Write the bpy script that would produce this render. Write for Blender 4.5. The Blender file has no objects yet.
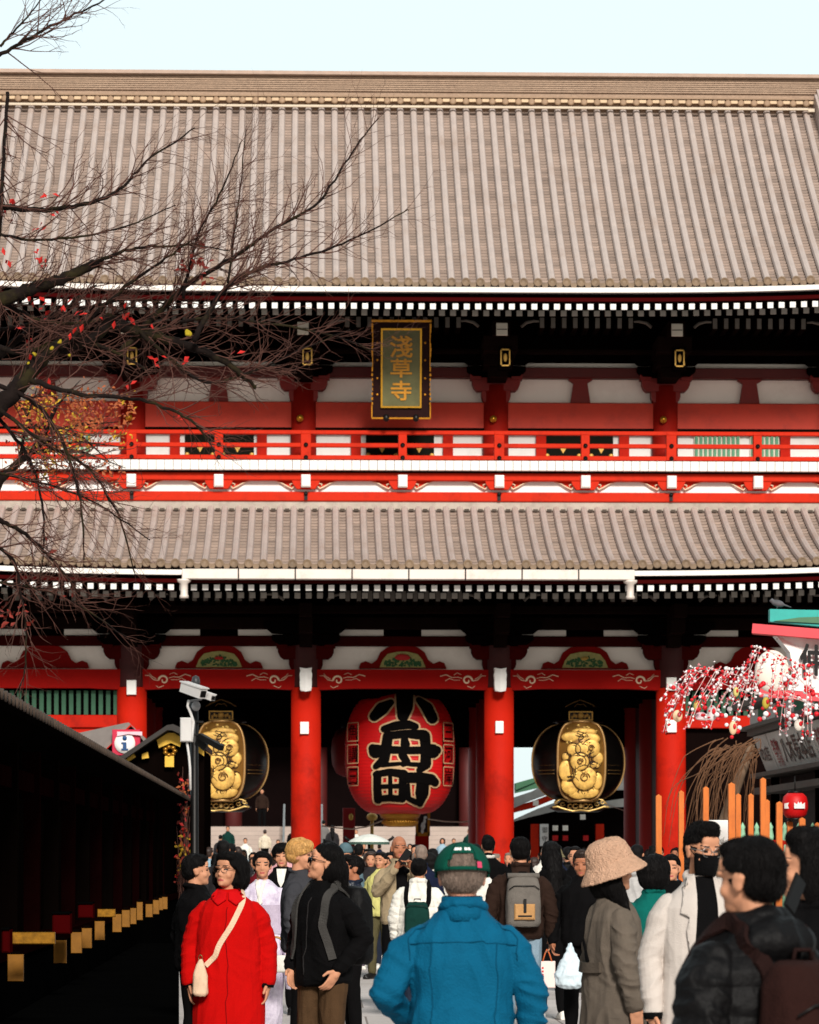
import bpy, bmesh, math, random
import numpy as np
from mathutils import Vector, Matrix, noise
from mathutils.bvhtree import BVHTree
R = math.radians
random.seed(7)
SC = bpy.context.scene
COL = SC.collection
# ---------------------------------------------------------------- camera model
F = 3170.0; CX = 409.5; HY = 856.0; CAMZ = 1.55; YAW = R(1.64)
CS, SN = math.cos(YAW), math.sin(YAW)
def XX(px, Y):
    t = (px - CX) / F
    return Y * (t * CS + SN) / (CS - t * SN)
def ZZ(py, Y):
    return CAMZ + (HY - py) * Y / F
def P(px, py, Y):
    x = XX(px, Y)
    return Vector((x, Y, CAMZ + (HY - py) * (Y * CS + x * SN) / F))

# ---------------------------------------------------------------- mesh helper
class MB:
    def __init__(s): s.v = []; s.f = []; s.m = []; s.sm = []
    def add(s, vs, fs, mi=0, smooth=False):
        b = len(s.v); s.v.extend([tuple(p) for p in vs])
        for f in fs:
            s.f.append(tuple(b + i for i in f)); s.m.append(mi); s.sm.append(smooth)
        return s
    def box(s, x0, x1, y0, y1, z0, z1, mi=0):
        vs = [(x, y, z) for z in (z0, z1) for y in (y0, y1) for x in (x0, x1)]
        return s.add(vs, [(0, 2, 3, 1), (4, 5, 7, 6), (0, 1, 5, 4), (2, 6, 7, 3), (0, 4, 6, 2), (1, 3, 7, 5)], mi)
    def bbox(s, x0, x1, y0, y1, z0, z1, b=.01, mi=0):
        """box with chamfered long edges seen from the front"""
        vs = []
        for y, i in ((y0, b), (y0 + b, 0), (y1, 0)):
            vs += [(x0 + i, y, z0 + i), (x1 - i, y, z0 + i), (x1 - i, y, z1 - i), (x0 + i, y, z1 - i)]
        fs = [(0, 1, 2, 3)]
        for k in (0, 4):
            for j in range(4):
                a, c = k + j, k + (j + 1) % 4
                fs.append((a, a + 4, c + 4, c))
        fs.append((11, 10, 9, 8))
        return s.add(vs, fs, mi)
    def obox(s, c, ax, ay, az, hx, hy, hz, mi=0):
        c = Vector(c); vs = []
        for k in (-1, 1):
            for j in (-1, 1):
                for i in (-1, 1):
                    vs.append(c + ax * hx * i + ay * hy * j + az * hz * k)
        return s.add(vs, [(0, 2, 3, 1), (4, 5, 7, 6), (0, 1, 5, 4), (2, 6, 7, 3), (0, 4, 6, 2), (1, 3, 7, 5)], mi)
    def beam(s, a, b, w, h, mi=0, up=Vector((0, 0, 1))):
        a, b = Vector(a), Vector(b); d = (b - a); L = d.length; d.normalize()
        x = d.cross(up)
        if x.length < 1e-4: x = Vector((1, 0, 0))
        x.normalize(); z = x.cross(d)
        return s.obox((a + b) / 2, d, x, z, L / 2, w / 2, h / 2, mi)
    def tube(s, pts, rad, n=8, mi=0, caps=True, flat=1.0, smooth=True, ref=None):
        pts = [Vector(p) for p in pts]
        if not hasattr(rad, '__len__'): rad = [rad] * len(pts)
        vs = []; fs = []; px = None
        for i, p in enumerate(pts):
            d = (pts[min(i + 1, len(pts) - 1)] - pts[max(i - 1, 0)])
            if d.length < 1e-9: d = Vector((0, 0, 1))
            d.normalize()
            if px is None:
                u = ref or (Vector((0, 0, 1)) if abs(d.z) < .9 else Vector((0, 1, 0)))
                px = d.cross(u); px.normalize()
            px = px - d * px.dot(d)
            if px.length < 1e-6: px = d.orthogonal()
            px.normalize(); py = d.cross(px)
            for k in range(n):
                a = 2 * math.pi * k / n
                vs.append(p + px * (math.cos(a) * rad[i]) + py * (math.sin(a) * rad[i] * flat))
        for i in range(len(pts) - 1):
            for k in range(n):
                a = i * n + k; b = i * n + (k + 1) % n
                fs.append((a, b, b + n, a + n))
        if caps:
            fs.append(tuple(range(n - 1, -1, -1))); fs.append(tuple((len(pts) - 1) * n + k for k in range(n)))
        return s.add(vs, fs, mi, smooth)
    def limb(s, pts, rad, n=14, flat=1.0):
        """rounded tube (capsule ends) - for organic unions"""
        pts = [Vector(p) for p in pts]
        # resample smoothly
        d0 = (pts[0] - pts[1]).normalized(); d1 = (pts[-1] - pts[-2]).normalized()
        P0 = []; R0 = []
        for k in (1.0, .85, .5): P0.append(pts[0] + d0 * rad[0] * k); R0.append(rad[0] * math.sqrt(max(1 - k * k, .0004)))
        P0 += pts; R0 += list(rad)
        for k in (.5, .85, 1.0): P0.append(pts[-1] + d1 * rad[-1] * k); R0.append(rad[-1] * math.sqrt(max(1 - k * k, .0004)))
        return s.tube(P0, R0, n, flat=flat)
    def ell(s, c, r, n=16, m=10, rot=None, mi=0, smooth=True):
        c = Vector(c); vs = []; fs = []
        for j in range(m + 1):
            th = math.pi * j / m
            for i in range(n):
                a = 2 * math.pi * i / n
                q = Vector((r[0] * math.sin(th) * math.cos(a), r[1] * math.sin(th) * math.sin(a), r[2] * math.cos(th)))
                if rot: q = rot @ q
                vs.append(c + q)
        for j in range(m):
            for i in range(n):
                a = j * n + i; b = j * n + (i + 1) % n
                fs.append((a, a + n, b + n, b))
        return s.add(vs, fs, mi, smooth)
    def lathe(s, prof, c=(0, 0, 0), n=32, mi=0, smooth=True, axis='z', sx=1, sy=1):
        c = Vector(c); vs = []; fs = []
        for (r, h) in prof:
            for i in range(n):
                a = 2 * math.pi * i / n
                x, y = r * math.cos(a) * sx, r * math.sin(a) * sy
                vs.append(c + (Vector((x, y, h)) if axis == 'z' else Vector((h, x, y)) if axis == 'x' else Vector((x, h, y))))
        for j in range(len(prof) - 1):
            for i in range(n):
                a = j * n + i; b = j * n + (i + 1) % n
                fs.append((a, b, b + n, a + n))
        fs.append(tuple(range(n - 1, -1, -1))); fs.append(tuple((len(prof) - 1) * n + i for i in range(n)))
        return s.add(vs, fs, mi, smooth)
    def loft(s, lev, n=24, mi=0, power=2.0):
        """lev: (z, rx, ry, cx, cy) closed loft of superellipses"""
        vs = []; fs = []
        for L in lev:
            z, rx, ry = L[:3]; cx, cy = (L[3], L[4]) if len(L) > 3 else (0, 0)
            for i in range(n):
                a = 2 * math.pi * i / n; ca, sa = math.cos(a), math.sin(a)
                x = math.copysign(abs(ca) ** (2 / power), ca) * rx; y = math.copysign(abs(sa) ** (2 / power), sa) * ry
                vs.append((cx + x, cy + y, z))
        for j in range(len(lev) - 1):
            for i in range(n):
                a = j * n + i; b = j * n + (i + 1) % n
                fs.append((a, b, b + n, a + n))
        fs.append(tuple(range(n - 1, -1, -1))); fs.append(tuple((len(lev) - 1) * n + i for i in range(n)))
        return s.add(vs, fs, mi, True)
    def prism(s, poly, y0, y1, mi=0):
        """poly: list of (x,z), extruded along y"""
        n = len(poly)
        vs = [(x, y0, z) for x, z in poly] + [(x, y1, z) for x, z in poly]
        fs = [tuple(range(n)), tuple(range(2 * n - 1, n - 1, -1))]
        fs += [(i, i + n, (i + 1) % n + n, (i + 1) % n) for i in range(n)]
        return s.add(vs, fs, mi)
    def mesh(s, name):
        me = bpy.data.meshes.new(name)
        me.from_pydata(s.v, [], s.f)
        me.polygons.foreach_set('material_index', s.m)
        me.polygons.foreach_set('use_smooth', s.sm)
        me.update(); return me
    def build(s, name, mats, parent=None, tagd=None, fix=True, local=False):
        me = s.mesh(name)
        if fix:
            bm = bmesh.new(); bm.from_mesh(me); bmesh.ops.recalc_face_normals(bm, faces=bm.faces); bm.to_mesh(me); bm.free()
        if not isinstance(mats, (list, tuple)): mats = [mats]
        for m in mats: me.materials.append(m)
        o = bpy.data.objects.new(name, me); COL.objects.link(o)
        if parent:
            if local: o.parent = parent
            else: attach(o, parent)
        if tagd: tag(o, *tagd)
        return o

def tag(o, label=None, cat=None, group=None, kind=None):
    if label: o['label'] = label
    if cat: o['category'] = cat
    if group: o['group'] = group
    if kind: o['kind'] = kind
    return o
def wm(o):
    m = o.matrix_basis.copy()
    return m if o.parent is None else wm(o.parent) @ o.matrix_parent_inverse @ m
def attach(o, parent):
    o.parent = parent; o.matrix_parent_inverse = wm(parent).inverted()
def empty(name, loc=(0, 0, 0), rz=0, label=None, cat=None, group=None, parent=None):
    o = bpy.data.objects.new(name, None); COL.objects.link(o)
    o.empty_display_size = .2
    o.location = loc; o.rotation_euler = (0, 0, rz)
    if parent: o.parent = parent
    return tag(o, label, cat, group)
def place(name, me, parent=None, loc=(0, 0, 0)):
    o = bpy.data.objects.new(name, me); COL.objects.link(o); o.location = loc
    if parent: o.parent = parent
    return o

# ---------------------------------------------------------------- materials
def lin(c):
    return tuple(((x / 255) / 12.92 if x / 255 <= .04045 else ((x / 255 + .055) / 1.055) ** 2.4) for x in c)
MATS = {}
def M(name, rgb, rough=.6, metal=0.0, var=.15, vs=3.0, bump=0.0, bs=40.0, spec=.4, stretch=(1, 1, 1), emit=0, var2=0.0, vs2=.5, dirt=None):
    """rgb: sRGB 0-255 of the material's own colour; var: brightness variation by noise; dirt: (rgb, amount, scale)"""
    if name in MATS: return MATS[name]
    m = bpy.data.materials.new(name); m.use_nodes = True; nt = m.node_tree; N = nt.nodes; L = nt.links
    b = N['Principled BSDF']; b.inputs['Roughness'].default_value = rough; b.inputs['Metallic'].default_value = metal
    b.inputs['Specular IOR Level'].default_value = spec
    c = lin(rgb)
    tc = N.new('ShaderNodeTexCoord'); mp = N.new('ShaderNodeMapping'); mp.inputs['Scale'].default_value = stretch
    L.new(tc.outputs['Object'], mp.inputs['Vector'])
    n1 = N.new('ShaderNodeTexNoise'); n1.inputs['Scale'].default_value = vs; n1.inputs['Detail'].default_value = 6; n1.inputs['Roughness'].default_value = .65
    L.new(mp.outputs[0], n1.inputs['Vector'])
    mr = N.new('ShaderNodeMapRange'); mr.inputs['From Min'].default_value = .25; mr.inputs['From Max'].default_value = .75
    mr.inputs['To Min'].default_value = 1 - var; mr.inputs['To Max'].default_value = 1 + var
    L.new(n1.outputs['Fac'], mr.inputs['Value'])
    mx = N.new('ShaderNodeVectorMath'); mx.operation = 'SCALE'; mx.inputs[0].default_value = c
    L.new(mr.outputs[0], mx.inputs['Scale']); col = mx.outputs[0]
    if dirt:
        n3 = N.new('ShaderNodeTexNoise'); n3.inputs['Scale'].default_value = dirt[2]; n3.inputs['Detail'].default_value = 8; n3.inputs['Roughness'].default_value = .7
        L.new(tc.outputs['Object'], n3.inputs['Vector'])
        r3 = N.new('ShaderNodeMapRange'); r3.inputs['From Min'].default_value = .5; r3.inputs['From Max'].default_value = .72
        r3.inputs['To Min'].default_value = 0; r3.inputs['To Max'].default_value = dirt[1]
        L.new(n3.outputs['Fac'], r3.inputs['Value'])
        mm = N.new('ShaderNodeMix'); mm.data_type = 'RGBA'
        L.new(r3.outputs[0], mm.inputs[0]); L.new(col, mm.inputs[6]); mm.inputs[7].default_value = (*lin(dirt[0]), 1)
        col = mm.outputs[2]
    L.new(col, b.inputs['Base Color'])
    if bump > 0:
        n2 = N.new('ShaderNodeTexNoise'); n2.inputs['Scale'].default_value = bs; n2.inputs['Detail'].default_value = 4
        L.new(mp.outputs[0], n2.inputs['Vector'])
        bp = N.new('ShaderNodeBump'); bp.inputs['Strength'].default_value = bump; bp.inputs['Distance'].default_value = .02
        L.new(n2.outputs['Fac'], bp.inputs['Height']); L.new(bp.outputs[0], b.inputs['Normal'])
    if emit:
        b.inputs['Emission Color'].default_value = (*c, 1); b.inputs['Emission Strength'].default_value = emit
    MATS[name] = m; return m

# ---------------------------------------------------------------- text helpers
def text_mesh(s, size=1.0, bold=0.0):
    """flat text mesh as (verts2d, faces) centred on its own bounds, scaled so its height is size"""
    cu = bpy.data.curves.new('lettering', 'FONT'); cu.body = s; cu.size = 1.0; cu.offset = bold; cu.resolution_u = 3
    cu.fill_mode = 'FRONT'
    o = bpy.data.objects.new('lettering', cu); COL.objects.link(o)
    dg = bpy.context.evaluated_depsgraph_get(); dg.update()
    me = bpy.data.meshes.new_from_object(o.evaluated_get(dg))
    vs = [tuple(v.co[:2]) for v in me.vertices]; fs = [tuple(p.vertices) for p in me.polygons]
    bpy.data.objects.remove(o); bpy.data.curves.remove(cu); bpy.data.meshes.remove(me)
    return vs, fs
def put_text(mb, s, org, ux, uz, w, h, bold=0.0, off=.004, mi=0, thick=.002):
    """letters stretched to w x h centred at org in plane (ux, uz); slight relief"""
    vs, fs = text_mesh(s, 1, 0)
    if not vs: return
    xs = [v[0] for v in vs]; ys = [v[1] for v in vs]
    x0, x1, y0, y1 = min(xs), max(xs), min(ys), max(ys)
    sx = w / max(x1 - x0, 1e-6); sy = h / max(y1 - y0, 1e-6)
    ux = Vector(ux).normalized(); uz = Vector(uz).normalized(); nn = ux.cross(uz)
    org = Vector(org)
    sh = [(0, 0)] if not bold else [(bold * math.cos(a), bold * math.sin(a)) for a in [k * math.pi / 4 for k in range(8)]]
    for k, (dx, dy) in enumerate(sh):     # heavier strokes: the same letters laid a hair apart
        mb.add([org + ux * ((v[0] - (x0 + x1) / 2 + dx) * sx) + uz * ((v[1] - (y0 + y1) / 2 + dy) * sy) + nn * (off + k * .0006) for v in vs], fs, mi)

# ---------------------------------------------------------------- organic meshes
def remeshed(mb, vox, name, smooth=2, keep=None):
    me = mb.mesh(name)
    bm = bmesh.new(); bm.from_mesh(me); bmesh.ops.remove_doubles(bm, verts=bm.verts, dist=1e-5); bmesh.ops.recalc_face_normals(bm, faces=bm.faces); bm.to_mesh(me); bm.free()
    o = bpy.data.objects.new(name, me); COL.objects.link(o)
    r = o.modifiers.new('r', 'REMESH'); r.mode = 'VOXEL'; r.voxel_size = vox; r.use_smooth_shade = True
    if smooth:
        sm = o.modifiers.new('s', 'SMOOTH'); sm.factor = .5; sm.iterations = smooth
    dg = bpy.context.evaluated_depsgraph_get(); dg.update()
    out = bpy.data.meshes.new_from_object(o.evaluated_get(dg))
    bpy.data.objects.remove(o); bpy.data.meshes.remove(me)
    out.name = name
    out.polygons.foreach_set('use_smooth', [True] * len(out.polygons))
    return out
def paving():
    m = M('stone_paving', (196, 188, 184), .75, var=.1, vs=1.5, bump=.05, bs=60, spec=.25, dirt=((150, 142, 138), .5, .9))
    nt = m.node_tree; N = nt.nodes; L = nt.links; b = N['Principled BSDF']; src = b.inputs['Base Color'].links[0].from_socket
    tc = N.new('ShaderNodeTexCoord'); br = N.new('ShaderNodeTexBrick'); br.offset = .5
    br.inputs['Scale'].default_value = 1; br.inputs['Brick Width'].default_value = .9; br.inputs['Row Height'].default_value = 1.8
    br.inputs['Mortar Size'].default_value = .012; br.inputs['Mortar Smooth'].default_value = .3
    br.inputs['Color1'].default_value = (1, 1, 1, 1); br.inputs['Color2'].default_value = (.86, .85, .84, 1); br.inputs['Mortar'].default_value = (.4, .37, .35, 1)
    L.new(tc.outputs['Object'], br.inputs['Vector'])
    mx = N.new('ShaderNodeMix'); mx.data_type = 'RGBA'; mx.blend_type = 'MULTIPLY'; mx.inputs[0].default_value = 1
    L.new(src, mx.inputs[6]); L.new(br.outputs['Color'], mx.inputs[7]); L.new(mx.outputs[2], b.inputs['Base Color'])
    return m
g = MB(); g.add([(-700, -200, 0), (700, -200, 0), (700, 1500, 0), (-700, 1500, 0)], [(0, 1, 2, 3)], 0)
g.build('ground', paving(), tagd=(None, None, None, 'structure'))
# ================================================================ people
SKIN = M('skin', (196, 138, 106), .6, var=.06, vs=8, spec=.3)
SKIN2 = M('skin_tan', (168, 108, 78), .55, var=.08, vs=8, spec=.3)
HAIRB = M('black_hair', (9, 6, 6), .62, var=.35, vs=40, stretch=(1, 1, .15), spec=.16, bump=.5, bs=150)
HAIRG = M('grey_brown_hair', (128, 110, 98), .6, var=.4, vs=45, stretch=(1, 1, .2), bump=.5, bs=150)
HAIRY = M('bleached_hair', (206, 158, 92), .5, var=.3, vs=40, stretch=(1, 1, .2), bump=.4, bs=120)
HAIRD = M('dark_brown_hair', (48, 32, 25), .5, var=.3, vs=40, stretch=(1, 1, .15), bump=.3, bs=120)
EYE = M('dark_eye', (24, 16, 14), .3); LIP = M('lip', (170, 84, 76), .45, var=.05); BROW = M('brow_hair', (36, 26, 22), .7)
WHITEP = M('plain_white', (240, 238, 234), .7, var=.03); GOLDE = M('earring_gold', (214, 158, 52), .35, .85)
def V(*a): return Vector(a)
HC = V(0, .0, 1.60)
def head_parts(mb, turn=0, pitch=0):
    """skull, jaw, nose, ears; returns the head transform"""
    T = Matrix.Translation(V(0, -.01, 1.50)) @ Matrix.Rotation(R(turn), 4, 'Z') @ Matrix.Rotation(R(pitch), 4, 'X') @ Matrix.Translation(V(0, .01, -1.50))
    rot = T.to_3x3()
    def e(c, r, q=None): mb.ell(T @ V(*c), r, 18, 12, rot=rot @ (q or Matrix.Identity(3)))
    e((0, -.008, 1.605), (.074, .093, .096)); e((0, .028, 1.555), (.063, .066, .075)); e((0, .045, 1.51), (.046, .046, .038)); e((0, .075, 1.492), (.022, .018, .016))
    e((0, .087, 1.553), (.011, .024, .014)); e((0, .084, 1.575), (.009, .014, .026)); e((-.008, .09, 1.546), (.009, .01, .007)); e((.008, .09, 1.546), (.009, .01, .007))
    e((0, .082, 1.521), (.022, .011, .006)); e((0, .08, 1.511), (.019, .011, .006))
    e((-.032, .074, 1.603), (.026, .016, .010)); e((.032, .074, 1.603), (.026, .016, .010)); e((0, .07, 1.63), (.05, .02, .03))
    e((-.042, .058, 1.55), (.022, .022, .022)); e((.042, .058, 1.55), (.022, .022, .022))
    for s in (-1, 1): e((s * .076, -.004, 1.572), (.009, .02, .031)); e((s * .078, -.010, 1.585), (.010, .022, .016))
    return T
def hand_parts(mb, w, d, up, side, curl=.5, s=1.0, r=.0085):
    """palm and five fingers; w wrist, d pointing direction, up = back-of-hand normal, side = thumb side"""
    w = V(*w); d = V(*d).normalized(); up = (V(*up) - d * V(*up).dot(d)).normalized(); sd = d.cross(up) * side
    rot = Matrix((sd, d, up)).transposed()
    mb.ell(w + d * .045 * s, (.039 * s, .052 * s, .017 * s), 14, 10, rot=rot)
    mb.limb([w - d * .02, w + d * .03 * s], [.026, .028 * s], 12)
    for i, (o, L) in enumerate(((.029, .072), (.010, .08), (-.010, .074), (-.028, .058))):
        a = w + d * .082 * s + sd * o * s; dd = d; pts = [a - d * .02 * s, a]
        for k, f in enumerate((.45, .3, .25)):
            ang = curl * (.55 + .35 * k) * (1 + .1 * i)
            dd = (dd * math.cos(ang) - up * math.sin(ang)).normalized() if k else (d * math.cos(ang * .8) - up * math.sin(ang * .8)).normalized()
            if k: dd = dd.normalized()
            pts.append(pts[-1] + (dd + sd * o * 1.2).normalized() * L * f * s)
        mb.limb(pts, [r * s, r * s, r * .95 * s, r * .85 * s, r * .75 * s], 8)
    a = w + d * .02 * s + sd * .028 * s
    mb.limb([a, a + (d * .6 + sd * .75 - up * .2).normalized() * .035 * s, a + (d * .6 + sd * .75 - up * .2).normalized() * .035 * s + (d * .9 + sd * .3 - up * .5 * curl).normalized() * .034 * s], [.013 * s, .011 * s, .009 * s], 8)
ARMS = {   # elbow, wrist, hand direction (right side, x>0), back-of-hand
    'down': ((.245, -.03, 1.10), (.25, .03, .86), (0, .1, -1), (1, 0, 0), .5),
    'bent': ((.265, -.05, 1.10), (.15, .2, 1.12), (-.8, .6, .1), (0, 0, 1), .7),
    'phone': ((.235, .12, 1.16), (.085, .30, 1.38), (-.45, .25, .85), (.6, -.5, .2), 1.1),
    'pocket': ((.27, -.07, 1.12), (.19, .08, .93), (-.3, .4, -.8), (1, 0, 0), .4),
    'chin': ((.2, .17, 1.16), (.07, .16, 1.38), (-.3, .0, .95), (.5, .5, 0), 1.2),
    'near': ((.27, .0, 1.13), (.19, .11, 1.35), (-.35, .5, .8), (.6, -.5, .2), .9),
    'bag': ((.25, -.01, 1.10), (.26, .05, .86), (0, .05, -1), (1, 0, 0), 1.3),
    'hip': ((.272, -.05, 1.10), (.19, .15, .98), (-.7, .6, .0), (0, 0, 1), .7),
}
def arm(side, pose):
    e, w, d, u, c = ARMS[pose]; f = lambda t: (t[0] * side, t[1], t[2])
    return f(e), f(w), f(d), f(u), c
def body_mesh(armL, armR, turn, pitch, vox, legs=(0, 0), name='body'):
    mb = MB(); T = head_parts(mb, turn, pitch)
    mb.limb([(0, -.02, 1.37), (0, -.015, 1.46), T @ V(0, -.004, 1.55)], [.062, .052, .052], 14)
    mb.loft([(.88, .15, .10), (.95, .16, .10), (1.08, .13, .09), (1.25, .145, .09), (1.32, .14, .08), (1.37, .1, .065), (1.41, .055, .05)], 18)
    hands = []
    for s, p in ((-1, armL), (1, armR)):
        e, w, d, u, c = arm(s, p)
        mb.limb([(s * .145, -.01, 1.315), e], [.038, .033], 10); mb.limb([e, w], [.035, .024], 10)
        hand_parts(mb, w, d, u, -s, c); hands.append((V(*w), V(*d).normalized()))
        ly = legs[0] if s < 0 else legs[1]
        mb.limb([(s * .085, 0, .92), (s * .095, ly * .5 + .02, .50), (s * .1, ly - .01, .09)], [.075, .05, .036], 10)
        mb.limb([(s * .1, ly - .03, .05), (s * .105, ly + .12, .035)], [.035, .03], 8)
    me = remeshed(mb, vox, name, 2 if vox < .008 else 1)
    # features by region
    inv = T.inverted()
    me.materials.append(SKIN); me.materials.append(EYE); me.materials.append(LIP); me.materials.append(BROW)
    mi = []
    for p in me.polygons:
        c = inv @ p.center; k = 0
        if c.y > .04:
            for s in (-1, 1):
                if ((c.x - s * .031) / .014) ** 2 + ((c.z - 1.586) / .0052) ** 2 < 1: k = 1
                if ((c.x - s * .032) / .02) ** 2 + ((c.z - 1.609 - .0) / .0045) ** 2 < 1: k = 3
            if (c.x / .024) ** 2 + ((c.z - 1.516) / .0085) ** 2 < 1 and c.y > .07: k = 2
        mi.append(k)
    me.polygons.foreach_set('material_index', mi)
    return me, T, hands
def wrinkle(me, amp, f=7.0, seed=0, zs=.45, zmin=None):
    n = len(me.vertices); co = np.empty(n * 3); no = np.empty(n * 3)
    me.vertices.foreach_get('co', co); me.vertices.foreach_get('normal', no); co = co.reshape(-1, 3); no = no.reshape(-1, 3)
    for i in range(n):
        x, y, z = co[i]
        w1 = noise.noise(Vector((x * f + seed * 3.7, y * f, z * f * zs + x * 2.0)))
        arm_ = min(1, max(0, (abs(x) - .17) / .05)) * (1 if z > .8 else 0)
        # oblique folds on sleeves, long folds on the body
        u = noise.noise(Vector((x * 3 + seed, y * 3, z * 3)))
        a = 1 - abs(noise.noise(Vector((x * f * 1.5 + 9 + u, y * f * 1.5, z * f * zs * 1.1 + seed)))) * 3.0
        c = 1 - abs(noise.noise(Vector((x * f * .8 + 3, y * f * .9 + u * 2, (z + x * .5) * f * 2.1 + seed)))) * 3.2
        r = a * (1 - arm_) + c * arm_
        hem = max(0, 1 - abs(z - 1.0) / .22) * .8
        k = 1 - abs(noise.noise(Vector((x * 5 + 1, y * 5, (z + abs(x) * .6) * 17 + seed)))) * 3.2
        co[i] += no[i] * amp * (.8 * w1 + .75 * max(-1.2, r) + .5 * hem * max(-1, k))
    me.vertices.foreach_set('co', co.reshape(-1)); me.update()
TOPS = {
    'jacket': [(.84, .165, .125), (.87, .185, .14), (.95, .188, .142), (1.08, .18, .135), (1.22, .198, .14), (1.32, .192, .13), (1.375, .15, .11), (1.42, .098, .085), (1.455, .07, .07), (1.475, .06, .06)],
    'coat': [(.42, .215, .17), (.45, .235, .19), (.7, .22, .17), (.95, .20, .155), (1.08, .19, .145), (1.22, .20, .14), (1.32, .192, .13), (1.375, .15, .11), (1.42, .098, .085), (1.455, .07, .07), (1.47, .06, .06)],
    'boxcoat': [(.36, .225, .17), (.4, .24, .185), (.7, .232, .178), (.95, .222, .165), (1.08, .215, .155), (1.22, .21, .15), (1.32, .198, .138), (1.38, .155, .115), (1.42, .105, .09), (1.45, .075, .075), (1.465, .062, .062)],
    'kimono': [(.1, .15, .13), (.12, .17, .15), (.5, .19, .155), (.9, .185, .15), (1.02, .18, .145), (1.12, .185, .15), (1.25, .185, .135), (1.35, .185, .125), (1.4, .13, .1), (1.44, .075, .07), (1.455, .062, .06)],
    'tee': [(.84, .165, .12), (.95, .172, .125), (1.08, .162, .12), (1.25, .18, .125), (1.35, .185, .118), (1.39, .15, .1), (1.42, .085, .075), (1.43, .07, .065)],
    'puffer': [(.8, .2, .16), (.84, .225, .18), (.95, .23, .18), (1.08, .225, .18), (1.22, .225, .175), (1.32, .212, .155), (1.375, .17, .13), (1.42, .12, .11), (1.46, .095, .095), (1.48, .08, .08)],
}
SLV = {'jacket': (.066, .057, .044), 'coat': (.068, .06, .048), 'boxcoat': (.076, .068, .057), 'kimono': (.075, .08, .1), 'tee': (.07, .06, .045), 'puffer': (.088, .078, .056)}
def top_mesh(kind, armL, armR, vox, seed=0, amp=None, hood=False, name='jacket'):
    mb = MB(); mb.loft(TOPS[kind], 28, power=2.25)
    r0, r1, r2 = SLV[kind]
    for s, p in ((-1, armL), (1, armR)):
        e, w, d, u, c = arm(s, p)
        e = V(*e); w = V(*w); sh = V(s * (.158 if kind != 'puffer' else .17), -.008, 1.325)
        mb.limb([sh, sh.lerp(e, .22) + V(s * .014, 0, -.004), sh.lerp(e, .55) + V(s * .006, 0, 0), e], [r0 * .86, r0, (r0 + r1) / 2, r1], 16)
        mb.limb([e, e.lerp(w, .55), w - (w - e).normalized() * .02], [r1, (r1 + r2) / 2, r2], 16)
        if kind == 'kimono' : mb.loft([(w.z - .38, .03, .1, w.x, w.y - .02), (w.z - .3, .04, .14, w.x, w.y - .02), (w.z + .02, .05, .12, w.x, w.y - .02)], 12)
    # collar roll
    n = 16; cr = [V(.07 * math.cos(2 * math.pi * k / n), -.008 + .07 * math.sin(2 * math.pi * k / n), 1.452 - .022 * math.sin(2 * math.pi * k / n)) for k in range(n + 1)]
    if kind not in ('tee', 'kimono'): mb.tube(cr, .017 if kind != 'puffer' else .032, 8)
    if hood: mb.ell((0, -.1, 1.40), (.13, .075, .075), 18, 12); mb.ell((0, -.06, 1.445), (.11, .06, .045), 18, 12)
    me = remeshed(mb, vox, name, 3)
    if kind == 'puffer':     # horizontal quilting
        n = len(me.vertices); co = np.empty(n * 3); no = np.empty(n * 3); me.vertices.foreach_get('co', co); me.vertices.foreach_get('normal', no)
        co = co.reshape(-1, 3); no = no.reshape(-1, 3); q = np.abs(np.sin(co[:, 2] * math.pi / .085)) ** .5
        co += no * ((q - .7) * .009 * (1 - np.abs(no[:, 2])))[:, None]; me.vertices.foreach_set('co', co.reshape(-1)); me.update()
    wrinkle(me, (.0095 if amp is None else amp), 8, seed)
    return me
def trouser_mesh(vox, legs=(0, 0), seed=0, wide=1.0):
    mb = MB(); mb.ell((0, 0, .92), (.165, .118, .1), 18, 12)
    for s in (-1, 1):
        ly = legs[0] if s < 0 else legs[1]
        mb.limb([(s * .085, 0, .88), (s * .095, ly * .5 + .025, .50), (s * .1, ly - .01, .11)], [.092 * wide, .072 * wide, .06 * wide], 14)
    me = remeshed(mb, vox, 'trousers', 2); wrinkle(me, .006, 9, seed); return me
def shoe_mesh(s, ly):
    mb = MB(); mb.limb([(s * .1, ly - .05, .045), (s * .1, ly + .04, .042), (s * .108, ly + .15, .032)], [.042, .044, .034], 12)
    mb.limb([(s * .1, ly - .03, .06), (s * .1, ly - .02, .11)], [.04, .042], 12)
    mb.box(s * .105 - .043, s * .105 + .043, ly - .085, ly + .17, .0, .022)
    me = remeshed(mb, .01, 'shoe', 1); return me
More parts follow.
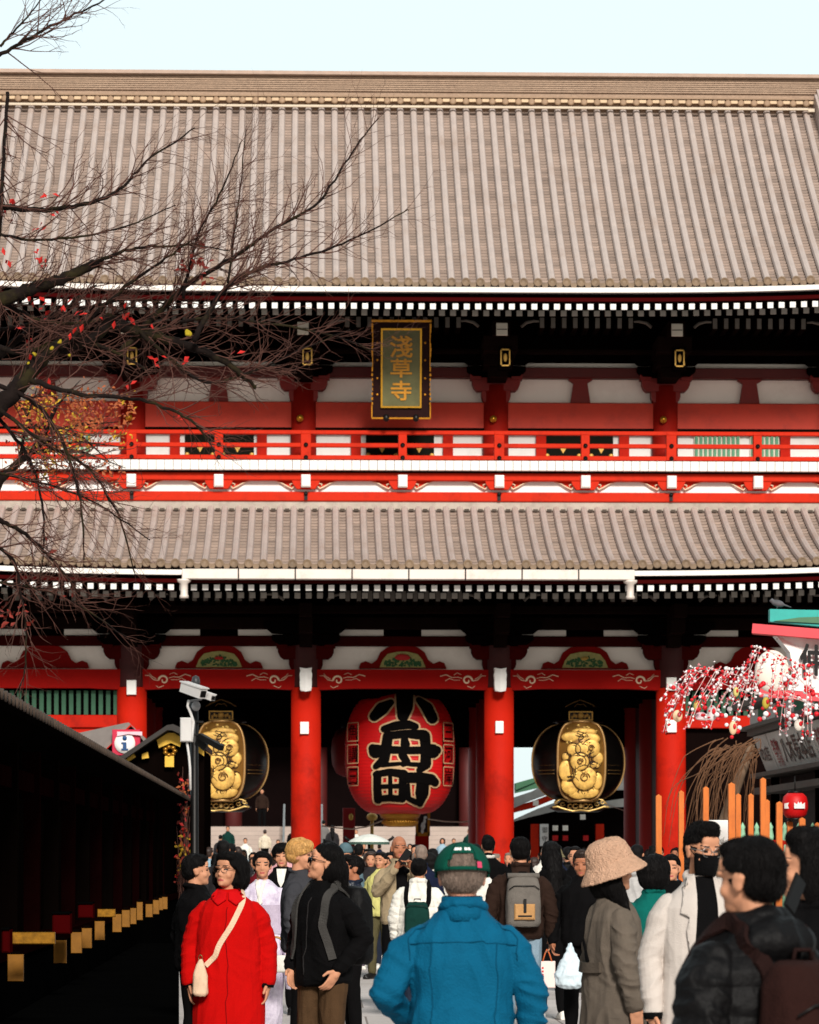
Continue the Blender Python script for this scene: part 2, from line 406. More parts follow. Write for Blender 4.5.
def hair_mesh(kind, T, vox, seed=0):
    mb = MB(); rot = T.to_3x3(); rd = random.Random(seed)
    def e(c, r): mb.ell(T @ V(*c), r, 20, 14, rot=rot)
    e((0, -.016, 1.618), (.086, .098, .094)) if kind not in ('short', 'crop') else e((0, -.014, 1.614), (.081, .095, .092))
    cut = .05; line = 1.652; side = 1.575
    if kind in ('short', 'grey'): e((0, -.042, 1.57), (.073, .062, .066)); line = 1.648; e((0, .028, 1.67), (.064, .06, .03)); side = 1.585
    if kind == 'crop': e((0, .028, 1.668), (.063, .062, .034)); e((0, -.04, 1.575), (.072, .062, .06)); line = 1.65; e((.0, .05, 1.69), (.05, .04, .025)); side = 1.6
    if kind == 'bob':
        e((0, -.03, 1.605), (.115, .112, .108)); e((0, -.05, 1.54), (.115, .092, .095)); e((.082, .0, 1.55), (.036, .055, .085)); e((-.082, .0, 1.55), (.036, .055, .085)); line = 1.655; side = 1.44
        e((0, .03, 1.67), (.075, .062, .04))
    if kind in ('long', 'hatlong'):
        e((0, -.06, 1.54), (.095, .07, .11)); e((.068, -.02, 1.54), (.03, .042, .09)); e((-.068, -.02, 1.54), (.03, .042, .09)); line = 1.66; side = 1.42; e((0, .02, 1.675), (.072, .065, .038))
        if kind == 'long': mb.limb([T @ V(0, -.07, 1.55), V(0, -.12, 1.42), V(0, -.145, 1.22), V(.0, -.14, 1.08)], [.09, .085, .07, .03], 14, flat=1)
        else: mb.limb([T @ V(.02, -.03, 1.56), V(.075, .01, 1.44), V(.115, .085, 1.32), V(.12, .13, 1.2), V(.11, .14, 1.12)], [.08, .06, .055, .045, .02], 14)
    if kind == 'mane':
        e((0, -.05, 1.55), (.098, .085, .11)); line = 1.665; side = 1.5
        mb.limb([T @ V(0, -.07, 1.55), V(0, -.09, 1.42), V(0, -.125, 1.27)], [.085, .09, .06], 14)
    if kind == 'tied': e((0, -.11, 1.63), (.045, .045, .045)); e((0, -.04, 1.585), (.078, .065, .06)); e((0, .03, 1.672), (.066, .06, .034)); line = 1.655; side = 1.6
    if kind == 'afro': e((0, -.02, 1.62), (.125, .12, .12)); e((0, -.04, 1.56), (.115, .1, .1)); line = 1.66; side = 1.5
    if kind == 'mop': e((0, -.005, 1.625), (.1, .105, .095)); e((0, .035, 1.66), (.085, .07, .045)); e((0, -.03, 1.575), (.09, .08, .06)); line = 1.632; side = 1.56
    me = remeshed(mb, vox, 'hair', 1); inv = T.inverted()
    n = len(me.vertices)
    for v in me.vertices:
        c = inv @ v.co
        # pull the face opening back inside the skull
        ln = line - .012 * abs(math.sin(c.x * 55 + seed)) - (abs(c.x) / .07) ** 2 * .03
        if c.z < ln and c.y > -.0 and abs(c.x) < .2:
            k = min(1, (ln - c.z) / .012) * min(1, (c.y + .0) / .012)
            tgt = V(c.x * (.5 if kind not in ('bob', 'long', 'hatlong') or c.y > .045 else 1.0), min(c.y, .02), max(c.z, 1.5))
            if c.z > side or c.y > .045: c = c.lerp(tgt, k)
        a = .0022 if kind not in ('afro', 'mop') else .0045
        d = noise.noise(V(c.x * 55, c.y * 55, c.z * 12 + seed)) * a
        c = c + (c - V(0, -.02, 1.58)).normalized() * d
        v.co = T @ c
    me.update(); return me

def strands(root, hair, mat, n=700, L=.16, r=.0016, seed=0, spread=.5):
    '''loose strands lying over the hair surface, running down from the crown'''
    me = hair.data; b_ = BVHTree.FromPolygons([v.co.copy() for v in me.vertices], [tuple(p.vertices) for p in me.polygons]); rd = random.Random(seed)
    zt = max(v.co.z for v in me.vertices); c0 = sum((v.co for v in me.vertices if v.co.z > zt - .12), Vector()) / max(1, sum(1 for v in me.vertices if v.co.z > zt - .12))
    ps = [p for p in me.polygons if p.normal.z > -.3]; m = MB()
    for k in range(n):
        p = rd.choice(ps); x = p.center.copy(); no = p.normal.copy()
        out = (x - c0); out.z = 0
        d = Vector((rd.gauss(0, spread), rd.gauss(0, spread), -1)) + out.normalized() * .6 * (1 if x.z > zt - .05 else 0)
        pts = []; ln = L * rd.uniform(.4, 1)
        lift = rd.uniform(.0, .004)
        for i in range(7):
            q, nn, idx, ds = b_.find_nearest(x)
            if q is None: break
            pts.append(q + nn * (lift + .0008))
            dd = (d - nn * d.dot(nn))
            if dd.length < 1e-4: break
            x = q + dd.normalized() * ln / 6; d = (d + Vector((rd.gauss(0, .1), rd.gauss(0, .1), -.1)))
        if len(pts) > 3:
            pts[-1] = pts[-1] + Vector((rd.gauss(0, .004), rd.gauss(0, .004), -.004))
            m.tube(pts, [r * (1 - .6 * i / len(pts)) for i in range(len(pts))], 3, caps=False)
    return m.build('hair_strands', mat, hair, local=True, fix=False)
CACHE = {}
def setm(o, mat):
    if not o.data.materials: o.data.materials.append(mat)
    o.material_slots[0].link = 'OBJECT'; o.material_slots[0].material = mat
def cached(key, fn):
    if key not in CACHE: CACHE[key] = fn()
    return CACHE[key]
class Person: pass
def person(px, Y, h, rz, hair, hairmat, topk, topmat, troumat, label, amp=None, aL='down', aR='down', turn=0, pitch=0, vox=.014, legs=(0, 0), skin=None, shoemat=None, hood=False, seed=0, group=None, X=None, z=0, wide=1.0, uniq=False):
    pr = Person(); x = XX(px, Y) if X is None else X; s = h / 1.70
    root = empty('person', (x, Y, z), R(rz), label, 'person', group); root.scale = (s, s, s)
    q = ('u%s' % label) if uniq else ''
    bm_, T, hands = cached(('b', aL, aR, turn, pitch, vox, legs, q), lambda: body_mesh(aL, aR, turn, pitch, vox, legs))
    body = place('body', bm_, root)
    if skin: setm(body, skin)
    hv = min(vox, .009)
    if hair != 'bald' and hair != 'none':
        hm = cached(('h', hair, turn, pitch, hv, seed % 3 if not uniq else seed, q), lambda: hair_mesh(hair, T, hv, seed % 3))
        ho = place('hair', hm, root); setm(ho, hairmat)
    nm = {'jacket': 'jacket', 'coat': 'coat', 'boxcoat': 'coat', 'kimono': 'kimono', 'tee': 'shirt', 'puffer': 'padded_jacket'}[topk]
    tm = cached(('t', topk, aL, aR, vox, hood, seed % 2 if not uniq else seed, q), lambda: top_mesh(topk, aL, aR, vox * .8, seed, amp=amp, hood=hood, name=nm))
    to = place(nm, tm, root); setm(to, topmat)
    if topk != 'kimono':
        lm = cached(('l', vox, legs, wide), lambda: trouser_mesh(vox, legs, seed, wide)); lo = place('trousers', lm, root); setm(lo, troumat)
    for sd, ly in ((-1, legs[0]), (1, legs[1])):
        so_ = place('shoe', cached(('s', sd, ly), lambda: shoe_mesh(sd, ly)), root); setm(so_, shoemat or MATS['shoe_black'])
    pr.hair = None
    if hair not in ('bald', 'none'):
        pr.hair = ho
        if uniq: strands(root, ho, hairmat, {'bob': 2200, 'mane': 2200, 'long': 2400, 'hatlong': 2400}.get(hair, 1700) if vox < .008 else 600, {'short': .07, 'crop': .045, 'grey': .06, 'mop': .08}.get(hair, .16), .0012 if vox < .008 else .0022, seed, .5 if hair not in ('crop', 'mop') else 1.0)
    pr.root = root; pr.T = T; pr.top = to; pr.s = s; pr.hands = hands; pr.body = body; pr.m = Matrix.Translation((x, Y, z)) @ Matrix.Rotation(R(rz), 4, 'Z') @ Matrix.Scale(s, 4)
    pr.bvh = None; return pr
M('shoe_black', (22, 20, 20), .5)
def bvh_of(*objs):
    vs = []; fs = []
    for o in objs:
        b_ = len(vs); vs += [v.co.copy() for v in o.data.vertices]; fs += [tuple(b_ + i for i in p.vertices) for p in o.data.polygons]
    return BVHTree.FromPolygons(vs, fs)
def drape(bvh, pts, off=.006, n=10):
    """polyline snapped to the nearest clothing surface, with normals"""
    out = []
    for a, c in zip(pts, pts[1:]):
        for j in range(n):
            p = V(*a).lerp(V(*c), j / n); q, no, i, d = bvh.find_nearest(p)
            out.append((q + no * off, no))
    p = V(*pts[-1]); q, no, i, d = bvh.find_nearest(p); out.append((q + no * off, no)); return out
def strap(root, bvh, pts, w, mat, name='strap', off=.008, th=.004, label=None):
    dr_ = drape(bvh, pts, off); vs = []; fs = []
    for _ in range(3):
        dr_ = [dr_[0]] + [((a[0] + b2[0] * 2 + c[0]) / 4, (a[1] + b2[1] * 2 + c[1]).normalized()) for a, b2, c in zip(dr_, dr_[1:], dr_[2:])] + [dr_[-1]]
    for i, (p, no) in enumerate(dr_):
        d = (dr_[min(i + 1, len(dr_) - 1)][0] - dr_[max(i - 1, 0)][0]).normalized(); sd = d.cross(no).normalized()
        for a, b_ in ((-1, -1), (1, -1), (1, 1), (-1, 1)): vs.append(p + sd * a * w / 2 + no * b_ * th)
    for i in range(len(dr_) - 1):
        for k in range(4): a = i * 4 + k; c = i * 4 + (k + 1) % 4; fs.append((a, c, c + 4, a + 4))
    fs += [(3, 2, 1, 0), tuple(len(vs) - 4 + k for k in range(4))]
    m = MB(); m.add(vs, fs, 0, False); return m.build(name, mat, root, local=True)
def seam(root, bvh, pts, mat, r=.0025, off=.001, name='seam'):
    dr_ = drape(bvh, pts, off); m = MB(); m.tube([p for p, n in dr_], r, 5); return m.build(name, mat, root, local=True)
def glasses(root, T, mat, dark=False, lens=None):
    m = MB()
    for s in (-1, 1):
        c = V(s * .033, .096, 1.585)
        m.tube([T @ (c + V(.026 * math.cos(a), -abs(.018 * math.cos(a)) * s * 0, .021 * math.sin(a))) for a in [k / 18 * 2 * math.pi for k in range(19)]], .0015, 6)
        m.tube([T @ V(s * .059, .09, 1.592), T @ V(s * .078, .03, 1.59), T @ V(s * .08, -.005, 1.585)], .002, 5)
    m.tube([T @ V(-.008, .098, 1.588), T @ V(.008, .098, 1.588)], .002, 5)
    g = m.build('glasses', mat, root, local=True)
    if dark:
        m = MB()
        for s in (-1, 1): m.ell(T @ V(s * .034, .094, 1.583), (.028, .006, .022), 14, 8, rot=T.to_3x3())
        m.build('dark_lens', lens, g, local=True)
    return g
def patch(root, bvh, poly, off, mat, name, n=14, th=.0):
    """polygon in the front (x,z) plane draped onto the clothing"""
    bm = bmesh.new(); f = bm.faces.new([bm.verts.new((x, 0, z)) for x, z in poly])
    xs = [q[0] for q in poly]; zs = [q[1] for q in poly]
    for ax, lo, hi, st in ((0, min(xs), max(xs), .012), (2, min(zs), max(zs), .02)):
        q = lo + st
        while q < hi:
            no = V(1, 0, 0) if ax == 0 else V(0, 0, 1); bmesh.ops.bisect_plane(bm, geom=bm.verts[:] + bm.edges[:] + bm.faces[:], plane_co=no * q, plane_no=no); q += st
    for v in bm.verts:
        hit = bvh.ray_cast(V(v.co.x, .6, v.co.z), V(0, -1, 0))
        y = hit[0].y if hit[0] else .08
        v.co.y = y + off
    for e_ in bm.faces: e_.smooth = True
    me = bpy.data.meshes.new(name); bmesh.ops.recalc_face_normals(bm, faces=bm.faces); bm.to_mesh(me); bm.free()
    o = place(name, me, root); setm(o, mat)
    if th: sd = o.modifiers.new('solid', 'SOLIDIFY'); sd.thickness = th; sd.offset = 0
    return o
def backpack(pr, size, mat, label, z=1.15, straps=True, strapmat=None, flap=None, yoff=0, roll=False):
    """worn on the back: a thing of its own standing behind the person"""
    w, d, h = size; mb = MB()
    mb.loft([(z - h / 2, w * .42, d * .4, 0, 0), (z - h / 2 + .03, w * .5, d * .5, 0, 0), (z, w * .5, d * .55, 0, 0), (z + h / 2 - .08, w * .48, d * .45, 0, 0), (z + h / 2 - .01, w * .4, d * .28, 0, .01), (z + h / 2, w * .3, d * .15, 0, .02)], 28, power=3.2)
    me = remeshed(mb, .012, 'backpack', 2); wrinkle(me, .005, 9, 3)
    root = empty('backpack', (0, 0, 0)); root.matrix_basis = pr.m @ Matrix.Translation(V(0, -.135 - d * .5 + yoff, 0))
    root.matrix_basis = root.matrix_basis @ Matrix.Translation(V(0, 0, z - h / 2)); tag(root, label, 'backpack')
    o = place('bag_body', me, root, (0, 0, -(z - h / 2))); setm(o, mat)
    zz = -(z - h / 2)
    m = MB(); m.tube([(-.04, .04, z + h / 2 + zz - .01), (-.03, .04, z + h / 2 + zz + .03), (.03, .04, z + h / 2 + zz + .03), (.04, .04, z + h / 2 + zz - .01)], .007, 6); m.build('top_handle', strapmat or mat, root, local=True)
    m = MB(); yy = -d * .56
    m.tube([(-w * .44, yy * .75, z + .1 + zz), (-w * .3, yy * .95, z + .13 + zz), (w * .3, yy * .95, z + .13 + zz), (w * .44, yy * .75, z + .1 + zz)], .004, 5); m.build('zip', MATS.get('black_iron') or M('black_iron', (22, 20, 19), .45, .5, var=.2), root, local=True)
    if flap:
        m = MB(); m.bbox(-w * .3, w * .3, yy - .02, yy + .03, z - h * .36 + zz, z - h * .05 + zz, .012); f = m.build('front_pocket', flap, root, local=True)
        m = MB(); m.box(-.012, .012, yy - .028, yy - .02, z - h * .22 + zz, z + h * .05 + zz); m.box(-w * .2, w * .2, yy - .026, yy - .021, z - h * .3 + zz, z - h * .27 + zz); m.build('buckle_strap', MATS.get('black_iron') or M('black_iron', (22, 20, 19), .45, .5, var=.2), f, local=True)
    if roll:
        m = MB(); m.tube([(-w * .46, 0, z + h / 2 + zz), (w * .46, 0, z + h / 2 + zz)], .035, 10, flat=.7); m.build('rolled_top', mat, root, local=True)
    if straps:
        b_ = bvh_of(pr.top)
        for s in (-1, 1):
            strap(root, b_, [(s * .09, -.13, z + h / 2 - .06), (s * .115, -.09, 1.42), (s * .12, .0, 1.47), (s * .12, .1, 1.38), (s * .13, .16, 1.2), (s * .17, .1, 1.0)], .05, strapmat or mat, 'shoulder_strap', .012, .006)
        for c in root.children:
            if c.name.startswith('shoulder_strap'): c.matrix_parent_inverse = (Matrix.Translation(V(0, -.135 - d * .5 + yoff, 0)) @ Matrix.Translation(V(0, 0, z - h / 2))).inverted()
    return root
def cl(name, rgb, rough=.9, var=.16, bump=.35, bs=120, **k): return M(name, rgb, rough, var=var, vs=16, bump=bump, bs=bs, spec=.08, **k)
TEAL = cl('teal_jacket_cloth', (6, 84, 116), .8, .1); REDC = cl('red_wool', (184, 8, 6), .9, .05, .3, 220); BLK = cl('black_cloth_worn', (9, 8, 9), .9); BRN = cl('brown_trousers_cloth', (74, 54, 36)); TAUPE = cl('taupe_wool', (100, 90, 80), .95, .14, .4, 200)
OATM = cl('oatmeal_wool', (196, 186, 178), .95, .05, .3, 200); BLKP = M('black_nylon', (10, 9, 10), .6, var=.15, bump=.3, bs=40, spec=.14); FLEECE = M('boucle_fleece', (212, 170, 142), .98, var=.16, vs=26, bump=1.0, bs=130, spec=.05)
JEAN = cl('pale_denim', (130, 150, 164)); DJEAN = cl('dark_denim', (34, 40, 54)); OLIVE = cl('olive_cotton', (84, 78, 54)); YEL = cl('pale_yellow_jacket', (206, 200, 124)); BEIGE = cl('beige_coat', (158, 140, 112)); WHT = cl('white_jacket', (226, 222, 212)); DBR = cl('dark_brown_jacket', (44, 30, 24))
CREAM = cl('cream_canvas', (222, 190, 160), .7); DGRN = cl('dark_green_cloth', (18, 52, 46)); GREYB = cl('grey_canvas', (104, 98, 92)); TAN = cl('tan_leather', (180, 136, 88), .6)
WSHOE = M('white_shoe', (226, 222, 214), .5)

# ---- 1 man in teal jacket and green cap
p = person(462, 12.2, 1.58, 0, 'grey', HAIRG, 'jacket', TEAL, cl('grey_trousers', (52, 52, 56)), 'person in a teal jacket and dark green cap, back to the camera, lower middle', aL='hip', aR='down', pitch=-6, vox=.006, uniq=True, seed=1, skin=M('skin_ruddy', (196, 138, 112), .55, var=.08, vs=8))
p.root.scale = (p.s * 1.16, p.s * 1.1, p.s)
b_ = bvh_of(p.top); SEAM = cl('teal_seam', (5, 70, 98))
seam(p.root, b_, [(-.19, -.12, 1.31), (-.1, -.16, 1.318), (0, -.17, 1.32), (.1, -.16, 1.318), (.19, -.12, 1.31)], SEAM, .002)
for s in (-1, 1): seam(p.root, b_, [(s * .13, -.14, 1.31), (s * .125, -.15, 1.1), (s * .12, -.15, .88)], SEAM); seam(p.root, b_, [(s * .15, -.08, 1.42), (s * .2, -.08, 1.34), (s * .185, -.1, 1.24)], SEAM)
m = MB(); n = 24; m.lathe([(.088, 1.40), (.078, 1.44), (.076, 1.475), (.073, 1.5), (.066, 1.498), (.066, 1.43)], (0, -.012, 0), 32, sy=1.05); co_ = m.build('collar', TEAL, p.root, local=True)
m = MB(); m.lathe([(.0665, 1.49), (.0705, 1.503), (.062, 1.503)], (0, -.012, 0), 32, sy=1.05); m.build('collar_lining', BLK, p.root, local=True)
# cap
CAPG = cl('dark_green_cap_cloth', (8, 70, 56), .85, .1)
T = p.T; capm = MB(); vs = []; fs = []; NU, NV = 40, 12
def cap_pt(a, t, off=0): # a around, t 0 rim .. 1 crown
    th = t * math.pi / 2; rx, ry, rz_ = .099 + off, .114 + off, .104 + off
    return T @ V(rx * math.cos(a) * math.cos(th) ** .8, -.014 + ry * math.sin(a) * math.cos(th) ** .8, 1.622 + rz_ * math.sin(th) - .022 * (1 - t))
for j in range(NV + 1):
    for i in range(NU): vs.append(cap_pt(2 * math.pi * i / NU, j / NV))
for j in range(NV):
    for i in range(NU):
        a0 = 2 * math.pi * (i + .5) / NU; t0 = (j + .5) / NV
        back = abs(((a0 - 1.5 * math.pi + math.pi) % (2 * math.pi)) - math.pi)
        if (back / .62) ** 2 + ((t0 - .12) / .33) ** 2 < 1 and t0 > .12: continue      # adjuster opening
        a = j * NU + i; b2 = j * NU + (i + 1) % NU; fs.append((a, b2, b2 + NU, a + NU))
capm.add(vs, fs, 0, True); cap = capm.build('cap', CAPG, p.root, local=True)
sm = cap.modifiers.new('solid', 'SOLIDIFY'); sm.thickness = .004
m = MB(); vs = []; fs = []
for i in range(21):
    a = math.pi * i / 20; r_ = 1.0 + .62 * math.sin(a) ** 1.4
    vs.append(T @ V(.096 * math.cos(a), -.014 + .106 * math.sin(a), 1.602)); vs.append(T @ V(.098 * math.cos(a), -.014 + .106 * math.sin(a) * r_, 1.592 - .012 * math.cos(a) ** 2))
for i in range(20): fs.append((i * 2, i * 2 + 1, i * 2 + 3, i * 2 + 2))
m.add(vs, fs, 0, True); pk = m.build('peak', CAPG, cap, local=True); pk.modifiers.new('solid', 'SOLIDIFY').thickness = .005
m = MB(); m.ell(T @ V(0, -.014, 1.722), (.009, .009, .006), 10, 6); m.build('button', CAPG, cap, local=True)
m = MB()
for (a0, wd) in ((-.30, .11), (-.12, .05), (.14, .07), (.3, .06)):
    q = [cap_pt(1.5 * math.pi + a0 + dx * wd, .52 + dz, .003) for dx, dz in ((-1, -.045), (1, -.045), (1, .045), (-1, .045))]
    m.add(q, [(0, 1, 2, 3)])
m.build('embroidered_letters', WHITEP, cap, local=True)
m = MB(); q = [cap_pt(1.5 * math.pi + .62 + dx * .1, .12 + dz, .004) for dx, dz in ((-1, -.07), (1, -.07), (1, .07), (-1, .07))]; m.add(q, [(0, 1, 2, 3)]); m.build('pink_tab', M('pink_tab', (200, 60, 96), .6), cap, local=True)
m = MB()
for k in range(6):
    a = 1.5 * math.pi + math.pi / 6 + k * math.pi / 3; m.tube([cap_pt(a, t / 8, .001) for t in range(9)], .0015, 4)
m.build('cap_seams', cl('cap_seam', (6, 50, 40)), cap, local=True)

# ---- 2 woman in red coat
p = person(229, 19, 1.565, 176, 'bob', HAIRB, 'boxcoat', REDC, BLK, 'person in a bright red coat and round glasses with a cream cross-body bag', turn=-32, pitch=7, amp=.006, vox=.006, uniq=True, seed=2)
glasses(p.root, p.T, M('thin_dark_frame', (60, 44, 34), .4, .5))
b_ = bvh_of(p.top)
strap(p.root, b_, [(-.11, -.02, 1.5), (-.1, .12, 1.38), (-.02, .2, 1.2), (.09, .21, 1.04), (.15, .2, .98)], .035, CREAM, 'bag_strap', .006)
COLLAR_RED = True
seam(p.root, b_, [(0, .2, 1.38), (0, .22, 1.1), (0, .24, .5)], cl('red_seam', (120, 6, 10)), .003)
for poly in ([(-.004, 1.45), (-.075, 1.47), (-.112, 1.41), (-.06, 1.365), (-.008, 1.40)], [(.004, 1.45), (.075, 1.47), (.112, 1.41), (.06, 1.365), (.008, 1.40)]):
    patch(p.root, b_, poly, .014, cl('red_collar_wool', (190, 12, 16), .9, .05, .3, 220), 'collar_leaf', th=.008)
bg = empty('shoulder_bag', (0, 0, 0)); bg.matrix_basis = p.m @ Matrix.Translation(V(.165, .2, .78)) @ Matrix.Diagonal((.68, .8, .95, 1)); tag(bg, 'cream cross-body bag at the hip of the person in the red coat', 'bag')
mb = MB(); mb.loft([(0, .05, .03), (.02, .075, .045), (.14, .07, .04), (.2, .045, .025), (.25, .015, .012)], 20, power=2.6); me = remeshed(mb, .008, 'bag_body', 2); wrinkle(me, .004, 14, 2); o = place('bag_body', me, bg); setm(o, CREAM)
m = MB(); m.tube([(.018 * math.cos(a), -.0, .262 + .018 * math.sin(a)) for a in [k / 12 * 2 * math.pi for k in range(13)]], .004, 6); m.build('buckle_ring', M('dull_brass', (120, 96, 60), .4, .8), bg, local=True)
for s in (-1, 1):
    e, w_, d_, u_, c_ = arm(s, 'down'); m = MB(); w_ = V(*w_); m.tube([w_ + V(0, 0, .0), w_ + V(0, .002, -.03)], [.05, .044], 16); m.build('black_cuff', BLK, p.root, local=True)
    
# ---- 3 man in black with sunglasses and backpack, looking left
p = person(323, 18.5, 1.62, 138, 'mane', HAIRB, 'jacket', BLK, BRN, 'person in black with sunglasses, long dark hair and brown trousers looking up to the left', turn=-38, pitch=10, aL='pocket', aR='pocket', vox=.006, uniq=True, seed=3)
glasses(p.root, p.T, M('black_frame', (14, 12, 12), .3), True, M('dark_lens', (10, 10, 12), .12, spec=.7))
backpack(p, (.32, .2, .48), BLKP, 'black backpack with grey straps worn by the person with sunglasses', z=1.2, strapmat=cl('dark_grey_strap', (62, 60, 58)))
b_ = bvh_of(p.top); seam(p.root, b_, [(0, .2, 1.42), (0.01, .2, 1.2), (0.02, .2, .9)], cl('black_seam', (40, 38, 38)), .004)

# ---- 4 woman in fleece bucket hat
p = person(613, 15.8, 1.585, -74, 'hatlong', HAIRB, 'coat', TAUPE, BLK, 'person in a beige fleece bucket hat and taupe wool coat with long black hair', turn=-4, pitch=2, vox=.006, uniq=True, seed=4)
T = p.T; mb = MB(); prof = []
mb.lathe([(.0, 1.752), (.045, 1.75), (.075, 1.738), (.097, 1.712), (.108, 1.67), (.114, 1.635), (.13, 1.612), (.152, 1.585), (.163, 1.568), (.157, 1.562), (.125, 1.59), (.108, 1.612), (.0, 1.63)], (0, -.01, 0), 40, sx=.94, sy=1.06)
TH = T @ Matrix.Translation(V(0, 0, 1.64)) @ Matrix.Rotation(R(17), 4, 'X') @ Matrix.Scale(1.1, 4) @ Matrix.Translation(V(0, -.004, -1.64))
for i, v in enumerate(mb.v): mb.v[i] = TH @ V(*v)
me = remeshed(mb, .006, 'bucket_hat', 2); wrinkle(me, .004, 38, 5, 1)
o = place('bucket_hat', me, p.root); setm(o, FLEECE); o.rotation_euler = (0, 0, 0)
b_ = bvh_of(p.top)
strap(p.root, b_, [(-.1, .12, 1.3), (-.12, .02, 1.45), (-.12, -.1, 1.38), (-.06, -.18, 1.22), (.04, -.18, 1.1)], .022, BLK, 'bag_strap', .006)
strap(p.root, b_, [(-.2, .1, 1.07), (-.24, 0, 1.07), (-.15, -.16, 1.07), (0, -.2, 1.07), (.15, -.16, 1.07)], .055, cl('taupe_belt', (84, 75, 66)), 'belt', .01, .01)
strap(p.root, b_, [(-.24, -.02, 1.05), (-.25, -.01, .95), (-.25, .02, .84)], .045, MATS['taupe_belt'], 'belt_end', .02, .006)
m = MB(); m.ell((-.225, -.01, 1.07), (.03, .045, .035), 12, 8); m.build('belt_knot', MATS['taupe_belt'], p.root, local=True)
m = MB(); m.ell(p.T @ V(-.082, .01, 1.545), (.006, .006, .018), 8, 6); m.build('earring', GOLDE, p.root, local=True)

# ---- 5 man in pale coat with black mask
p = person(700, 14.0, 1.70, 190, 'crop', HAIRB, 'coat', OATM, BLK, 'person in an open pale coat and black face mask looking down', turn=16, pitch=-10, amp=.006, aL='down', aR='down', vox=.006, uniq=True, seed=5)
glasses(p.root, p.T, M('steel_frame', (150, 146, 142), .3, .8))
p.root.scale = (p.s * .9, p.s * .95, p.s)
T = p.T; m = MB(); vs = []; fs = []
for j in range(9):
    for i in range(17):
        u_ = -1 + i / 8; v_ = j / 8
        y = .100 - .055 * u_ * u_ + .012 * math.sin(v_ * math.pi) * (1 - abs(u_)); z = 1.572 - .092 * v_ + .004 * u_ * u_ * (1 - 2 * v_); xx = .073 * u_ * (1 - .22 * v_ ** 2)
        vs.append(T @ V(xx, y, z + .003 * math.sin(v_ * 20) * 0))
for j in range(8):
    for i in range(16): a = j * 17 + i; fs.append((a, a + 1, a + 18, a + 17))
m.add(vs, fs, 0, True); mk_ = m.build('face_mask', BLK, p.root, local=True); mk_.modifiers.new('solid', 'SOLIDIFY').thickness = .003
m = MB()
for s in (-1, 1): m.tube([T @ V(s * .071, .05, 1.56), T @ V(s * .078, .015, 1.585), T @ V(s * .082, -.012, 1.585)], .002, 5)
m.build('ear_loop', BLK, mk_, local=True)
b_ = bvh_of(p.top)
# black shirt opening and lapels
patch(p.root, b_, [(-.05, 1.46), (.05, 1.46), (.075, 1.3), (.085, 1.0), (.09, .6), (-.02, .6), (-.045, 1.0), (-.06, 1.3)], .004, BLK, 'shirt')
patch(p.root, b_, [(-.045, 1.47), (-.095, 1.45), (-.13, 1.3), (-.085, 1.28), (-.1, 1.22), (-.03, 1.02), (-.045, 1.2)], .014, OATM, 'lapel', th=.006)
patch(p.root, b_, [(.045, 1.47), (.095, 1.45), (.135, 1.3), (.095, 1.28), (.11, 1.22), (.085, 1.02), (.07, 1.2)], .014, OATM, 'lapel', th=.006)
for s in (-1, 1):
    e, w_, d_, u_, c_ = arm(s, 'down'); w_ = V(*w_); m = MB(); m.tube([w_ + V(0, 0, .0), w_ + V(0, .002, -.03)], [.05, .044], 16); m.build('black_cuff', BLK, p.root, local=True)

# ---- 6 man in black padded jacket, right front
p = person(753, 8.6, 1.60, 38, 'short', HAIRB, 'puffer', BLKP, BLK, 'person in a black padded jacket with short black hair, seen from behind at lower right', turn=10, pitch=-4, vox=.006, uniq=True, seed=6, hood=True)
backpack(p, (.34, .2, .5), cl('brown_backpack_cloth', (40, 21, 18), .9), 'dark brown backpack worn over the black padded jacket at lower right', z=1.1, strapmat=cl('brown_strap', (34, 19, 17)))
# ---- 7 woman with phone at the right edge
p = person(812, 9.9, 1.63, 62, 'long', HAIRB, 'jacket', BLK, BLK, 'person with long black hair holding a phone at the right edge', aL='down', aR='near', turn=8, vox=.006, uniq=True, seed=7)
def phone_at(P_, label, L=.15, W=.075, rz=0, tilt=0):
    r_ = empty('phone', P_, rz, label, 'phone'); m = MB(); m.bbox(-W / 2, W / 2, -.005, .005, -L / 2, L / 2, .004); b2 = m.build('case', M('phone_case_black', (10, 10, 11), .6, spec=.1), r_, local=True)
    m = MB(); m.box(-W / 2 + .004, W / 2 - .004, -.0056, -.0051, -L / 2 + .006, L / 2 - .006); m.build('screen', M('phone_glass', (10, 11, 13), .35, spec=.2), b2, local=True); r_.rotation_euler = (tilt, R(35), rz); return r_
ph = phone_at(P(795, 894, 9.62), 'dark phone held up in front of the person at the right edge', L=.12, W=.06, rz=R(48))

# ---- 8.. the middle distance, one by one
P8 = person(196, 21.5, 1.56, -62, 'short', HAIRB, 'jacket', BLK, BLK, 'person in black half hidden left of the red coat, facing right', turn=-20, vox=.009, uniq=True, seed=8)
KIM = M('kimono_cloth', (214, 204, 220), .8, var=.22, vs=22, bump=.1, dirt=((150, 132, 168), .7, 9))
P9 = person(262, 26.5, 1.58, 172, 'tied', HAIRB, 'kimono', KIM, BLK, 'person in a pale lilac patterned kimono between the red coat and the black jacket', turn=10, aL='down', aR='bent', vox=.009, seed=9, uniq=True)
b_ = bvh_of(P9.top); strap(P9.root, b_, [(.19, .0, 1.1), (.1, .16, 1.1), (0, .18, 1.1), (-.1, .16, 1.1), (-.19, 0, 1.1), (-.1, -.16, 1.1), (0, -.18, 1.1), (.1, -.16, 1.1), (.19, 0, 1.1)], .26, cl('obi_lilac', (186, 172, 190)), 'sash', .008)
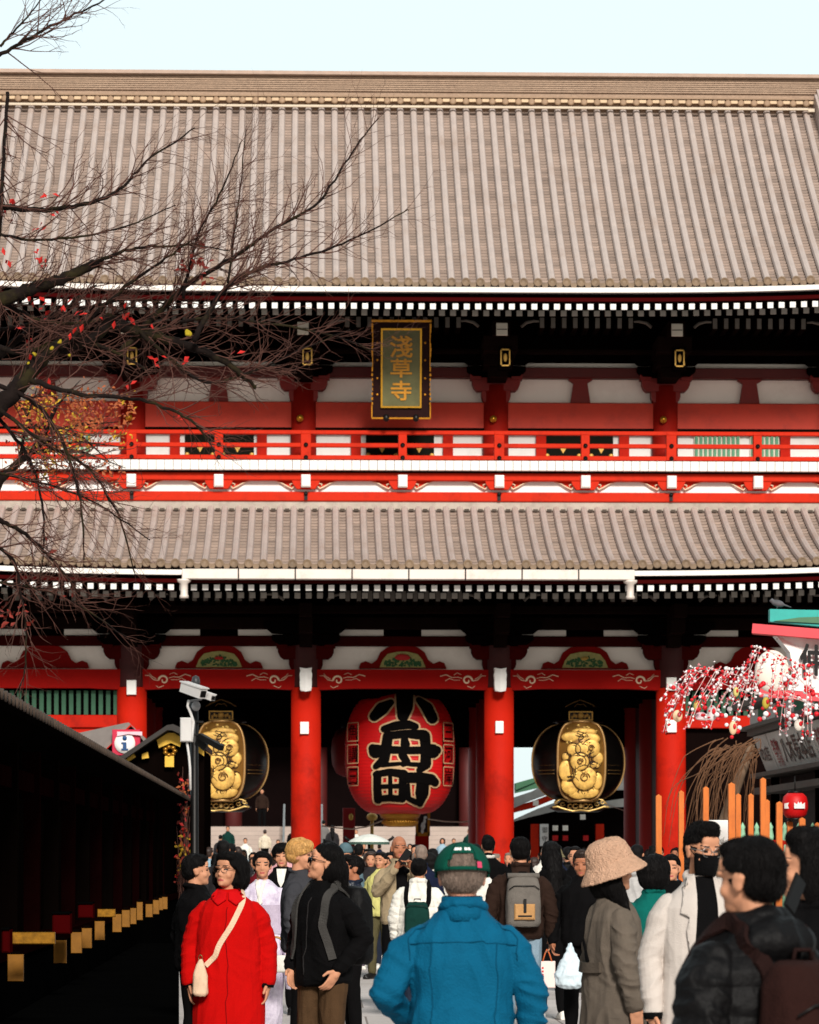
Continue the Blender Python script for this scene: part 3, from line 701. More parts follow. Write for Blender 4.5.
patch(P9.root, b_, [(-.05, 1.45), (-.02, 1.45), (.03, 1.25), (.0, 1.22)], .01, WHT, 'collar_band', th=.005); patch(P9.root, b_, [(.05, 1.45), (.02, 1.45), (-.03, 1.25), (.0, 1.22)], .012, WHT, 'collar_band', th=.005)
q = P(276, 948, 26); hbg = empty('basket_bag', (q.x, q.y, q.z - .2), label='small white and tan handbag hanging behind the red coat', cat='bag')
m = MB(); m.loft([(0, .1, .05), (.02, .13, .06), (.13, .12, .055), (.14, .115, .05)], 20, power=3); m.build('bag_body', WHT, hbg, local=True)
m = MB(); m.tube([(.09 * math.cos(a), 0, .14 + .15 * math.sin(a)) for a in [k / 10 * math.pi for k in range(11)]], .01, 6); m.build('handle', TAN, hbg, local=True)
P10 = person(282, 31, 1.66, 176, 'mop', HAIRB, 'jacket', BLK, BLK, 'person in a black jacket over a white shirt with a badge on the chest', vox=.009, aR='bent', seed=10, uniq=True)
b_ = bvh_of(P10.top); patch(P10.root, b_, [(-.05, 1.46), (.05, 1.46), (.03, 1.33), (0, 1.27), (-.03, 1.33)], .005, WHT, 'white_shirt')
m = MB(); q_, no, i_, d_ = b_.find_nearest(V(.02, .2, 1.24)); m.ell(q_ + V(0, .004, 0), (.024, .006, .024), 14, 6); m.build('badge', WHITEP, P10.root, local=True)
P11 = person(300, 24, 1.67, -100, 'mop', HAIRY, 'jacket', cl('smoke_jacket', (58, 58, 62)), BLK, 'person with bleached blond hair behind the person with sunglasses', aL='down', aR='down', turn=-4, vox=.009, seed=11, uniq=True)
P12 = person(381, 40, 1.60, 150, 'short', HAIRB, 'jacket', YEL, OLIVE, 'person in a pale yellow jacket and olive trousers', vox=.009, legs=(.0, .08), seed=12)
P13 = person(399, 32, 1.75, 188, 'bald', None, 'jacket', BEIGE, BLK, 'bald person in an open beige coat taking a photo with both hands raised', aL='phone', aR='phone', vox=.008, seed=13, uniq=True, skin=SKIN2)
b_ = bvh_of(P13.top); patch(P13.root, b_, [(-.06, 1.46), (.05, 1.46), (.05, 1.2), (.055, .85), (-.055, .85), (-.06, 1.2)], .006, BLK, 'black_shirt')
h_ = P13.m @ V(0, .36, 1.5); phone_at(h_, 'dark phone held sideways by the bald person in the beige coat', rz=R(8))
P14 = person(419, 30, 1.52, -8, 'tied', HAIRB, 'puffer', WHT, DJEAN, 'person in a white padded jacket seen from behind, beside the teal jacket', vox=.009, seed=14, uniq=True)
backpack(P14, (.26, .13, .34), DGRN, 'small dark backpack worn over the white padded jacket', z=1.08, strapmat=BLK)
P15 = person(488, 41, 1.81, 6, 'crop', HAIRB, 'jacket', BLK, BLK, 'person in a black vest with a white collar, just right of the green cap', vox=.009, seed=15, uniq=True)
m = MB(); m.lathe([(.085, 1.43), (.088, 1.465), (.075, 1.485), (.07, 1.43)], (0, -.012, 0), 24); m.build('white_collar', WHT, P15.root, local=True)
P16 = person(520, 27, 1.71, 4, 'short', HAIRB, 'jacket', DBR, JEAN, 'person in a dark brown jacket and pale jeans seen from behind', legs=(.06, -.05), vox=.009, seed=16, uniq=True, shoemat=WSHOE)
P16.root.scale = (P16.s * 1.06, P16.s * 1.05, P16.s)
backpack(P16, (.29, .15, .43), GREYB, 'grey roll-top backpack with a tan pocket on the dark brown jacket', z=1.16, strapmat=BLK, flap=TAN, roll=True)
P17 = person(551, 30, 1.68, 8, 'long', HAIRB, 'coat', BLK, BLK, 'person in a long black coat carrying a pink and white paper bag', aL='bag', legs=(.02, -.06), vox=.009, seed=17, uniq=True, shoemat=WSHOE, hood=True)
q = P(547, 960, 29.5); pb = empty('paper_bag', (q.x, q.y, q.z - .26), label='pink and white paper bag with orange handles beside the long black coat', cat='bag')
m = MB(); m.bbox(-.075, .075, -.04, .04, 0, .25, .008); bb = m.build('bag_body', M('bag_pink_white', (240, 214, 206), .6, var=.05), pb, local=True)
m = MB()
for a, c in ((-.05, -.041), (-.05, -.041)): pass
for k in range(5): m.box(-.052, -.034, -.0415, -.0405, .05 + k * .032, .068 + k * .032)
m.build('red_print', M('print_red', (190, 50, 50), .6), bb, local=True)
m = MB()
for s in (-1, 1): m.tube([(s * .045, -.03, .24), (s * .02, -.02, .32), (0, -.01, .36)], .007, 6)
m.build('handle', M('orange_handle', (190, 92, 44), .6), pb, local=True)
P18 = person(555, 40, 1.62, 20, 'none', None, 'jacket', cl('mushroom_jacket', (150, 134, 126)), BLK, 'person in a small olive beige bucket hat behind the person in the long black coat', vox=.012, seed=18, uniq=True)
mb = MB(); mb.lathe([(.0, 1.74), (.07, 1.735), (.095, 1.68), (.105, 1.65), (.14, 1.61), (.13, 1.605), (.09, 1.63), (0, 1.64)], (0, -.01, 0), 28); me = remeshed(mb, .009, 'bucket_hat', 1); o = place('bucket_hat', me, P18.root); setm(o, cl('olive_beige_hat', (120, 112, 84)))
P19 = person(582, 27, 1.60, 168, 'crop', HAIRD, 'jacket', BLK, BLK, 'short-haired person in black facing the camera with a white plastic bag', aR='bag', pitch=-12, vox=.009, seed=19, uniq=True, skin=SKIN2)
q = P(570, 955, 26.6); pb = empty('plastic_bag', (q.x, q.y, q.z - .28), label='pale translucent-looking plastic carrier bag held beside the taupe coat', cat='bag')
mb = MB(); mb.loft([(.0, .07, .05), (.03, .12, .08), (.12, .13, .085), (.22, .09, .06), (.32, .035, .03), (.38, .02, .02)], 20); me = remeshed(mb, .01, 'bag_body', 2); wrinkle(me, .008, 16, 4, 1); o = place('bag_body', me, pb); setm(o, M('thin_white_plastic', (206, 222, 230), .35, var=.08, vs=6, spec=.5))
P20 = person(575, 36, 1.66, 165, 'short', HAIRB, 'jacket', BLK, BLK, 'person with a pale collar looking toward the camera behind the short-haired person in black', vox=.012, seed=20)
P21 = person(653, 21, 1.53, 5, 'afro', HAIRB, 'jacket', cl('teal_green_jacket', (10, 92, 84)), BLK, 'person with full black hair and a teal green jacket, left of the pale coat', vox=.009, seed=21, uniq=True)
P22 = person(671, 25, 1.56, 172, 'short', HAIRB, 'jacket', BLK, BLK, 'young person in black facing the camera just left of the pale coat', vox=.009, seed=22, uniq=True)
P23 = person(637, 36, 1.68, -20, 'short', HAIRB, 'jacket', cl('light_grey_hoodie', (180, 178, 176)), BLK, 'person in a light grey hoodie behind the teal green jacket', vox=.012, seed=23, hood=True)
P24 = person(330, 38, 1.73, 150, 'crop', HAIRB, 'jacket', cl('ash_jacket', (70, 68, 72)), BLK, 'person with short black hair in an ash jacket right of the left red column', vox=.012, seed=24)
P25 = person(345, 43, 1.7, 20, 'none', None, 'jacket', cl('slate_jacket', (88, 110, 118)), BLK, 'person in a grey-blue knitted beanie under the left side of the giant lantern', vox=.012, seed=25)
mb = MB(); mb.ell(P25.T @ V(0, -.01, 1.64), (.095, .105, .095), 16, 12); mb.lathe([(.1, 1.6), (.105, 1.62), (.1, 1.645)], (0, -.01, 0), 20); me = remeshed(mb, .009, 'beanie', 1); o = place('beanie', me, P25.root); setm(o, cl('grey_blue_knit', (84, 108, 116)))
P26 = person(353, 27, 1.55, 100, 'crop', HAIRB, 'jacket', cl('navy_white_jacket', (28, 34, 48), dirt=((220, 220, 220), .8, 9)), BLK, 'person in a navy jacket with white markings facing left behind the black backpack', vox=.009, seed=26, uniq=True, skin=SKIN2)
P27 = person(370, 47, 1.66, 130, 'short', HAIRB, 'jacket', cl('blue_hood_jacket', (16, 66, 96)), BLK, 'person in a blue hooded jacket left of the pale yellow jacket', hood=True, vox=.012, seed=27)
P28 = person(347, 34, 1.5, 30, 'bob', HAIRD, 'coat', cl('lilac_coat', (176, 160, 176)), BLK, 'person in a lilac coat with brown bobbed hair behind the black backpack', vox=.012, seed=28)
P29 = person(568, 45, 1.68, 10, 'short', HAIRB, 'jacket', BLKP, BLK, 'person in a glossy black jacket seen from behind, left of the plastic bag', vox=.012, seed=29)

# ================================================================ materials for the gate
RED = M('vermilion_paint', (186, 29, 9), .7, var=.1, vs=1.2, bump=.06, bs=14, spec=.12, dirt=((110, 16, 8), .7, 1.1))
REDD = M('deep_red_paint', (112, 16, 12), .6, var=.18, vs=1.5, spec=.3)
REDR = M('railing_red_paint', (200, 42, 15), .65, var=.12, vs=2, spec=.12, dirt=((128, 26, 14), .6, 2.0))
DARK = M('shade_dark_timber', (20, 9, 7), .8, var=.3, vs=2, spec=.02)  # under-eave timber: deep shade put into a near-black brown-red
BLACK = M('shade_black_timber', (8, 5, 5), .9, var=.3, spec=0)  # soffit, bracket and interior timber blackened in colour for the shade there
PLAST = M('cream_plaster', (252, 242, 232), .85, var=.03, vs=.8, spec=.1, dirt=((216, 202, 190), .35, 1.5))
WHITE = M('white_paint', (240, 238, 234), .7, var=.03, spec=.2, dirt=((205, 200, 192), .4, 3))
GREYW = M('shade_grey_rafter_ends', (176, 168, 158), .8, var=.12, spec=.15)  # second-tier ends: white paint greyed for the shade under the eave
GOLD = M('gilded_metal', (214, 158, 52), .35, .85, var=.15, vs=8)
GOLDP = M('gold_paint', (205, 160, 78), .5, .35, var=.15, vs=6)
CREAMC = M('cream_scroll_paint', (226, 200, 170), .7, var=.08)
GREENL = M('green_lattice_paint', (40, 88, 62), .6, var=.15, vs=3)
GUTT = M('gutter_sheet_metal', (224, 212, 202), .5, .1, var=.06, vs=1.0, dirt=((168, 148, 134), .5, 1.8))
IRON = M('black_iron', (22, 20, 19), .45, .5, var=.2)
FLASH = M('weathered_flashing', (176, 164, 152), .75, var=.2, vs=2.5, dirt=((130, 118, 108), .6, 4))

def tile_mat(name, rgb, stripe=.0):
    m = M(name, rgb, .58, .0, var=.13, vs=2.2, bump=.1, bs=30, spec=.35, dirt=((148, 124, 108), .6, 1.1))
    return m
RIB = tile_mat('roof_rib_tile', (181, 167, 160))
def pan_mat():
    """flat roof plates: courses and plates vary a little in tone"""
    m = M('roof_pan_tile', (150, 131, 119), .6, var=.12, vs=2.0, spec=.3, dirt=((128, 108, 96), .6, .8))
    nt = m.node_tree; N = nt.nodes; L = nt.links
    b = N['Principled BSDF']; src = b.inputs['Base Color'].links[0].from_socket
    tc = N.new('ShaderNodeTexCoord'); sp = N.new('ShaderNodeSeparateXYZ'); L.new(tc.outputs['Object'], sp.inputs[0])
    cb = N.new('ShaderNodeCombineXYZ')
    for i, (ax, q) in enumerate((('X', .327), ('Z', .115))):
        d = N.new('ShaderNodeMath'); d.operation = 'DIVIDE'; d.inputs[1].default_value = q; L.new(sp.outputs[ax], d.inputs[0])
        f = N.new('ShaderNodeMath'); f.operation = 'FLOOR'; L.new(d.outputs[0], f.inputs[0]); L.new(f.outputs[0], cb.inputs[i])
    wn = N.new('ShaderNodeTexWhiteNoise'); L.new(cb.outputs[0], wn.inputs[0])
    mr = N.new('ShaderNodeMapRange'); mr.inputs['To Min'].default_value = .8; mr.inputs['To Max'].default_value = 1.14; L.new(wn.outputs['Value'], mr.inputs['Value'])
    sc = N.new('ShaderNodeVectorMath'); sc.operation = 'SCALE'; L.new(src, sc.inputs[0]); L.new(mr.outputs[0], sc.inputs['Scale'])
    # open joints between the courses
    ad = N.new('ShaderNodeMath'); ad.operation = 'DIVIDE'; ad.inputs[1].default_value = .0905; L.new(sp.outputs['Z'], ad.inputs[0])
    fr = N.new('ShaderNodeMath'); fr.operation = 'FRACT'; L.new(ad.outputs[0], fr.inputs[0])
    lt = N.new('ShaderNodeMapRange'); lt.inputs['From Min'].default_value = .2; lt.inputs['From Max'].default_value = .42; lt.inputs['To Min'].default_value = .62; lt.inputs['To Max'].default_value = 1.06; L.new(fr.outputs[0], lt.inputs['Value'])
    s2 = N.new('ShaderNodeVectorMath'); s2.operation = 'SCALE'; L.new(sc.outputs[0], s2.inputs[0]); L.new(lt.outputs[0], s2.inputs['Scale'])
    L.new(s2.outputs[0], b.inputs['Base Color']); return m
PAN = pan_mat()
XC = 1.98
PXS = [-8.5, -4.41, -.303, 4.267, 8.35, 12.45]      # column axes of the front row
gate = empty('temple_gate', (XC, 75, 0), label='two-storey vermilion temple gate with broad grey-brown tiled roofs and round red columns', cat='temple gate')
GB = lambda mb, name, mats, par=None, **k: mb.build(name, mats, par or gate, **k)

# ---------------------------------------------------------------- roofs
PITCH = .327
def sori(x): return .13 * (abs(x - XC) / 10) ** 4 if abs(x - XC) < 12 else .13 * 1.2 ** 4 + (abs(x - XC) - 12) * .09
def build_roof(name, Ye, Yt, Ze, Zt, curve, xmax, ztrim, rows, dtop=None):
    D = Yt - Ye
    def prof(t): return Ze + (Zt - Ze) * ((1 - curve) * t + curve * t * t)
    part = None
    ribs, pans, caps = MB(), MB(), MB()
    k0 = int(-xmax / PITCH); k1 = int(xmax / PITCH)
    seg = 14
    for k in range(k0, k1 + 1):
        x = XC + k * PITCH + .05
        tm = 1.0
        if dtop and abs(x - XC) > dtop: tm = max(.04, 1 - (abs(x - XC) - dtop) / (xmax - dtop))
        pts = []; rad = []
        jx = (noise.noise(Vector((k * 3.1, Ye, 0))) * .006)
        for i in range(seg + 1):
            t = tm * i / seg; y = Ye - .03 + D * t
            z = prof(t) + sori(x) * (1 - t) + .012
            pts.append((x + jx, y, z)); rad.append(.083)
            if i < seg:   # little lap in every length of rib tile
                pts.append((x + jx, y + D * tm / seg * .93, prof(tm * (i + .93) / seg) + sori(x) * (1 - t) + .012)); rad.append(.083)
                pts.append((x + jx, y + D * tm / seg * .95, prof(tm * (i + .95) / seg) + sori(x) * (1 - t) + .012)); rad.append(.075)
        ribs.tube(pts, rad, 8, 0, smooth=False)
        # round end cap with raised rim
        z = prof(0) + sori(x) + .0
        caps.lathe([(.1, .0), (.1, -.05), (.082, -.062), (.07, -.045), (.0, -.045)], (x, Ye - .03, z), 14, axis='y')
        # pan tiles : stepped strip
        xa, xb = x, x + PITCH
        n = rows; y0 = Ye - .02
        vs = []; fs = []
        for r in range(int(n * tm) + 1):
            ta, tb = r / n, min((r + 1) / n, 1.0)
            for (t, dz) in ((ta, .045), (tb, .0)):
                y = Ye + D * t
                for (x_, c) in ((xa, .0), ((xa + xb) / 2, -.02), (xb, .0)):
                    vs.append((x_, y, prof(t) + sori(x_) * (1 - t) + dz + c - .03))
        m = len(vs) // 3
        for r in range(m - 1):
            for c in (0, 1): fs.append((r * 3 + c, r * 3 + c + 1, r * 3 + c + 4, r * 3 + c + 3))
        pans.add(vs, fs, 0)
        # drip edge tile below the pan (flat crescent)
        zz = prof(0) + sori(x + PITCH / 2)
        caps.prism([(xa + .09, zz - .01), (xb - .09, zz - .01), (xb - .09, zz - .07), (x + PITCH / 2 + .05, zz - .115), (x + PITCH / 2 - .05, zz - .115), (xa + .09, zz - .07)], Ye - .06, Ye - .01)
    main = GB(pans, name, PAN, fix=False)
    GB(ribs, 'rib_tiles', RIB, main); GB(caps, 'eave_tiles', M('eave_cap_tile', (128, 106, 84), .6, var=.25, vs=3, dirt=((72, 60, 48), .6, 5)), main)
    return main, prof

Yu = 71.9; Zu = ZZ(282, Yu); Yut = 79.0; Zut = ZZ(109, Yut)
Yl = 71.0; Zl = ZZ(564, Yl); Ylt = 75.2; Zlt = ZZ(507, Ylt)
uroof, uprof = build_roof('upper_roof', Yu, Yut, Zu, Zut, .18, 14.2, 0, 62)
lroof, lprof = build_roof('lower_roof', Yl, Ylt, Zl, Zlt, .34, 14.8, 0, 26)
# back slopes and gables so that the building is closed from elsewhere
b = MB()
def slope_back(Ye, Yt, Ze, Zt, hx, th):
    b.add([(XC - hx, Yt, Zt), (XC + hx, Yt, Zt), (XC + hx, Ye, Ze), (XC - hx, Ye, Ze), (XC - hx, Yt, Zt - th), (XC + hx, Yt, Zt - th), (XC + hx, Ye, Ze - th), (XC - hx, Ye, Ze - th)],
          [(0, 1, 2, 3), (7, 6, 5, 4), (0, 3, 7, 4), (1, 5, 6, 2), (3, 2, 6, 7), (0, 4, 5, 1)], 0)
slope_back(87.1, 80.0, Zu, Zut, 14.0, .3)
slope_back(88, 83.8, Zl, Zlt, 14.6, .3)
GB(b, 'rear_roof_slope', PAN)
# ridge
rg = MB(); Zr0 = ZZ(107, 79.0); Zr1 = ZZ(74.5, 79.1)
hx = 13.6
rg.box(XC - hx, XC + hx, 78.98, 80.0, Zr0 - .2, Zr1 - .12)
for i in range(9):                                   # stacked thin ridge courses
    z = Zr0 + .38 + i * .052
    rg.box(XC - hx, XC + hx, 78.93 - .006 * (i % 2), 78.985, z, z + .036)
ridge = GB(rg, 'ridge', M('ridge_tile', (160, 134, 112), .65, var=.3, vs=5, stretch=(2.5, 1, 6), dirt=((138, 110, 90), .5, 1)), uroof)
rt = MB(); rt.box(XC - hx - .1, XC + hx + .1, 78.8, 80.15, Zr1 - .075, Zr1 - .03)
rt.box(XC - hx - .05, XC + hx + .05, 78.88, 80.1, Zr1 - .03, Zr1 + .03)
GB(rt, 'ridge_cap', M('ridge_cap_tile', (176, 152, 136), .7, var=.15, vs=4), uroof)
rc = MB()
zc = ZZ(101, 78.85)
for k in range(-42, 43):
    x = XC + k * PITCH + .05
    rc.lathe([(.085, .0), (.085, -.13), (.06, -.145), (0, -.145)], (x, 78.95, zc), 12, axis='y')
rc2 = MB()
for k in range(-42, 42):
    x = XC + (k + .5) * PITCH + .05
    rc2.box(x - .085, x + .085, 78.86, 78.97, zc + .0, zc + .075)
rc.box(XC - hx, XC + hx, 78.84, 78.99, zc + .1, zc + .135)
rc.box(XC - hx, XC + hx, 78.84, 78.99, zc - .15, zc - .12)
GB(rc, 'ridge_end_tiles', M('ridge_round_tile', (150, 122, 96), .6, var=.2), uroof)
GB(rc2, 'ridge_ornaments', M('ridge_pale_ornament', (206, 178, 144), .6, var=.1), uroof)
rl = MB(); rl.box(XC - 10.2, XC + 10.2, 78.62, 78.7, ZZ(107.4, 78.65), ZZ(105.3, 78.65))
rl.box(XC + 10.2, XC + 10.36, 78.6, 78.7, ZZ(109.2, 78.65), ZZ(106, 78.65))
GB(rl, 'snow_rail', M('snow_rail_cream', (206, 190, 168), .7, var=.1), uroof)
# descending ridges
for sx in (-1, 1):
    dr = MB(); pts = []
    for i in range(13):
        t = 1 - i / 12 * .82
        pts.append((XC + sx * (10.55 + .25 * (i / 12)), Yu + (Yut - Yu) * t - .05, uprof(t) + .22))
    for a, c in zip(pts, pts[1:]):
        dr.beam(a, c, .34, .46); dr.beam((a[0], a[1], a[2] + .27), (c[0], c[1], c[2] + .27), .2, .14)
    GB(dr, 'descending_ridge', RIB, uroof)

# ---------------------------------------------------------------- eaves
def eave(nm, Ye, Yw, Zw, py_board, py_red, Yb, py_r1, Yr1, py_r2, Yr2, mult):
    """board, red fascia, rafters in two tiers, soffit"""
    part = MB()
    xs = [XC - 14 + i * .5 for i in range(57)]
    def strip(mb, y0, y1, za, zb, x0=-14, x1=14):
        q = [x for x in xs if XC + x0 - .01 <= x <= XC + x1 + .01]
        for a, c in zip(q, q[1:]):
            sa, sc = sori(a), sori(c)
            mb.add([(a, y0, za + sa), (c, y0, za + sc), (c, y1, za + sc), (a, y1, za + sa), (a, y0, zb + sa), (c, y0, zb + sc), (c, y1, zb + sc), (a, y1, zb + sa)],
                   [(0, 1, 5, 4), (3, 2, 1, 0), (4, 5, 6, 7), (2, 3, 7, 6)], 0)
    strip(part, Yb, Yb + .2, ZZ(py_board[1], Yb), ZZ(py_board[0], Yb))
    e = GB(part, nm, M('white_eave_board', (240, 232, 224), .7, var=.05, vs=.7, dirt=((200, 186, 174), .3, 1.5)))
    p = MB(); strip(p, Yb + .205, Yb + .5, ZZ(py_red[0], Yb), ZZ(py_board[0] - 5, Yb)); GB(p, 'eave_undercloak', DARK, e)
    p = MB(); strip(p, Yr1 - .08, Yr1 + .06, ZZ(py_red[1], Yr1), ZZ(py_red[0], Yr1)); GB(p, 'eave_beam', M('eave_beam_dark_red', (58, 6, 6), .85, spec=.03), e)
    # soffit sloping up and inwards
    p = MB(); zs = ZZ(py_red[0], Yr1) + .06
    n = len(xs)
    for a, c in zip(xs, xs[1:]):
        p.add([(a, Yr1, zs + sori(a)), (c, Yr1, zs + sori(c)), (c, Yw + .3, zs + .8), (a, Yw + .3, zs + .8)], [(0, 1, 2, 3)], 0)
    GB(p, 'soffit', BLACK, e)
    # rafters, each its own
    w = .062
    for (pyc, Y, L, sz, wm_, pitch, wtop) in ((py_r1, Yr1, 2.4, .062, WHITE, .2565, .003), (py_r2, Yr2, 1.6, .062, GREYW, .2565, .003)):
        mb = MB()
        mb.add([(-sz, .004, -sz), (sz, .004, -sz), (sz, .004, sz), (-sz, .004, sz), (-sz, L, -sz + .3 * L), (sz, L, -sz + .3 * L), (sz, L, sz + .3 * L), (-sz, L, sz + .3 * L)],
               [(0, 1, 5, 4), (1, 2, 6, 5), (2, 3, 7, 6), (3, 0, 4, 7), (4, 5, 6, 7)], 0)
        mb.bbox(-sz - .004, sz + .004, -.014, .006, -sz - .004, sz + .004, .006, 1)
        me = mb.mesh('rafter'); me.materials.append(DARK); me.materials.append(wm_)
        idx = list(range(-52, 53)); idx.sort(key=lambda k: abs(XC + k * pitch - XX(409, Y)))
        near = idx[:(50 if True else 0)]; rest = idx[50:]
        for k in near:
            x = XC + k * pitch + .1
            o = place('rafter', me); o.location = (x, Y, ZZ(pyc, Y) + sori(x) + noise.noise(Vector((k * 1.7, Y, 0))) * .006); attach(o, e)
        ms = MB()
        vv = [v.co.copy() for v in me.vertices]; ff = [(tuple(q.vertices), q.material_index) for q in me.polygons]
        for k in rest:
            x = XC + k * pitch + .1; of = Vector((x, Y, ZZ(pyc, Y) + sori(x)))
            bq = len(ms.v); ms.v.extend([tuple(v + of) for v in vv])
            for fv, mi in ff: ms.f.append(tuple(bq + i for i in fv)); ms.m.append(mi); ms.sm.append(False)
        o = GB(ms, 'rafter', [DARK, wm_], e); o['kind'] = 'stuff'
    return e
ueave = eave('upper_eave', Yu, 76.5, 0, (286.5, 291.5), (297.5, 301), 71.84, 306, 71.98, 312.5, 73.3, 1)
leave = eave('lower_eave', Yl, 75.6, 0, (570.5, 575.5), (580, 583.5), 70.95, 588, 71.08, 595.5, 72.4, 1)
# third tier of short tail rafters above each bay, grey
mb = MB(); mb.box(-.055, .055, 0, .9, -.14, .14, 0); mb.box(-.05, .05, -.01, 0, -.12, .12, 1)
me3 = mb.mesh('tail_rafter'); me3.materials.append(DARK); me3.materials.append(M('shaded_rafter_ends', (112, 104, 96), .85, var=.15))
mb = MB(); mb.tube([(-.0, 0, 0), (.12, 0, .1), (.3, 0, .14), (.42, 0, .13)], [.04, .04, .032, .02], 6)
mec = mb.mesh('curved_bracket_arm'); mec.materials.append(me3.materials[1])
def bays(Y):
    return [(a + c) / 2 for a, c in zip(PXS, PXS[1:])]
for (par, Y, z, wide) in ((ueave, 74.6, ZZ(322, 74.6), 1.0), (leave, 73.6, ZZ(596, 73.6), 1.0)):
    for bx, a, c in zip(bays(0), PXS, PXS[1:]):
        half = (c - a) / 2 - .92
        n = int(half * 2 / .262)
        for i in range(n + 1):
            o = place('tail_rafter', me3); o.location = (bx + (i - n / 2) * .262, Y, z); attach(o, par)
        for sx in (-1, 1):
            o = place('bracket_arm', mec); o.location = (bx + sx * (half + .42), Y - .02, z - .1); o.scale = (-sx, 1, 1); attach(o, par)
# gutter with funnels on the lower eave
g = MB(); gx0, gx1 = XX(182, 70.95), XX(634, 70.95)
g0, g1 = ZZ(580, 70.9), ZZ(570, 70.9)
n = 8
for i in range(n):
    a = gx0 + (gx1 - gx0) * i / n; c = gx0 + (gx1 - gx0) * (i + 1) / n
    g.bbox(a + .012, c - .012, 70.68, 70.93, g0, g1, .012)
gut = GB(g, 'gutter', GUTT)
g = MB()
for i in range(1, n): a = gx0 + (gx1 - gx0) * i / n; g.box(a - .012, a + .012, 70.69, 70.92, g0 + .01, g1 - .01)
GB(g, 'gutter_joints', DARK, gut)
for px in (184.5, 629.5):
    g = MB(); x = XX(px, 71)
    g.lathe([(.16, g0 + .0), (.15, g0 - .05), (.085, g0 - .1), (.08, g0 - .34), (.1, g0 - .36), (.1, g0 - .42)], (x, 70.83, 0), 14)
    GB(g, 'downspout', GUTT, gut)

# ---------------------------------------------------------------- columns
def column(x, y, z0, z1, r, mat, par=None):
    m = MB()
    m.lathe([(r * 1.02, z0), (r * 1.02, z0 + .05), (r, z0 + .3), (r, (z0 + z1) / 2), (r * .985, z1)], (x, y, 0), 40)
    return GB(m, 'column', mat, par)
for x in PXS: 
    c = column(x, 75, .25, ZZ(688, 75), .355, RED); column(x, 75.02, ZZ(688, 75), 7.2, .33, M('column_head_shade', (60, 8, 6), .7, var=.2), c)  # column top in a darker copy of the red, for the eave's shade
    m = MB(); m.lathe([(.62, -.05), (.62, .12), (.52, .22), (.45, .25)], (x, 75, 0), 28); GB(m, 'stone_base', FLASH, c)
for y in (79, 83):
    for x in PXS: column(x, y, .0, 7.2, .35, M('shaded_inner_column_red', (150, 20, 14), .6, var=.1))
# name plates on columns
for (px, pa, pb, w) in ((131.5, 680.5, 695, 9.5), (304.5, 722, 734, 8.5), (499.5, 721, 733, 8), (671.5, 677, 690, 10), (671.5, 719.5, 732, 10)):
    Y = 74.6; m = MB(); x = XX(px, Y); hw = w / 2 / F * Y
    m.bbox(x - hw, x + hw, Y - .03, Y + .2, ZZ(pb, Y), ZZ(pa, Y), .008)
    GB(m, 'name_plate', M('white_plate', (246, 244, 238), .5, var=.03))

def beamx(name, Y, th, pa, pb, mat, x0=-9.2, x1=13.2, bev=.02, par=None):
    m = MB(); m.bbox(x0, x1, Y, Y + th, ZZ(pb, Y), ZZ(pa, Y), bev)
    return GB(m, name, mat, par)
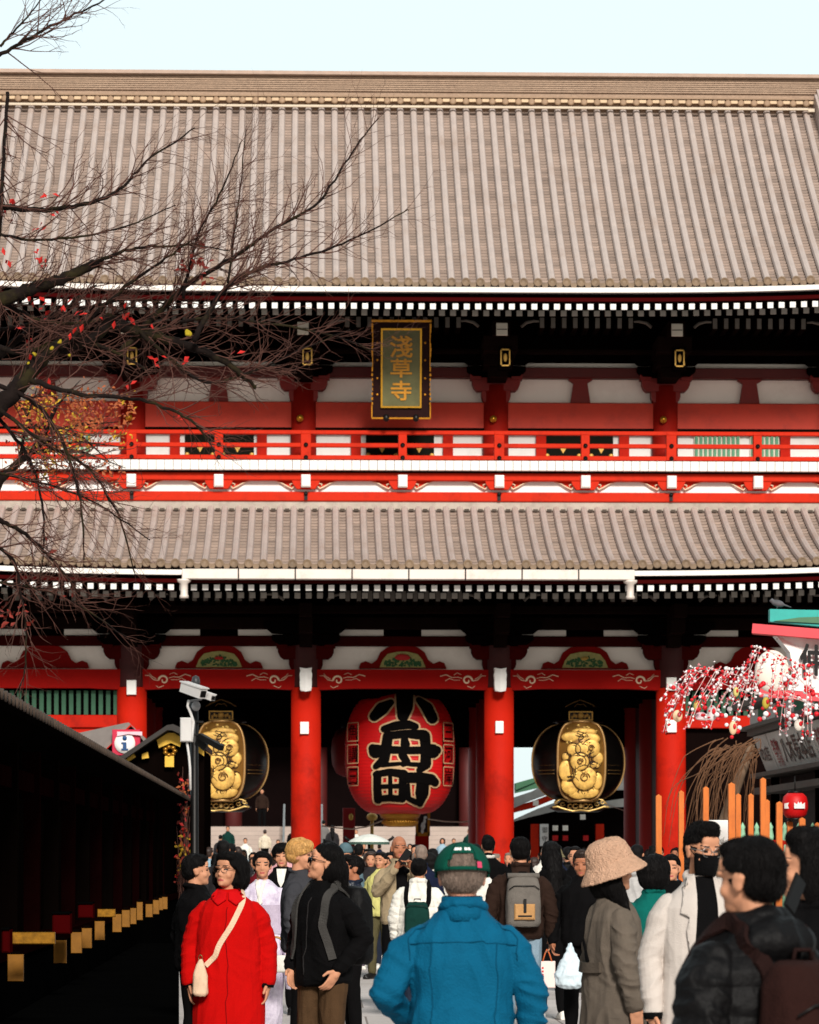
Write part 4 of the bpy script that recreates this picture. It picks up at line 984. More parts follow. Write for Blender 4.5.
# lower storey : head beam between columns, one piece per bay, slight arch cut
def pc(i, Y=74.8): return PXS[i]
for i, (a, c) in enumerate(zip(PXS, PXS[1:])):
    Y = 74.82; zt = ZZ(669.5, Y); zb = ZZ(690.5, Y); zm = ZZ(690.5, Y)
    pts = [(a, zt), (c, zt), (c, zb)]
    for k in range(1, 12):
        t = k / 12; pts.append((c + (a - c) * t, zb + .05 * min(1, 4 * t, 4 * (1 - t))))
    pts.append((a, zb))
    m = MB(); m.prism([(p[0], p[1]) for p in reversed(pts)], Y, Y + .3)
    hb = GB(m, 'head_beam', M('tie_beam_red', (150, 14, 9), .75, var=.15, vs=1.2, spec=.08, dirt=((90, 14, 10), .4, 1.2)))
    if 0 < i < 4:
        # painted cream scrolls at both ends
        for sx in (-1, 1):
            m = MB(); ex = (a if sx < 0 else c); bxx = ex - sx * .98; cz = (zt + zb) / 2
            def sc(pts, r=.018):
                m.tube([(bxx + sx * q[0], Y - .004, cz + q[1]) for q in pts], [r * (1 - .5 * (j / len(pts))) for j in range(len(pts))], 6, flat=.5)
            sp = [(.12 * math.cos(t) * (1 - t / 9), .12 * math.sin(t) * (1 - t / 9) - .01) for t in [j * .4 for j in range(18)]]
            sc([(q[0] + .22, q[1]) for q in sp], .026)
            sc([(-.42, .09), (-.28, .13), (-.14, .06), (0, .07), (.1, .04)], .024)
            sc([(-.3, -.02), (-.2, .04), (-.1, .0), (.05, .0)], .018)
            sc([(.22, -.14), (.34, -.19), (.4, -.14)], .02)
            sc([(.34, -.02), (.46, -.0), (.56, .1), (.66, .1)], .024)
            sc([(.4, .02), (.5, .08), (.56, .15)], .018)
            sc([(-.1, .12), (-.02, .17), (.08, .13)], .016)
            GB(m, 'painted_scroll', CREAMC, hb)
    # plaster above
    Y = 75.12; m = MB(); m.box(a + .001, c - .001, Y, Y + .15, ZZ(670, Y), ZZ(645, Y)); GB(m, 'plaster_panel', PLAST)
    # frog-leg strut with carving
    mx_ = (a + c) / 2; Y = 74.98
    k = Y / F
    def L(lst): return [(mx_ + u * k, ZZ(v, Y)) for u, v in lst]
    half = [(44, 668.5), (42, 663), (37, 661), (31, 663.5), (26, 660), (22, 652), (15, 647), (0, 645)]
    poly = L(half) + L([(-u, v) for u, v in reversed(half[:-1])])
    m = MB(); m.prism(poly, Y, Y + .12); st = GB(m, 'frog_leg_strut', M('strut_red', (116, 10, 7), .8, var=.15, spec=.08))
    if 0 < i < 4:
        carve = [(23, 667.5), (20, 660), (15, 654), (6, 652), (0, 651.5)]
        m = MB(); m.prism(L(carve) + L([(-u, v) for u, v in reversed(carve[:-1])]), Y - .03, Y - .002); cv = GB(m, 'carved_panel', M('carving_ground_gold', (150, 142, 84), .7, var=.3, vs=14), st)
        m = MB()
        for j in range(95):
            u = random.uniform(-18, 18); v = random.uniform(655.5 + abs(u) * .35, 666)
            m.ell((mx_ + u * k, Y - .035, ZZ(v, Y)), (.035, .018, .022), 7, 5, rot=Matrix.Rotation(random.uniform(0, 3), 3, 'Y'))
        GB(m, 'carved_leaves', M('carved_leaf_green', (38, 84, 44), .6, var=.3, vs=10), cv)
        m = MB()
        for j in range(9 if i == 2 else 5 if i == 1 else 4):
            a_ = -1.2 + j * 2.4 / (8 if i == 2 else 4)
            s_ = 1.0 if i == 2 else .6
            m.ell((mx_ + math.sin(a_) * .12 * s_, Y - .055, ZZ(659.5, Y) + math.cos(a_) * .06 * s_), (.035 * s_, .02, .085 * s_), 7, 5, rot=Matrix.Rotation(a_, 3, 'Y'))
        GB(m, 'carved_lotus', M('carved_lotus_red', (176, 24, 22), .6, var=.2) if i != 3 else M('carved_blossom_gold', (178, 140, 60), .6), cv)
beamx('upper_tie_beam', 74.9, .3, 636, 646, M('dark_red_beam', (52, 5, 4), .85, var=.15, spec=.05))
# faint plaster slits over the tie beam
for a, c in zip(PXS, PXS[1:]):
    mx_ = (a + c) / 2
    for sx in (-1, 1):
        m = MB(); Y = 75.0; m.box(*sorted((mx_ + sx * .45, mx_ + sx * 1.5)), Y, Y + .1, ZZ(635.8, Y), ZZ(629.5, Y)); GB(m, 'plaster_slit', PLAST)
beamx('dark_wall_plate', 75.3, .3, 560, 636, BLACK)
beamx('bracket_beam', 74.6, .25, 617, 629, DARK)
beamx('bracket_beam', 73.9, .25, 605, 613, DARK)
# brackets at columns: stepped boat-shaped arms
def tier2(m, x, k, Y, hw, p0, p1, y0, y1):
    z1, z0 = ZZ(p0, Y), ZZ(p1, Y); h = z1 - z0
    m.prism([(x - hw * k, z1), (x - hw * k, z0 + h * .55), (x - hw * k * .8, z0), (x + hw * k * .8, z0), (x + hw * k, z0 + h * .55), (x + hw * k, z1)], y0, y1)
def bracket(x, Y, pyb, scale, mat, par=None):
    m = MB(); k = Y / F * scale
    def tier(hw, p0, p1, y0, y1):
        z1, z0 = ZZ(p0, Y), ZZ(p1, Y); h = z1 - z0
        m.prism([(x - hw * k, z1), (x - hw * k, z0 + h * .55), (x - hw * k * .93, z0 + h * .22), (x - hw * k * .8, z0), (x + hw * k * .8, z0), (x + hw * k * .93, z0 + h * .22), (x + hw * k, z0 + h * .55), (x + hw * k, z1)], y0, y1)
    for (hw, p0, p1, dy) in ((28, pyb, pyb + 13, 0), (17, pyb + 13, pyb + 24, .06)):
        tier(hw, p0, p1, Y + dy, Y + dy + .35)
    keep = m; m = MB()
    for (hw, p0, p1, dy) in ((34, pyb - 11, pyb - 1, -.1), (42, pyb - 24, pyb - 12, -.35)): tier2(m, x, k, Y, hw, p0, p1, Y + dy, Y + dy + .35)
    up_ = m; m = keep
    for s_ in (-1, 0, 1):
        z1, z0 = ZZ(pyb - 1, Y), ZZ(pyb + 4, Y)
        m.box(x + s_ * 24 * k - .13, x + s_ * 24 * k + .13, Y - .06, Y + .3, ZZ(pyb + 2, Y), ZZ(pyb - 4, Y))
    o = GB(m, 'bracket_set', mat, par); GB(up_, 'upper_bracket_arms', BLACK, o); return o
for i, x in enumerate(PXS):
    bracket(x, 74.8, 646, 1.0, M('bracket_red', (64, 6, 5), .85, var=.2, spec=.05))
    m = MB()                                            # projecting arms towards the eave
    for (y0, y1, pa, pb, hw) in ((73.4, 74.8, 618, 632, .16), (72.9, 74.8, 603, 616, .15), (74.2, 74.9, 634, 646, .15)):
        m.box(x - hw, x + hw, y0, y1, ZZ(pb, y0), ZZ(pa, y0))
    GB(m, 'projecting_arm', DARK)
    m = MB(); Y = 73.2; m.bbox(x - .13, x + .13, Y - .05, Y, ZZ(616, Y), ZZ(605, Y), .01); m.box(x - .12, x + .12, Y - .06, Y - .04, ZZ(611, Y), ZZ(610.2, Y), 1)
    GB(m, 'arm_end_cap', [M('grey_white_cap', (196, 186, 172), .7, var=.1), DARK])
for x in (PXS[2], PXS[3]):                              # wrapped white beam nose
    m = MB(); Y = 74.35; hw = .135
    prof = [(ZZ(667.5, Y), hw * 1.05), (ZZ(671, Y), hw * .95), (ZZ(674, Y), hw * 1.1), (ZZ(680, Y), hw), (ZZ(682, Y), hw * 1.05), (ZZ(688, Y), hw * 1.0), (ZZ(690.5, Y), hw * .9)]
    for (za, wa), (zb_, wb) in zip(prof, prof[1:]):
        m.add([(x - wa, Y, za), (x, Y - .07, za - .03), (x + wa, Y, za), (x - wb, Y, zb_), (x, Y - .07, zb_ - .03), (x + wb, Y, zb_)] + [(x - wa, Y + .4, za), (x + wa, Y + .4, za), (x - wb, Y + .4, zb_), (x + wb, Y + .4, zb_)],
              [(0, 1, 4, 3), (1, 2, 5, 4), (0, 3, 8, 6), (2, 7, 9, 5), (0, 6, 7, 2, 1), (3, 4, 5, 9, 8)])
    GB(m, 'beam_nose', WHITE)
# outer bays: lattice over a red rail
for (i) in (0, 4):
    a, c = PXS[i] + .3, PXS[i + 1] - .3
    Y = 75.05; n = int((c - a) / .172)
    fr = MB(); fr.box(a, c, Y + .12, Y + .2, ZZ(716, Y), ZZ(690, Y)); lat = GB(fr, 'lattice_backing', BLACK)
    for k in range(n):
        m = MB(); x = a + (k + .5) * (c - a) / n
        m.prism([(x - .05, ZZ(715, Y)), (x + .05, ZZ(715, Y)), (x + .05, ZZ(691, Y)), (x - .05, ZZ(691, Y))], Y, Y + .1)
        GB(m, 'lattice_bar', GREENL, lat)
    m = MB(); m.bbox(a, c, Y - .1, Y + .15, ZZ(728, Y), ZZ(715.5, Y), .015); GB(m, 'lattice_rail', RED)
    m = MB(); m.box(a, c, Y + .1, Y + .2, .0, ZZ(728, Y)); 
    if i == 0:
        m2 = MB(); m2.box(a, c, Y - .02, Y + .08, ZZ(760, Y), ZZ(728.3, Y)); GB(m2, 'red_panel', RED)
    GB(m, 'niche_wall', M('niche_dark_timber', (14, 6, 5), .9, var=.2, spec=.03))
# enclosed rooms either side (Nio chambers), ceiling and cross walls
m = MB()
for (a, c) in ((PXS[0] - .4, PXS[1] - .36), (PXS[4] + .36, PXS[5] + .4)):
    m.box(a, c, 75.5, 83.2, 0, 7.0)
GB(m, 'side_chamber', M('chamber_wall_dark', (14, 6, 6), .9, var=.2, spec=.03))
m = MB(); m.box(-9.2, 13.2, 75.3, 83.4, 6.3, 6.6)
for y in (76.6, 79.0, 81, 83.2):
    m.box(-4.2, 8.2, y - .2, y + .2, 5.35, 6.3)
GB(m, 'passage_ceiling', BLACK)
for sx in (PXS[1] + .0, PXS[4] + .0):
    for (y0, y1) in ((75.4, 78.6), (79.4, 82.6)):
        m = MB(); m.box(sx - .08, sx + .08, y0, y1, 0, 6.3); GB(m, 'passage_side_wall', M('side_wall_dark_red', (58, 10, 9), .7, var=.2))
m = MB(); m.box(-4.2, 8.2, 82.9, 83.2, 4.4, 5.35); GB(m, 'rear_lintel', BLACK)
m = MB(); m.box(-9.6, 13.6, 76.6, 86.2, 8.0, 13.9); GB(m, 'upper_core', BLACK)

# ---------------------------------------------------------------- flashing, balcony, railing
m = MB(); Y = 75.0; m.box(XC - 12, XC + 12, Y, Y + .3, ZZ(510, Y), ZZ(501.5, Y)); GB(m, 'flashing', FLASH)
m = MB()
for k in range(-36, 37):                                # small dark gaps under the flashing between ribs
    x = XC + (k + .5) * PITCH + .05; m.box(x - .055, x + .055, Y - .012, Y - .001, ZZ(511, Y), ZZ(508.7, Y))
GB(m, 'flashing_gaps', M('gap_brown', (84, 74, 66), .9, var=.3))
YW = 75.7
beamx('lower_balcony_beam', 74.95, .4, 492, 501.3, REDR, XC - 11.4, XC + 11.4)
beamx('balcony_plaster', 75.03, .1, 478, 492.5, WHITE, XC - 11.4, XC + 11.4)
# slotted studs on the lower beam
for x in PXS:
    m = MB(); Yb = 74.94; zc = ZZ(496, Yb); m.box(x - .04, x + .04, Yb - .03, Yb, zc - .1, zc + .09); m.lathe([(.05, -.05), (.05, 0)], (x, Yb, zc + .05), 10, axis='y'); GB(m, 'iron_stud', IRON)
YB = 74.84
beamx('balcony_edge_beam', YB, .16, 472.5, 480.5, REDR, XC - 11.6, XC + 11.6)
m = MB(); m.box(XC - 11.6, XC + 11.6, YB - .18, 76.3, ZZ(470.6, YB), ZZ(470.0, YB)); GB(m, 'balcony_floor', FLASH)
m = MB(); x = XC - 11.6
while x < XC + 11.6:                                     # white board ends of the balcony floor
    m.bbox(x + .006, x + .194, YB - .2, YB - .02, ZZ(470, YB - .2), ZZ(460.3, YB - .2), .006); x += .2
GB(m, 'floor_board_ends', WHITE)
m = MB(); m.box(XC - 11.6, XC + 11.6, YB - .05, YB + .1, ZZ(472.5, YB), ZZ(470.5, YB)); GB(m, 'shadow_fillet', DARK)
# balcony brackets: pixel centres in the photo
allb = sorted([x for x in PXS] + [(a + c) / 2 for a, c in zip(PXS, PXS[1:])] )
for x in allb:
    m = MB(); Y = 74.86; k = Y / F; z1 = ZZ(480.7, Y); z0 = ZZ(489, Y)
    m.prism([(x - 14 * k, z1), (x - 13 * k, z0 + .12), (x - 9 * k, z0), (x + 9 * k, z0), (x + 13 * k, z0 + .12), (x + 14 * k, z1)], Y, Y + .5)
    br = GB(m, 'balcony_bracket', REDR)
    m = MB(); Y2 = 74.72; m.bbox(x - .11, x + .11, Y2, Y2 + .5, ZZ(487, Y2), ZZ(474.5, Y2), .03); GB(m, 'white_arm_end', WHITE, br)
    for sx in (-1, 1):
        m = MB(); Yq = Y + .1
        m.tube([(x + sx * q[0] * k, Yq, ZZ(q[1], Yq)) for q in ((30, 481.5), (24, 483.5), (19, 486.5), (14, 489), (11, 486), (13, 483.5), (16, 484.5), (15.5, 486.5))], [.012, .025, .035, .04, .035, .03, .025, .02], 7, flat=.6)
        GB(m, 'scroll_ornament', CREAMC, br)
        m = MB(); m.prism([(x + sx * 12 * k, ZZ(481, Yq)), (x + sx * 31 * k, ZZ(481, Yq)), (x + sx * 22 * k, ZZ(484, Yq)), (x + sx * 14 * k, ZZ(490, Yq))][::-1 if sx < 0 else 1], Yq + .03, Yq + .1); GB(m, 'scroll_backing', REDR, br)
# railing
rail = MB()
YR = 74.88
def rl_(pa, pb, Y, th, name='rail'):
    m = MB(); m.bbox(XC - 11.7, XC + 11.7, Y, Y + th, ZZ(pb, Y), ZZ(pa, Y), .012); return GB(m, name, REDR, RAIL)
m = MB(); m.bbox(XC - 11.7, XC + 11.7, YR, YR + .16, ZZ(459.8, YR), ZZ(455.2, YR), .012); RAIL = GB(m, 'railing', REDR)
rl_(443, 447.3, YR + .02, .1); rl_(430.3, 434.3, YR + .01, .14)
for x in allb:
    big = min(abs(x - q) for q in PXS) < .01
    m = MB(); w = .12 if big else .1
    m.bbox(x - w, x + w, YR - .02, YR + .2, ZZ(459.5, YR), ZZ(434.2, YR), .01); po = GB(m, 'railing_post', REDR, RAIL)
    for pz in (445, 457.6):
        m = MB(); m.lathe([(.0, -.05), (.045, -.04), (.055, 0)], (x, YR - .03, ZZ(pz, YR)), 10, axis='y'); GB(m, 'iron_stud', IRON, po)
    m = MB(); m.bbox(x - .11, x + .11, YR - .01, YR + .17, ZZ(434.2, YR), ZZ(431, YR), .01); GB(m, 'post_cap', REDR, po)

# ---------------------------------------------------------------- upper storey wall
YU = 76.0
UPX = [XX(p, YU) for p in (-41, 133, 303.5, 496, 665.5, 808)]
UPX[5] = UPX[4] + 4.1; UPX[0] = UPX[1] - 4.1
for x in UPX: column(x, YU + .1, 9.2, ZZ(385, YU), .31, M('upper_column_shade_red', (140, 22, 12), .7, var=.12, spec=.1))  # eave shade put into a deeper red than the lower columns
beamx('upper_sill_beam', YU + .02, .35, 402, 428.5, M('shaded_vermilion', (196, 52, 26), .6, var=.12, vs=1.0, dirt=((110, 22, 14), .4, 1.6)), XC - 10.6, XC + 10.6)
beamx('sill_groove', YU - .02, .1, 427.5, 430, DARK, XC - 10.6, XC + 10.6)
beamx('upper_plaster', YU + .3, .1, 376, 402.3, PLAST, XC - 10.6, XC + 10.6)
beamx('upper_head_beam', YU + .0, .3, 366.5, 377, M('dark_red_beam2', (84, 10, 8), .6, var=.15), XC - 10.6, XC + 10.6)
beamx('upper_slit_plaster', YU + .2, .1, 361.5, 366.5, PLAST, XC - 10.4, XC + 10.4)
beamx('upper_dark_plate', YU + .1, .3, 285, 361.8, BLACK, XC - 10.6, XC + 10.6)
beamx('upper_bracket_beam', 75.2, .3, 348, 352, DARK, XC - 10.6, XC + 10.6)
for i, x in enumerate(UPX):
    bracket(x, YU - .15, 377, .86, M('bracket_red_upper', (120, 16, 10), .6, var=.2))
    m = MB()
    for (y0, y1, pa, pb, hw) in ((74.6, 76, 350, 364, .34), (74.0, 76, 335, 350, .4), (73.6, 76, 320, 334, .2), (74.8, 76, 366, 376, .22)):
        m.box(x - hw, x + hw, y0, y1, ZZ(pb, y0), ZZ(pa, y0))
    GB(m, 'projecting_arm', DARK)
    m = MB(); Y = 73.55; m.bbox(x - .13, x + .13, Y - .05, Y, ZZ(335, Y), ZZ(322.5, Y), .01); m.box(x - .12, x + .12, Y - .06, Y - .04, ZZ(329.4, Y), ZZ(328.6, Y), 1)
    GB(m, 'arm_end_cap', [MATS['grey_white_cap'], DARK])
    # gold plaque ornament on black block
    m = MB(); Y = 73.9; xo = x + .1; zc = ZZ(357, Y); w, h = .115, .2
    for (a, c, e, f) in ((-w, w, h - .03, h), (-w, w, -h, -h + .03), (-w, -w + .03, -h, h), (w - .03, w, -h, h)):
        m.box(xo + a, xo + c, Y - .03, Y + .0, zc + e, zc + f)
    m.ell((xo, Y - .02, zc), (.045, .02, .1), 12, 8)
    GB(m, 'gold_ornament', GOLDP); m = MB(); m.box(xo - .15, xo + .15, Y, Y + .3, zc - .27, zc + .27); GB(m, 'ornament_block', BLACK)
    m = MB(); m.ell((x - .08, YU - .27, ZZ(420, YU)), (.085, .06, .085), 14, 8); m.ell((x - .08, YU - .33, ZZ(420, YU)), (.045, .03, .045), 10, 6); GB(m, 'gold_boss', GOLD)
for a, c in zip(UPX, UPX[1:]):
    mx_ = (a + c) / 2; Y = YU + .12; k = Y / F
    m = MB(); m.prism([(mx_ - 10 * k, ZZ(402, Y)), (mx_ + 10 * k, ZZ(402, Y)), (mx_ + 7 * k, ZZ(382, Y)), (mx_ + 12 * k, ZZ(379, Y)), (mx_ + 12 * k, ZZ(376, Y)), (mx_ - 12 * k, ZZ(376, Y)), (mx_ - 12 * k, ZZ(379, Y)), (mx_ - 7 * k, ZZ(382, Y))], Y, Y + .15)
    GB(m, 'strut', M('strut_red_upper', (118, 22, 15), .6, var=.15))
# wall behind the railing: white panels, black doors with gold hinges, green louvres
beamx('lower_wall', YU + .25, .1, 428.4, 472, WHITE, XC - 10.6, XC + 10.6)
def upx(px): return XX(px, YU + .2)
for px in (243, 355, 427 - 58, 448, 536, 548, 618, 632, 690, 781):
    pass
for px in (175, 262, 356, 448, 541, 624, 785):
    x = upx(px); m = MB(); m.box(x - .12, x + .12, YU + .12, YU + .26, ZZ(462, YU), ZZ(428, YU)); GB(m, 'wall_post', RED)
def door(p0, p1):
    Y = YU + .16; a, c = upx(p0), upx(p1); z0, z1 = ZZ(457, Y), ZZ(431, Y); e = .09
    m = MB(); m.prism([(a + e, z0), (c - e, z0), (c - e * .6, z0 + e * .4), (c, z0 + e), (c, z1 - e), (c - e * .6, z1 - e * .4), (c - e, z1), (a + e, z1), (a + e * .6, z1 - e * .4), (a, z1 - e), (a, z0 + e), (a + e * .6, z0 + e * .4)], Y, Y + .06)
    d = GB(m, 'door_panel', M('black_green_door', (24, 24, 18), .8, var=.15, spec=.05))
    m = MB(); x = (a + c) / 2; zc = ZZ(449.6, Y)
    m.prism([(x - .07, zc + .04), (x, zc - .08), (x + .07, zc + .04), (x + .04, zc + .07), (x, zc + .04), (x - .04, zc + .07)], Y - .02, Y - .001)
    for (cx_, cz_) in ((a + .05, z1 - .05), (c - .05, z1 - .05), (a + .05, z0 + .05), (c - .05, z0 + .05)): m.ell((cx_, Y - .01, cz_), (.06, .02, .05), 8, 5)
    GB(m, 'gold_fitting', GOLDP, d)
for p in ((185, 215), (221, 254), (366, 398), (404, 434), (545, 581), (589, 613)): door(*p)
for (p0, p1, q0, q1) in ((694, 740, 0, 0), (750, 779, 0, 0), (20, 44, 0, 0), (64, 90, 0, 0)):
    Y = YU + .14; a, c = upx(p0), upx(p1); m = MB(); m.box(a, c, Y + .05, Y + .1, ZZ(457, Y), ZZ(431, Y)); lv = GB(m, 'louvre', M('louvre_cream', (222, 214, 196), .7))
    n = int((c - a) / .105)
    for j in range(n):
        x = a + (j + .5) * (c - a) / n; m = MB(); m.box(x - .032, x + .032, Y, Y + .05, ZZ(457, Y), ZZ(432, Y)); GB(m, 'louvre_bar', M('louvre_green', (92, 150, 116), .65, var=.1), lv)
    m = MB(); m.bbox(a - .06, c + .06, Y - .03, Y, ZZ(434, Y), ZZ(431, Y), .01); GB(m, 'louvre_head', BLACK, lv)

# ---------------------------------------------------------------- hanging signboard
sg = empty('signboard', (XX(401, 74.0), 74.0, ZZ(420, 74)), label='tall framed signboard with gold characters hung under the upper eave', cat='signboard')
# tilted forward: top leans towards the viewer
sp0 = P(401, 419, 74.5); spw = 60 / F * 74; sph = 97 / F * 74
tilt = R(9)
ux = Vector((1, 0, 0)); uz = Vector((0, -math.sin(tilt), math.cos(tilt))); un = ux.cross(uz)   # un faces viewer (-y)
def sgp(u, v, d=0): return sp0 + ux * (u * 74 / F) + uz * (v * 74 / F / math.cos(tilt)) + un * d
def sgbox(mb, u0, u1, v0, v1, d0, d1, mi=0):
    vs = [sgp(u, v, d) for d in (d0, d1) for v in (v0, v1) for u in (u0, u1)]
    mb.add(vs, [(0, 2, 3, 1), (4, 5, 7, 6), (0, 1, 5, 4), (2, 6, 7, 3), (0, 4, 6, 2), (1, 3, 7, 5)], mi)
m = MB(); sgbox(m, -29, 29, 1, 96, -.12, .0); GB(m, 'board', M('sign_frame_lacquer', (34, 8, 7), .6, var=.2, spec=.12), sg)
m = MB(); sgbox(m, -19, 19, 12, 88, .0, .03); GB(m, 'face_panel', M('sign_face', (98, 95, 60), .45, .25, var=.25, vs=1.8, dirt=((70, 72, 44), .6, 1.6)), sg)
m = MB()
for (a, c, e, f) in ((-20.5, 20.5, 87, 89), (-20.5, 20.5, 11, 12.6), (-20.5, -18.7, 12.6, 87), (18.7, 20.5, 12.6, 87)): sgbox(m, a, c, e, f, .03, .06)
GB(m, 'inner_frame', GOLD, sg)
m = MB()
for (a, c, e, f) in ((-30, 30, 95, 97.2),): sgbox(m, a, c, e, f, -.05, .07)
for j in range(17):
    v = 14 + j * 4.7
    w_ = 1.2 + .5 * math.sin(j * 1.3)
    for s_ in (-1, 1): sgbox(m, min(s_ * 28.4, s_ * (28.4 + w_)), max(s_ * 28.4, s_ * (28.4 + w_)), v, v + (2.6 if j < 7 else 4.4), -.02, .08)
for s_ in (-1, 1): 
    sgbox(m, min(s_ * 28.8, s_ * 30), max(s_ * 28.8, s_ * 30), 1, 14, -.02, .05)
sgbox(m, -29.5, 29.5, 0, 1.6, -.02, .05)
GB(m, 'gold_edging', M('sign_gold_edging', (206, 138, 40), .4, .7, var=.3, vs=9), sg)
for s_ in (-1, 1):
    for v in (24, 40, 58, 75):
        m = MB(); m.ell(sgp(s_ * 24, v, .01), (.03, .02, .03), 8, 5); GB(m, 'gold_stud', MATS['sign_gold_edging'], sg)
m = MB()
for ch, v, w_, h_ in (('淺', 71, 22, 21), ('草', 50, 21, 18), ('寺', 28, 20, 19)):
    put_text(m, ch, sgp(0, v, .035), ux, uz, w_ * 74 / F, h_ * 74 / F, bold=.018, off=.012)
GB(m, 'characters', M('sign_gold_letters', (196, 134, 40), .45, .3, var=.2, vs=8), sg)
for s_ in (-1, 1):
    m = MB(); m.ell(sgp(s_ * 15, 1, .04), (.075, .07, .09), 10, 8); GB(m, 'bottom_hook', IRON, sg)
    m = MB(); m.tube([sgp(s_ * 18, 95, -.05), sgp(s_ * 18, 115, -.6)], .02, 6); GB(m, 'hanger', IRON, sg)
# ---- the crowd
COLS = [('black', BLK), ('charcoal', cl('charcoal_cloth', (44, 42, 44))), ('navy', cl('navy_cloth', (24, 30, 52))), ('dark brown', DBR), ('beige', BEIGE), ('white', WHT), ('grey', cl('grey_cloth', (116, 112, 110))), ('cream', cl('cream_cloth', (214, 200, 178))), ('dark green', DGRN), ('burgundy', cl('burgundy_cloth', (96, 20, 28))), ('pale blue', cl('pale_blue_cloth', (150, 176, 190))), ('pink', cl('pink_cloth', (214, 160, 164)))]
WTS = [9, 5, 4, 2, 4, 6, 4, 4, 1.5, 1.5, 2.5, 2]
HRS = [('short black hair', 'short', HAIRB), ('cropped black hair', 'crop', HAIRB), ('a black bob', 'bob', HAIRB), ('long black hair', 'long', HAIRB), ('tied black hair', 'tied', HAIRB), ('short brown hair', 'short', HAIRD), ('a brown bob', 'bob', HAIRD), ('grey hair', 'short', HAIRG)]
rd = random.Random(21)
rows = [('front', 39, 8), ('second', 44, 10), ('third', 49.5, 13), ('fourth', 55, 20), ('fifth', 61, 25), ('sixth', 67, 28), ('last', 72.5, 27), ('inner', 88, 16), ('courtyard', 103, 14)]
ordn = ['first', 'second', 'third', 'fourth', 'fifth', 'sixth', 'seventh', 'eighth', 'ninth', 'tenth', 'eleventh', 'twelfth', 'thirteenth', 'fourteenth', 'fifteenth', 'sixteenth', 'seventeenth', 'eighteenth', 'nineteenth', 'twentieth'] + ['twenty-' + w for w in ('first', 'second', 'third', 'fourth', 'fifth', 'sixth', 'seventh', 'eighth', 'ninth')]
used = set()
for rn, Yr, n in rows:
    x0, x1 = (205, 700)
    pxs = [x0 + (x1 - x0) * (i + .5 + rd.uniform(-.3, .3)) / n for i in range(n)]
    for i, px in enumerate(pxs):
        Y = Yr + rd.uniform(-1.6, 1.6)
        # keep the strip of open ground seen between people
        if Yr < 43 and (352 < px < 395): continue
        cn, cm = rd.choices(COLS, WTS)[0]; hn, hk, hm_ = rd.choice(HRS)
        X = XX(px, Y)
        if any(abs(X - c) < .5 for c in PXS) and abs(Y - 75) < 1: continue
        face = rd.choice((0, 0, 10, -15, 170, 185, 160, 60, -70, 20))
        tk = rd.choice(('jacket', 'jacket', 'coat', 'puffer'))
        h = rd.uniform(1.54, 1.76) if hk != 'bob' else rd.uniform(1.5, 1.64)
        person(px, Y, h, face + rd.uniform(-12, 12), hk, hm_, tk, cm, rd.choice((BLK, DJEAN, cl('charcoal_cloth', (44, 42, 44)), JEAN)),
               '%s from left in the %s crowd row, %s %s, %s' % (ordn[i], rn, cn, {'jacket': 'jacket', 'coat': 'coat', 'puffer': 'padded jacket'}[tk], hn),
               aL=rd.choice(('down', 'down', 'pocket')), aR=rd.choice(('down', 'bent', 'down')), vox=.016, seed=rd.randrange(2), group='people in the crowd before the gate',
               shoemat=rd.choice((MATS['shoe_black'], WSHOE)), skin=rd.choice((SKIN, SKIN, SKIN2)))
# people on the steps beyond
for k, (px, py, Y, cn, cm, hk, hm_, h) in enumerate(((452, 821, 122, 'cream', WHT, 'mop', cl('orange_hat', (190, 104, 60)), 1.7), (278, 824, 127, 'beige', BEIGE, 'short', HAIRB, 1.65), (268, 830, 124, 'pale blue', COLS[10][1], 'bob', HAIRB, 1.6), (293, 838, 121, 'grey', COLS[6][1], 'short', HAIRB, 1.7), (438, 838, 118, 'grey', COLS[6][1], 'long', HAIRB, 1.62), (262, 812, 133, 'brown', DBR, 'short', HAIRB, 1.65))):
    zt = ZZ(py, Y) - h * .8
    zt = max(0, min(zt, z1 if False else 2.9)); st = 0 if Y < 126 else min(2.72, (int((Y - 126) / .4) + 1) * ZZ(827, 134) / 15)
    person(px, Y, h, 180, hk, hm_, 'jacket', cm, BLK, ['person in a cream jacket with orange-brown hair beyond the gate, right of the giant lantern', 'person in beige on the stone steps seen left of the left red column', 'person in pale blue at the foot of the steps seen through the left bay', 'person in grey standing before the steps close to the left red column', 'person in grey beyond the gate under the right edge of the giant lantern', 'person in brown highest on the steps seen through the left bay'][k], vox=.016, z=st if Y >= 126 else 0, aR='down')

# visitors climbing or resting on the stone steps
for k in range(18):
    px = 210 + 268 * (k + rd.uniform(.1, .9)) / 18; i_ = rd.choice((0, 1, 1, 2, 3, 5, 7))
    if 296 < px < 316: continue
    Y = 126.2 + i_ * .4; zst = (i_ + 1) * ZZ(827, 134) / 15 - .02 + .02
    cn, cm = rd.choices(COLS, WTS)[0]; hn, hk, hm_ = rd.choice(HRS)
    person(px, Y, rd.uniform(1.5, 1.72), rd.choice((0, 5, 180, 170)), hk, hm_, 'jacket', cm, rd.choice((BLK, DJEAN, JEAN)), '%s from left among small figures on the stone steps, %s jacket, %s' % (ordn[k], cn, hn), vox=.016, z=zst, group='people on the stone steps', aR='down', seed=rd.randrange(2))
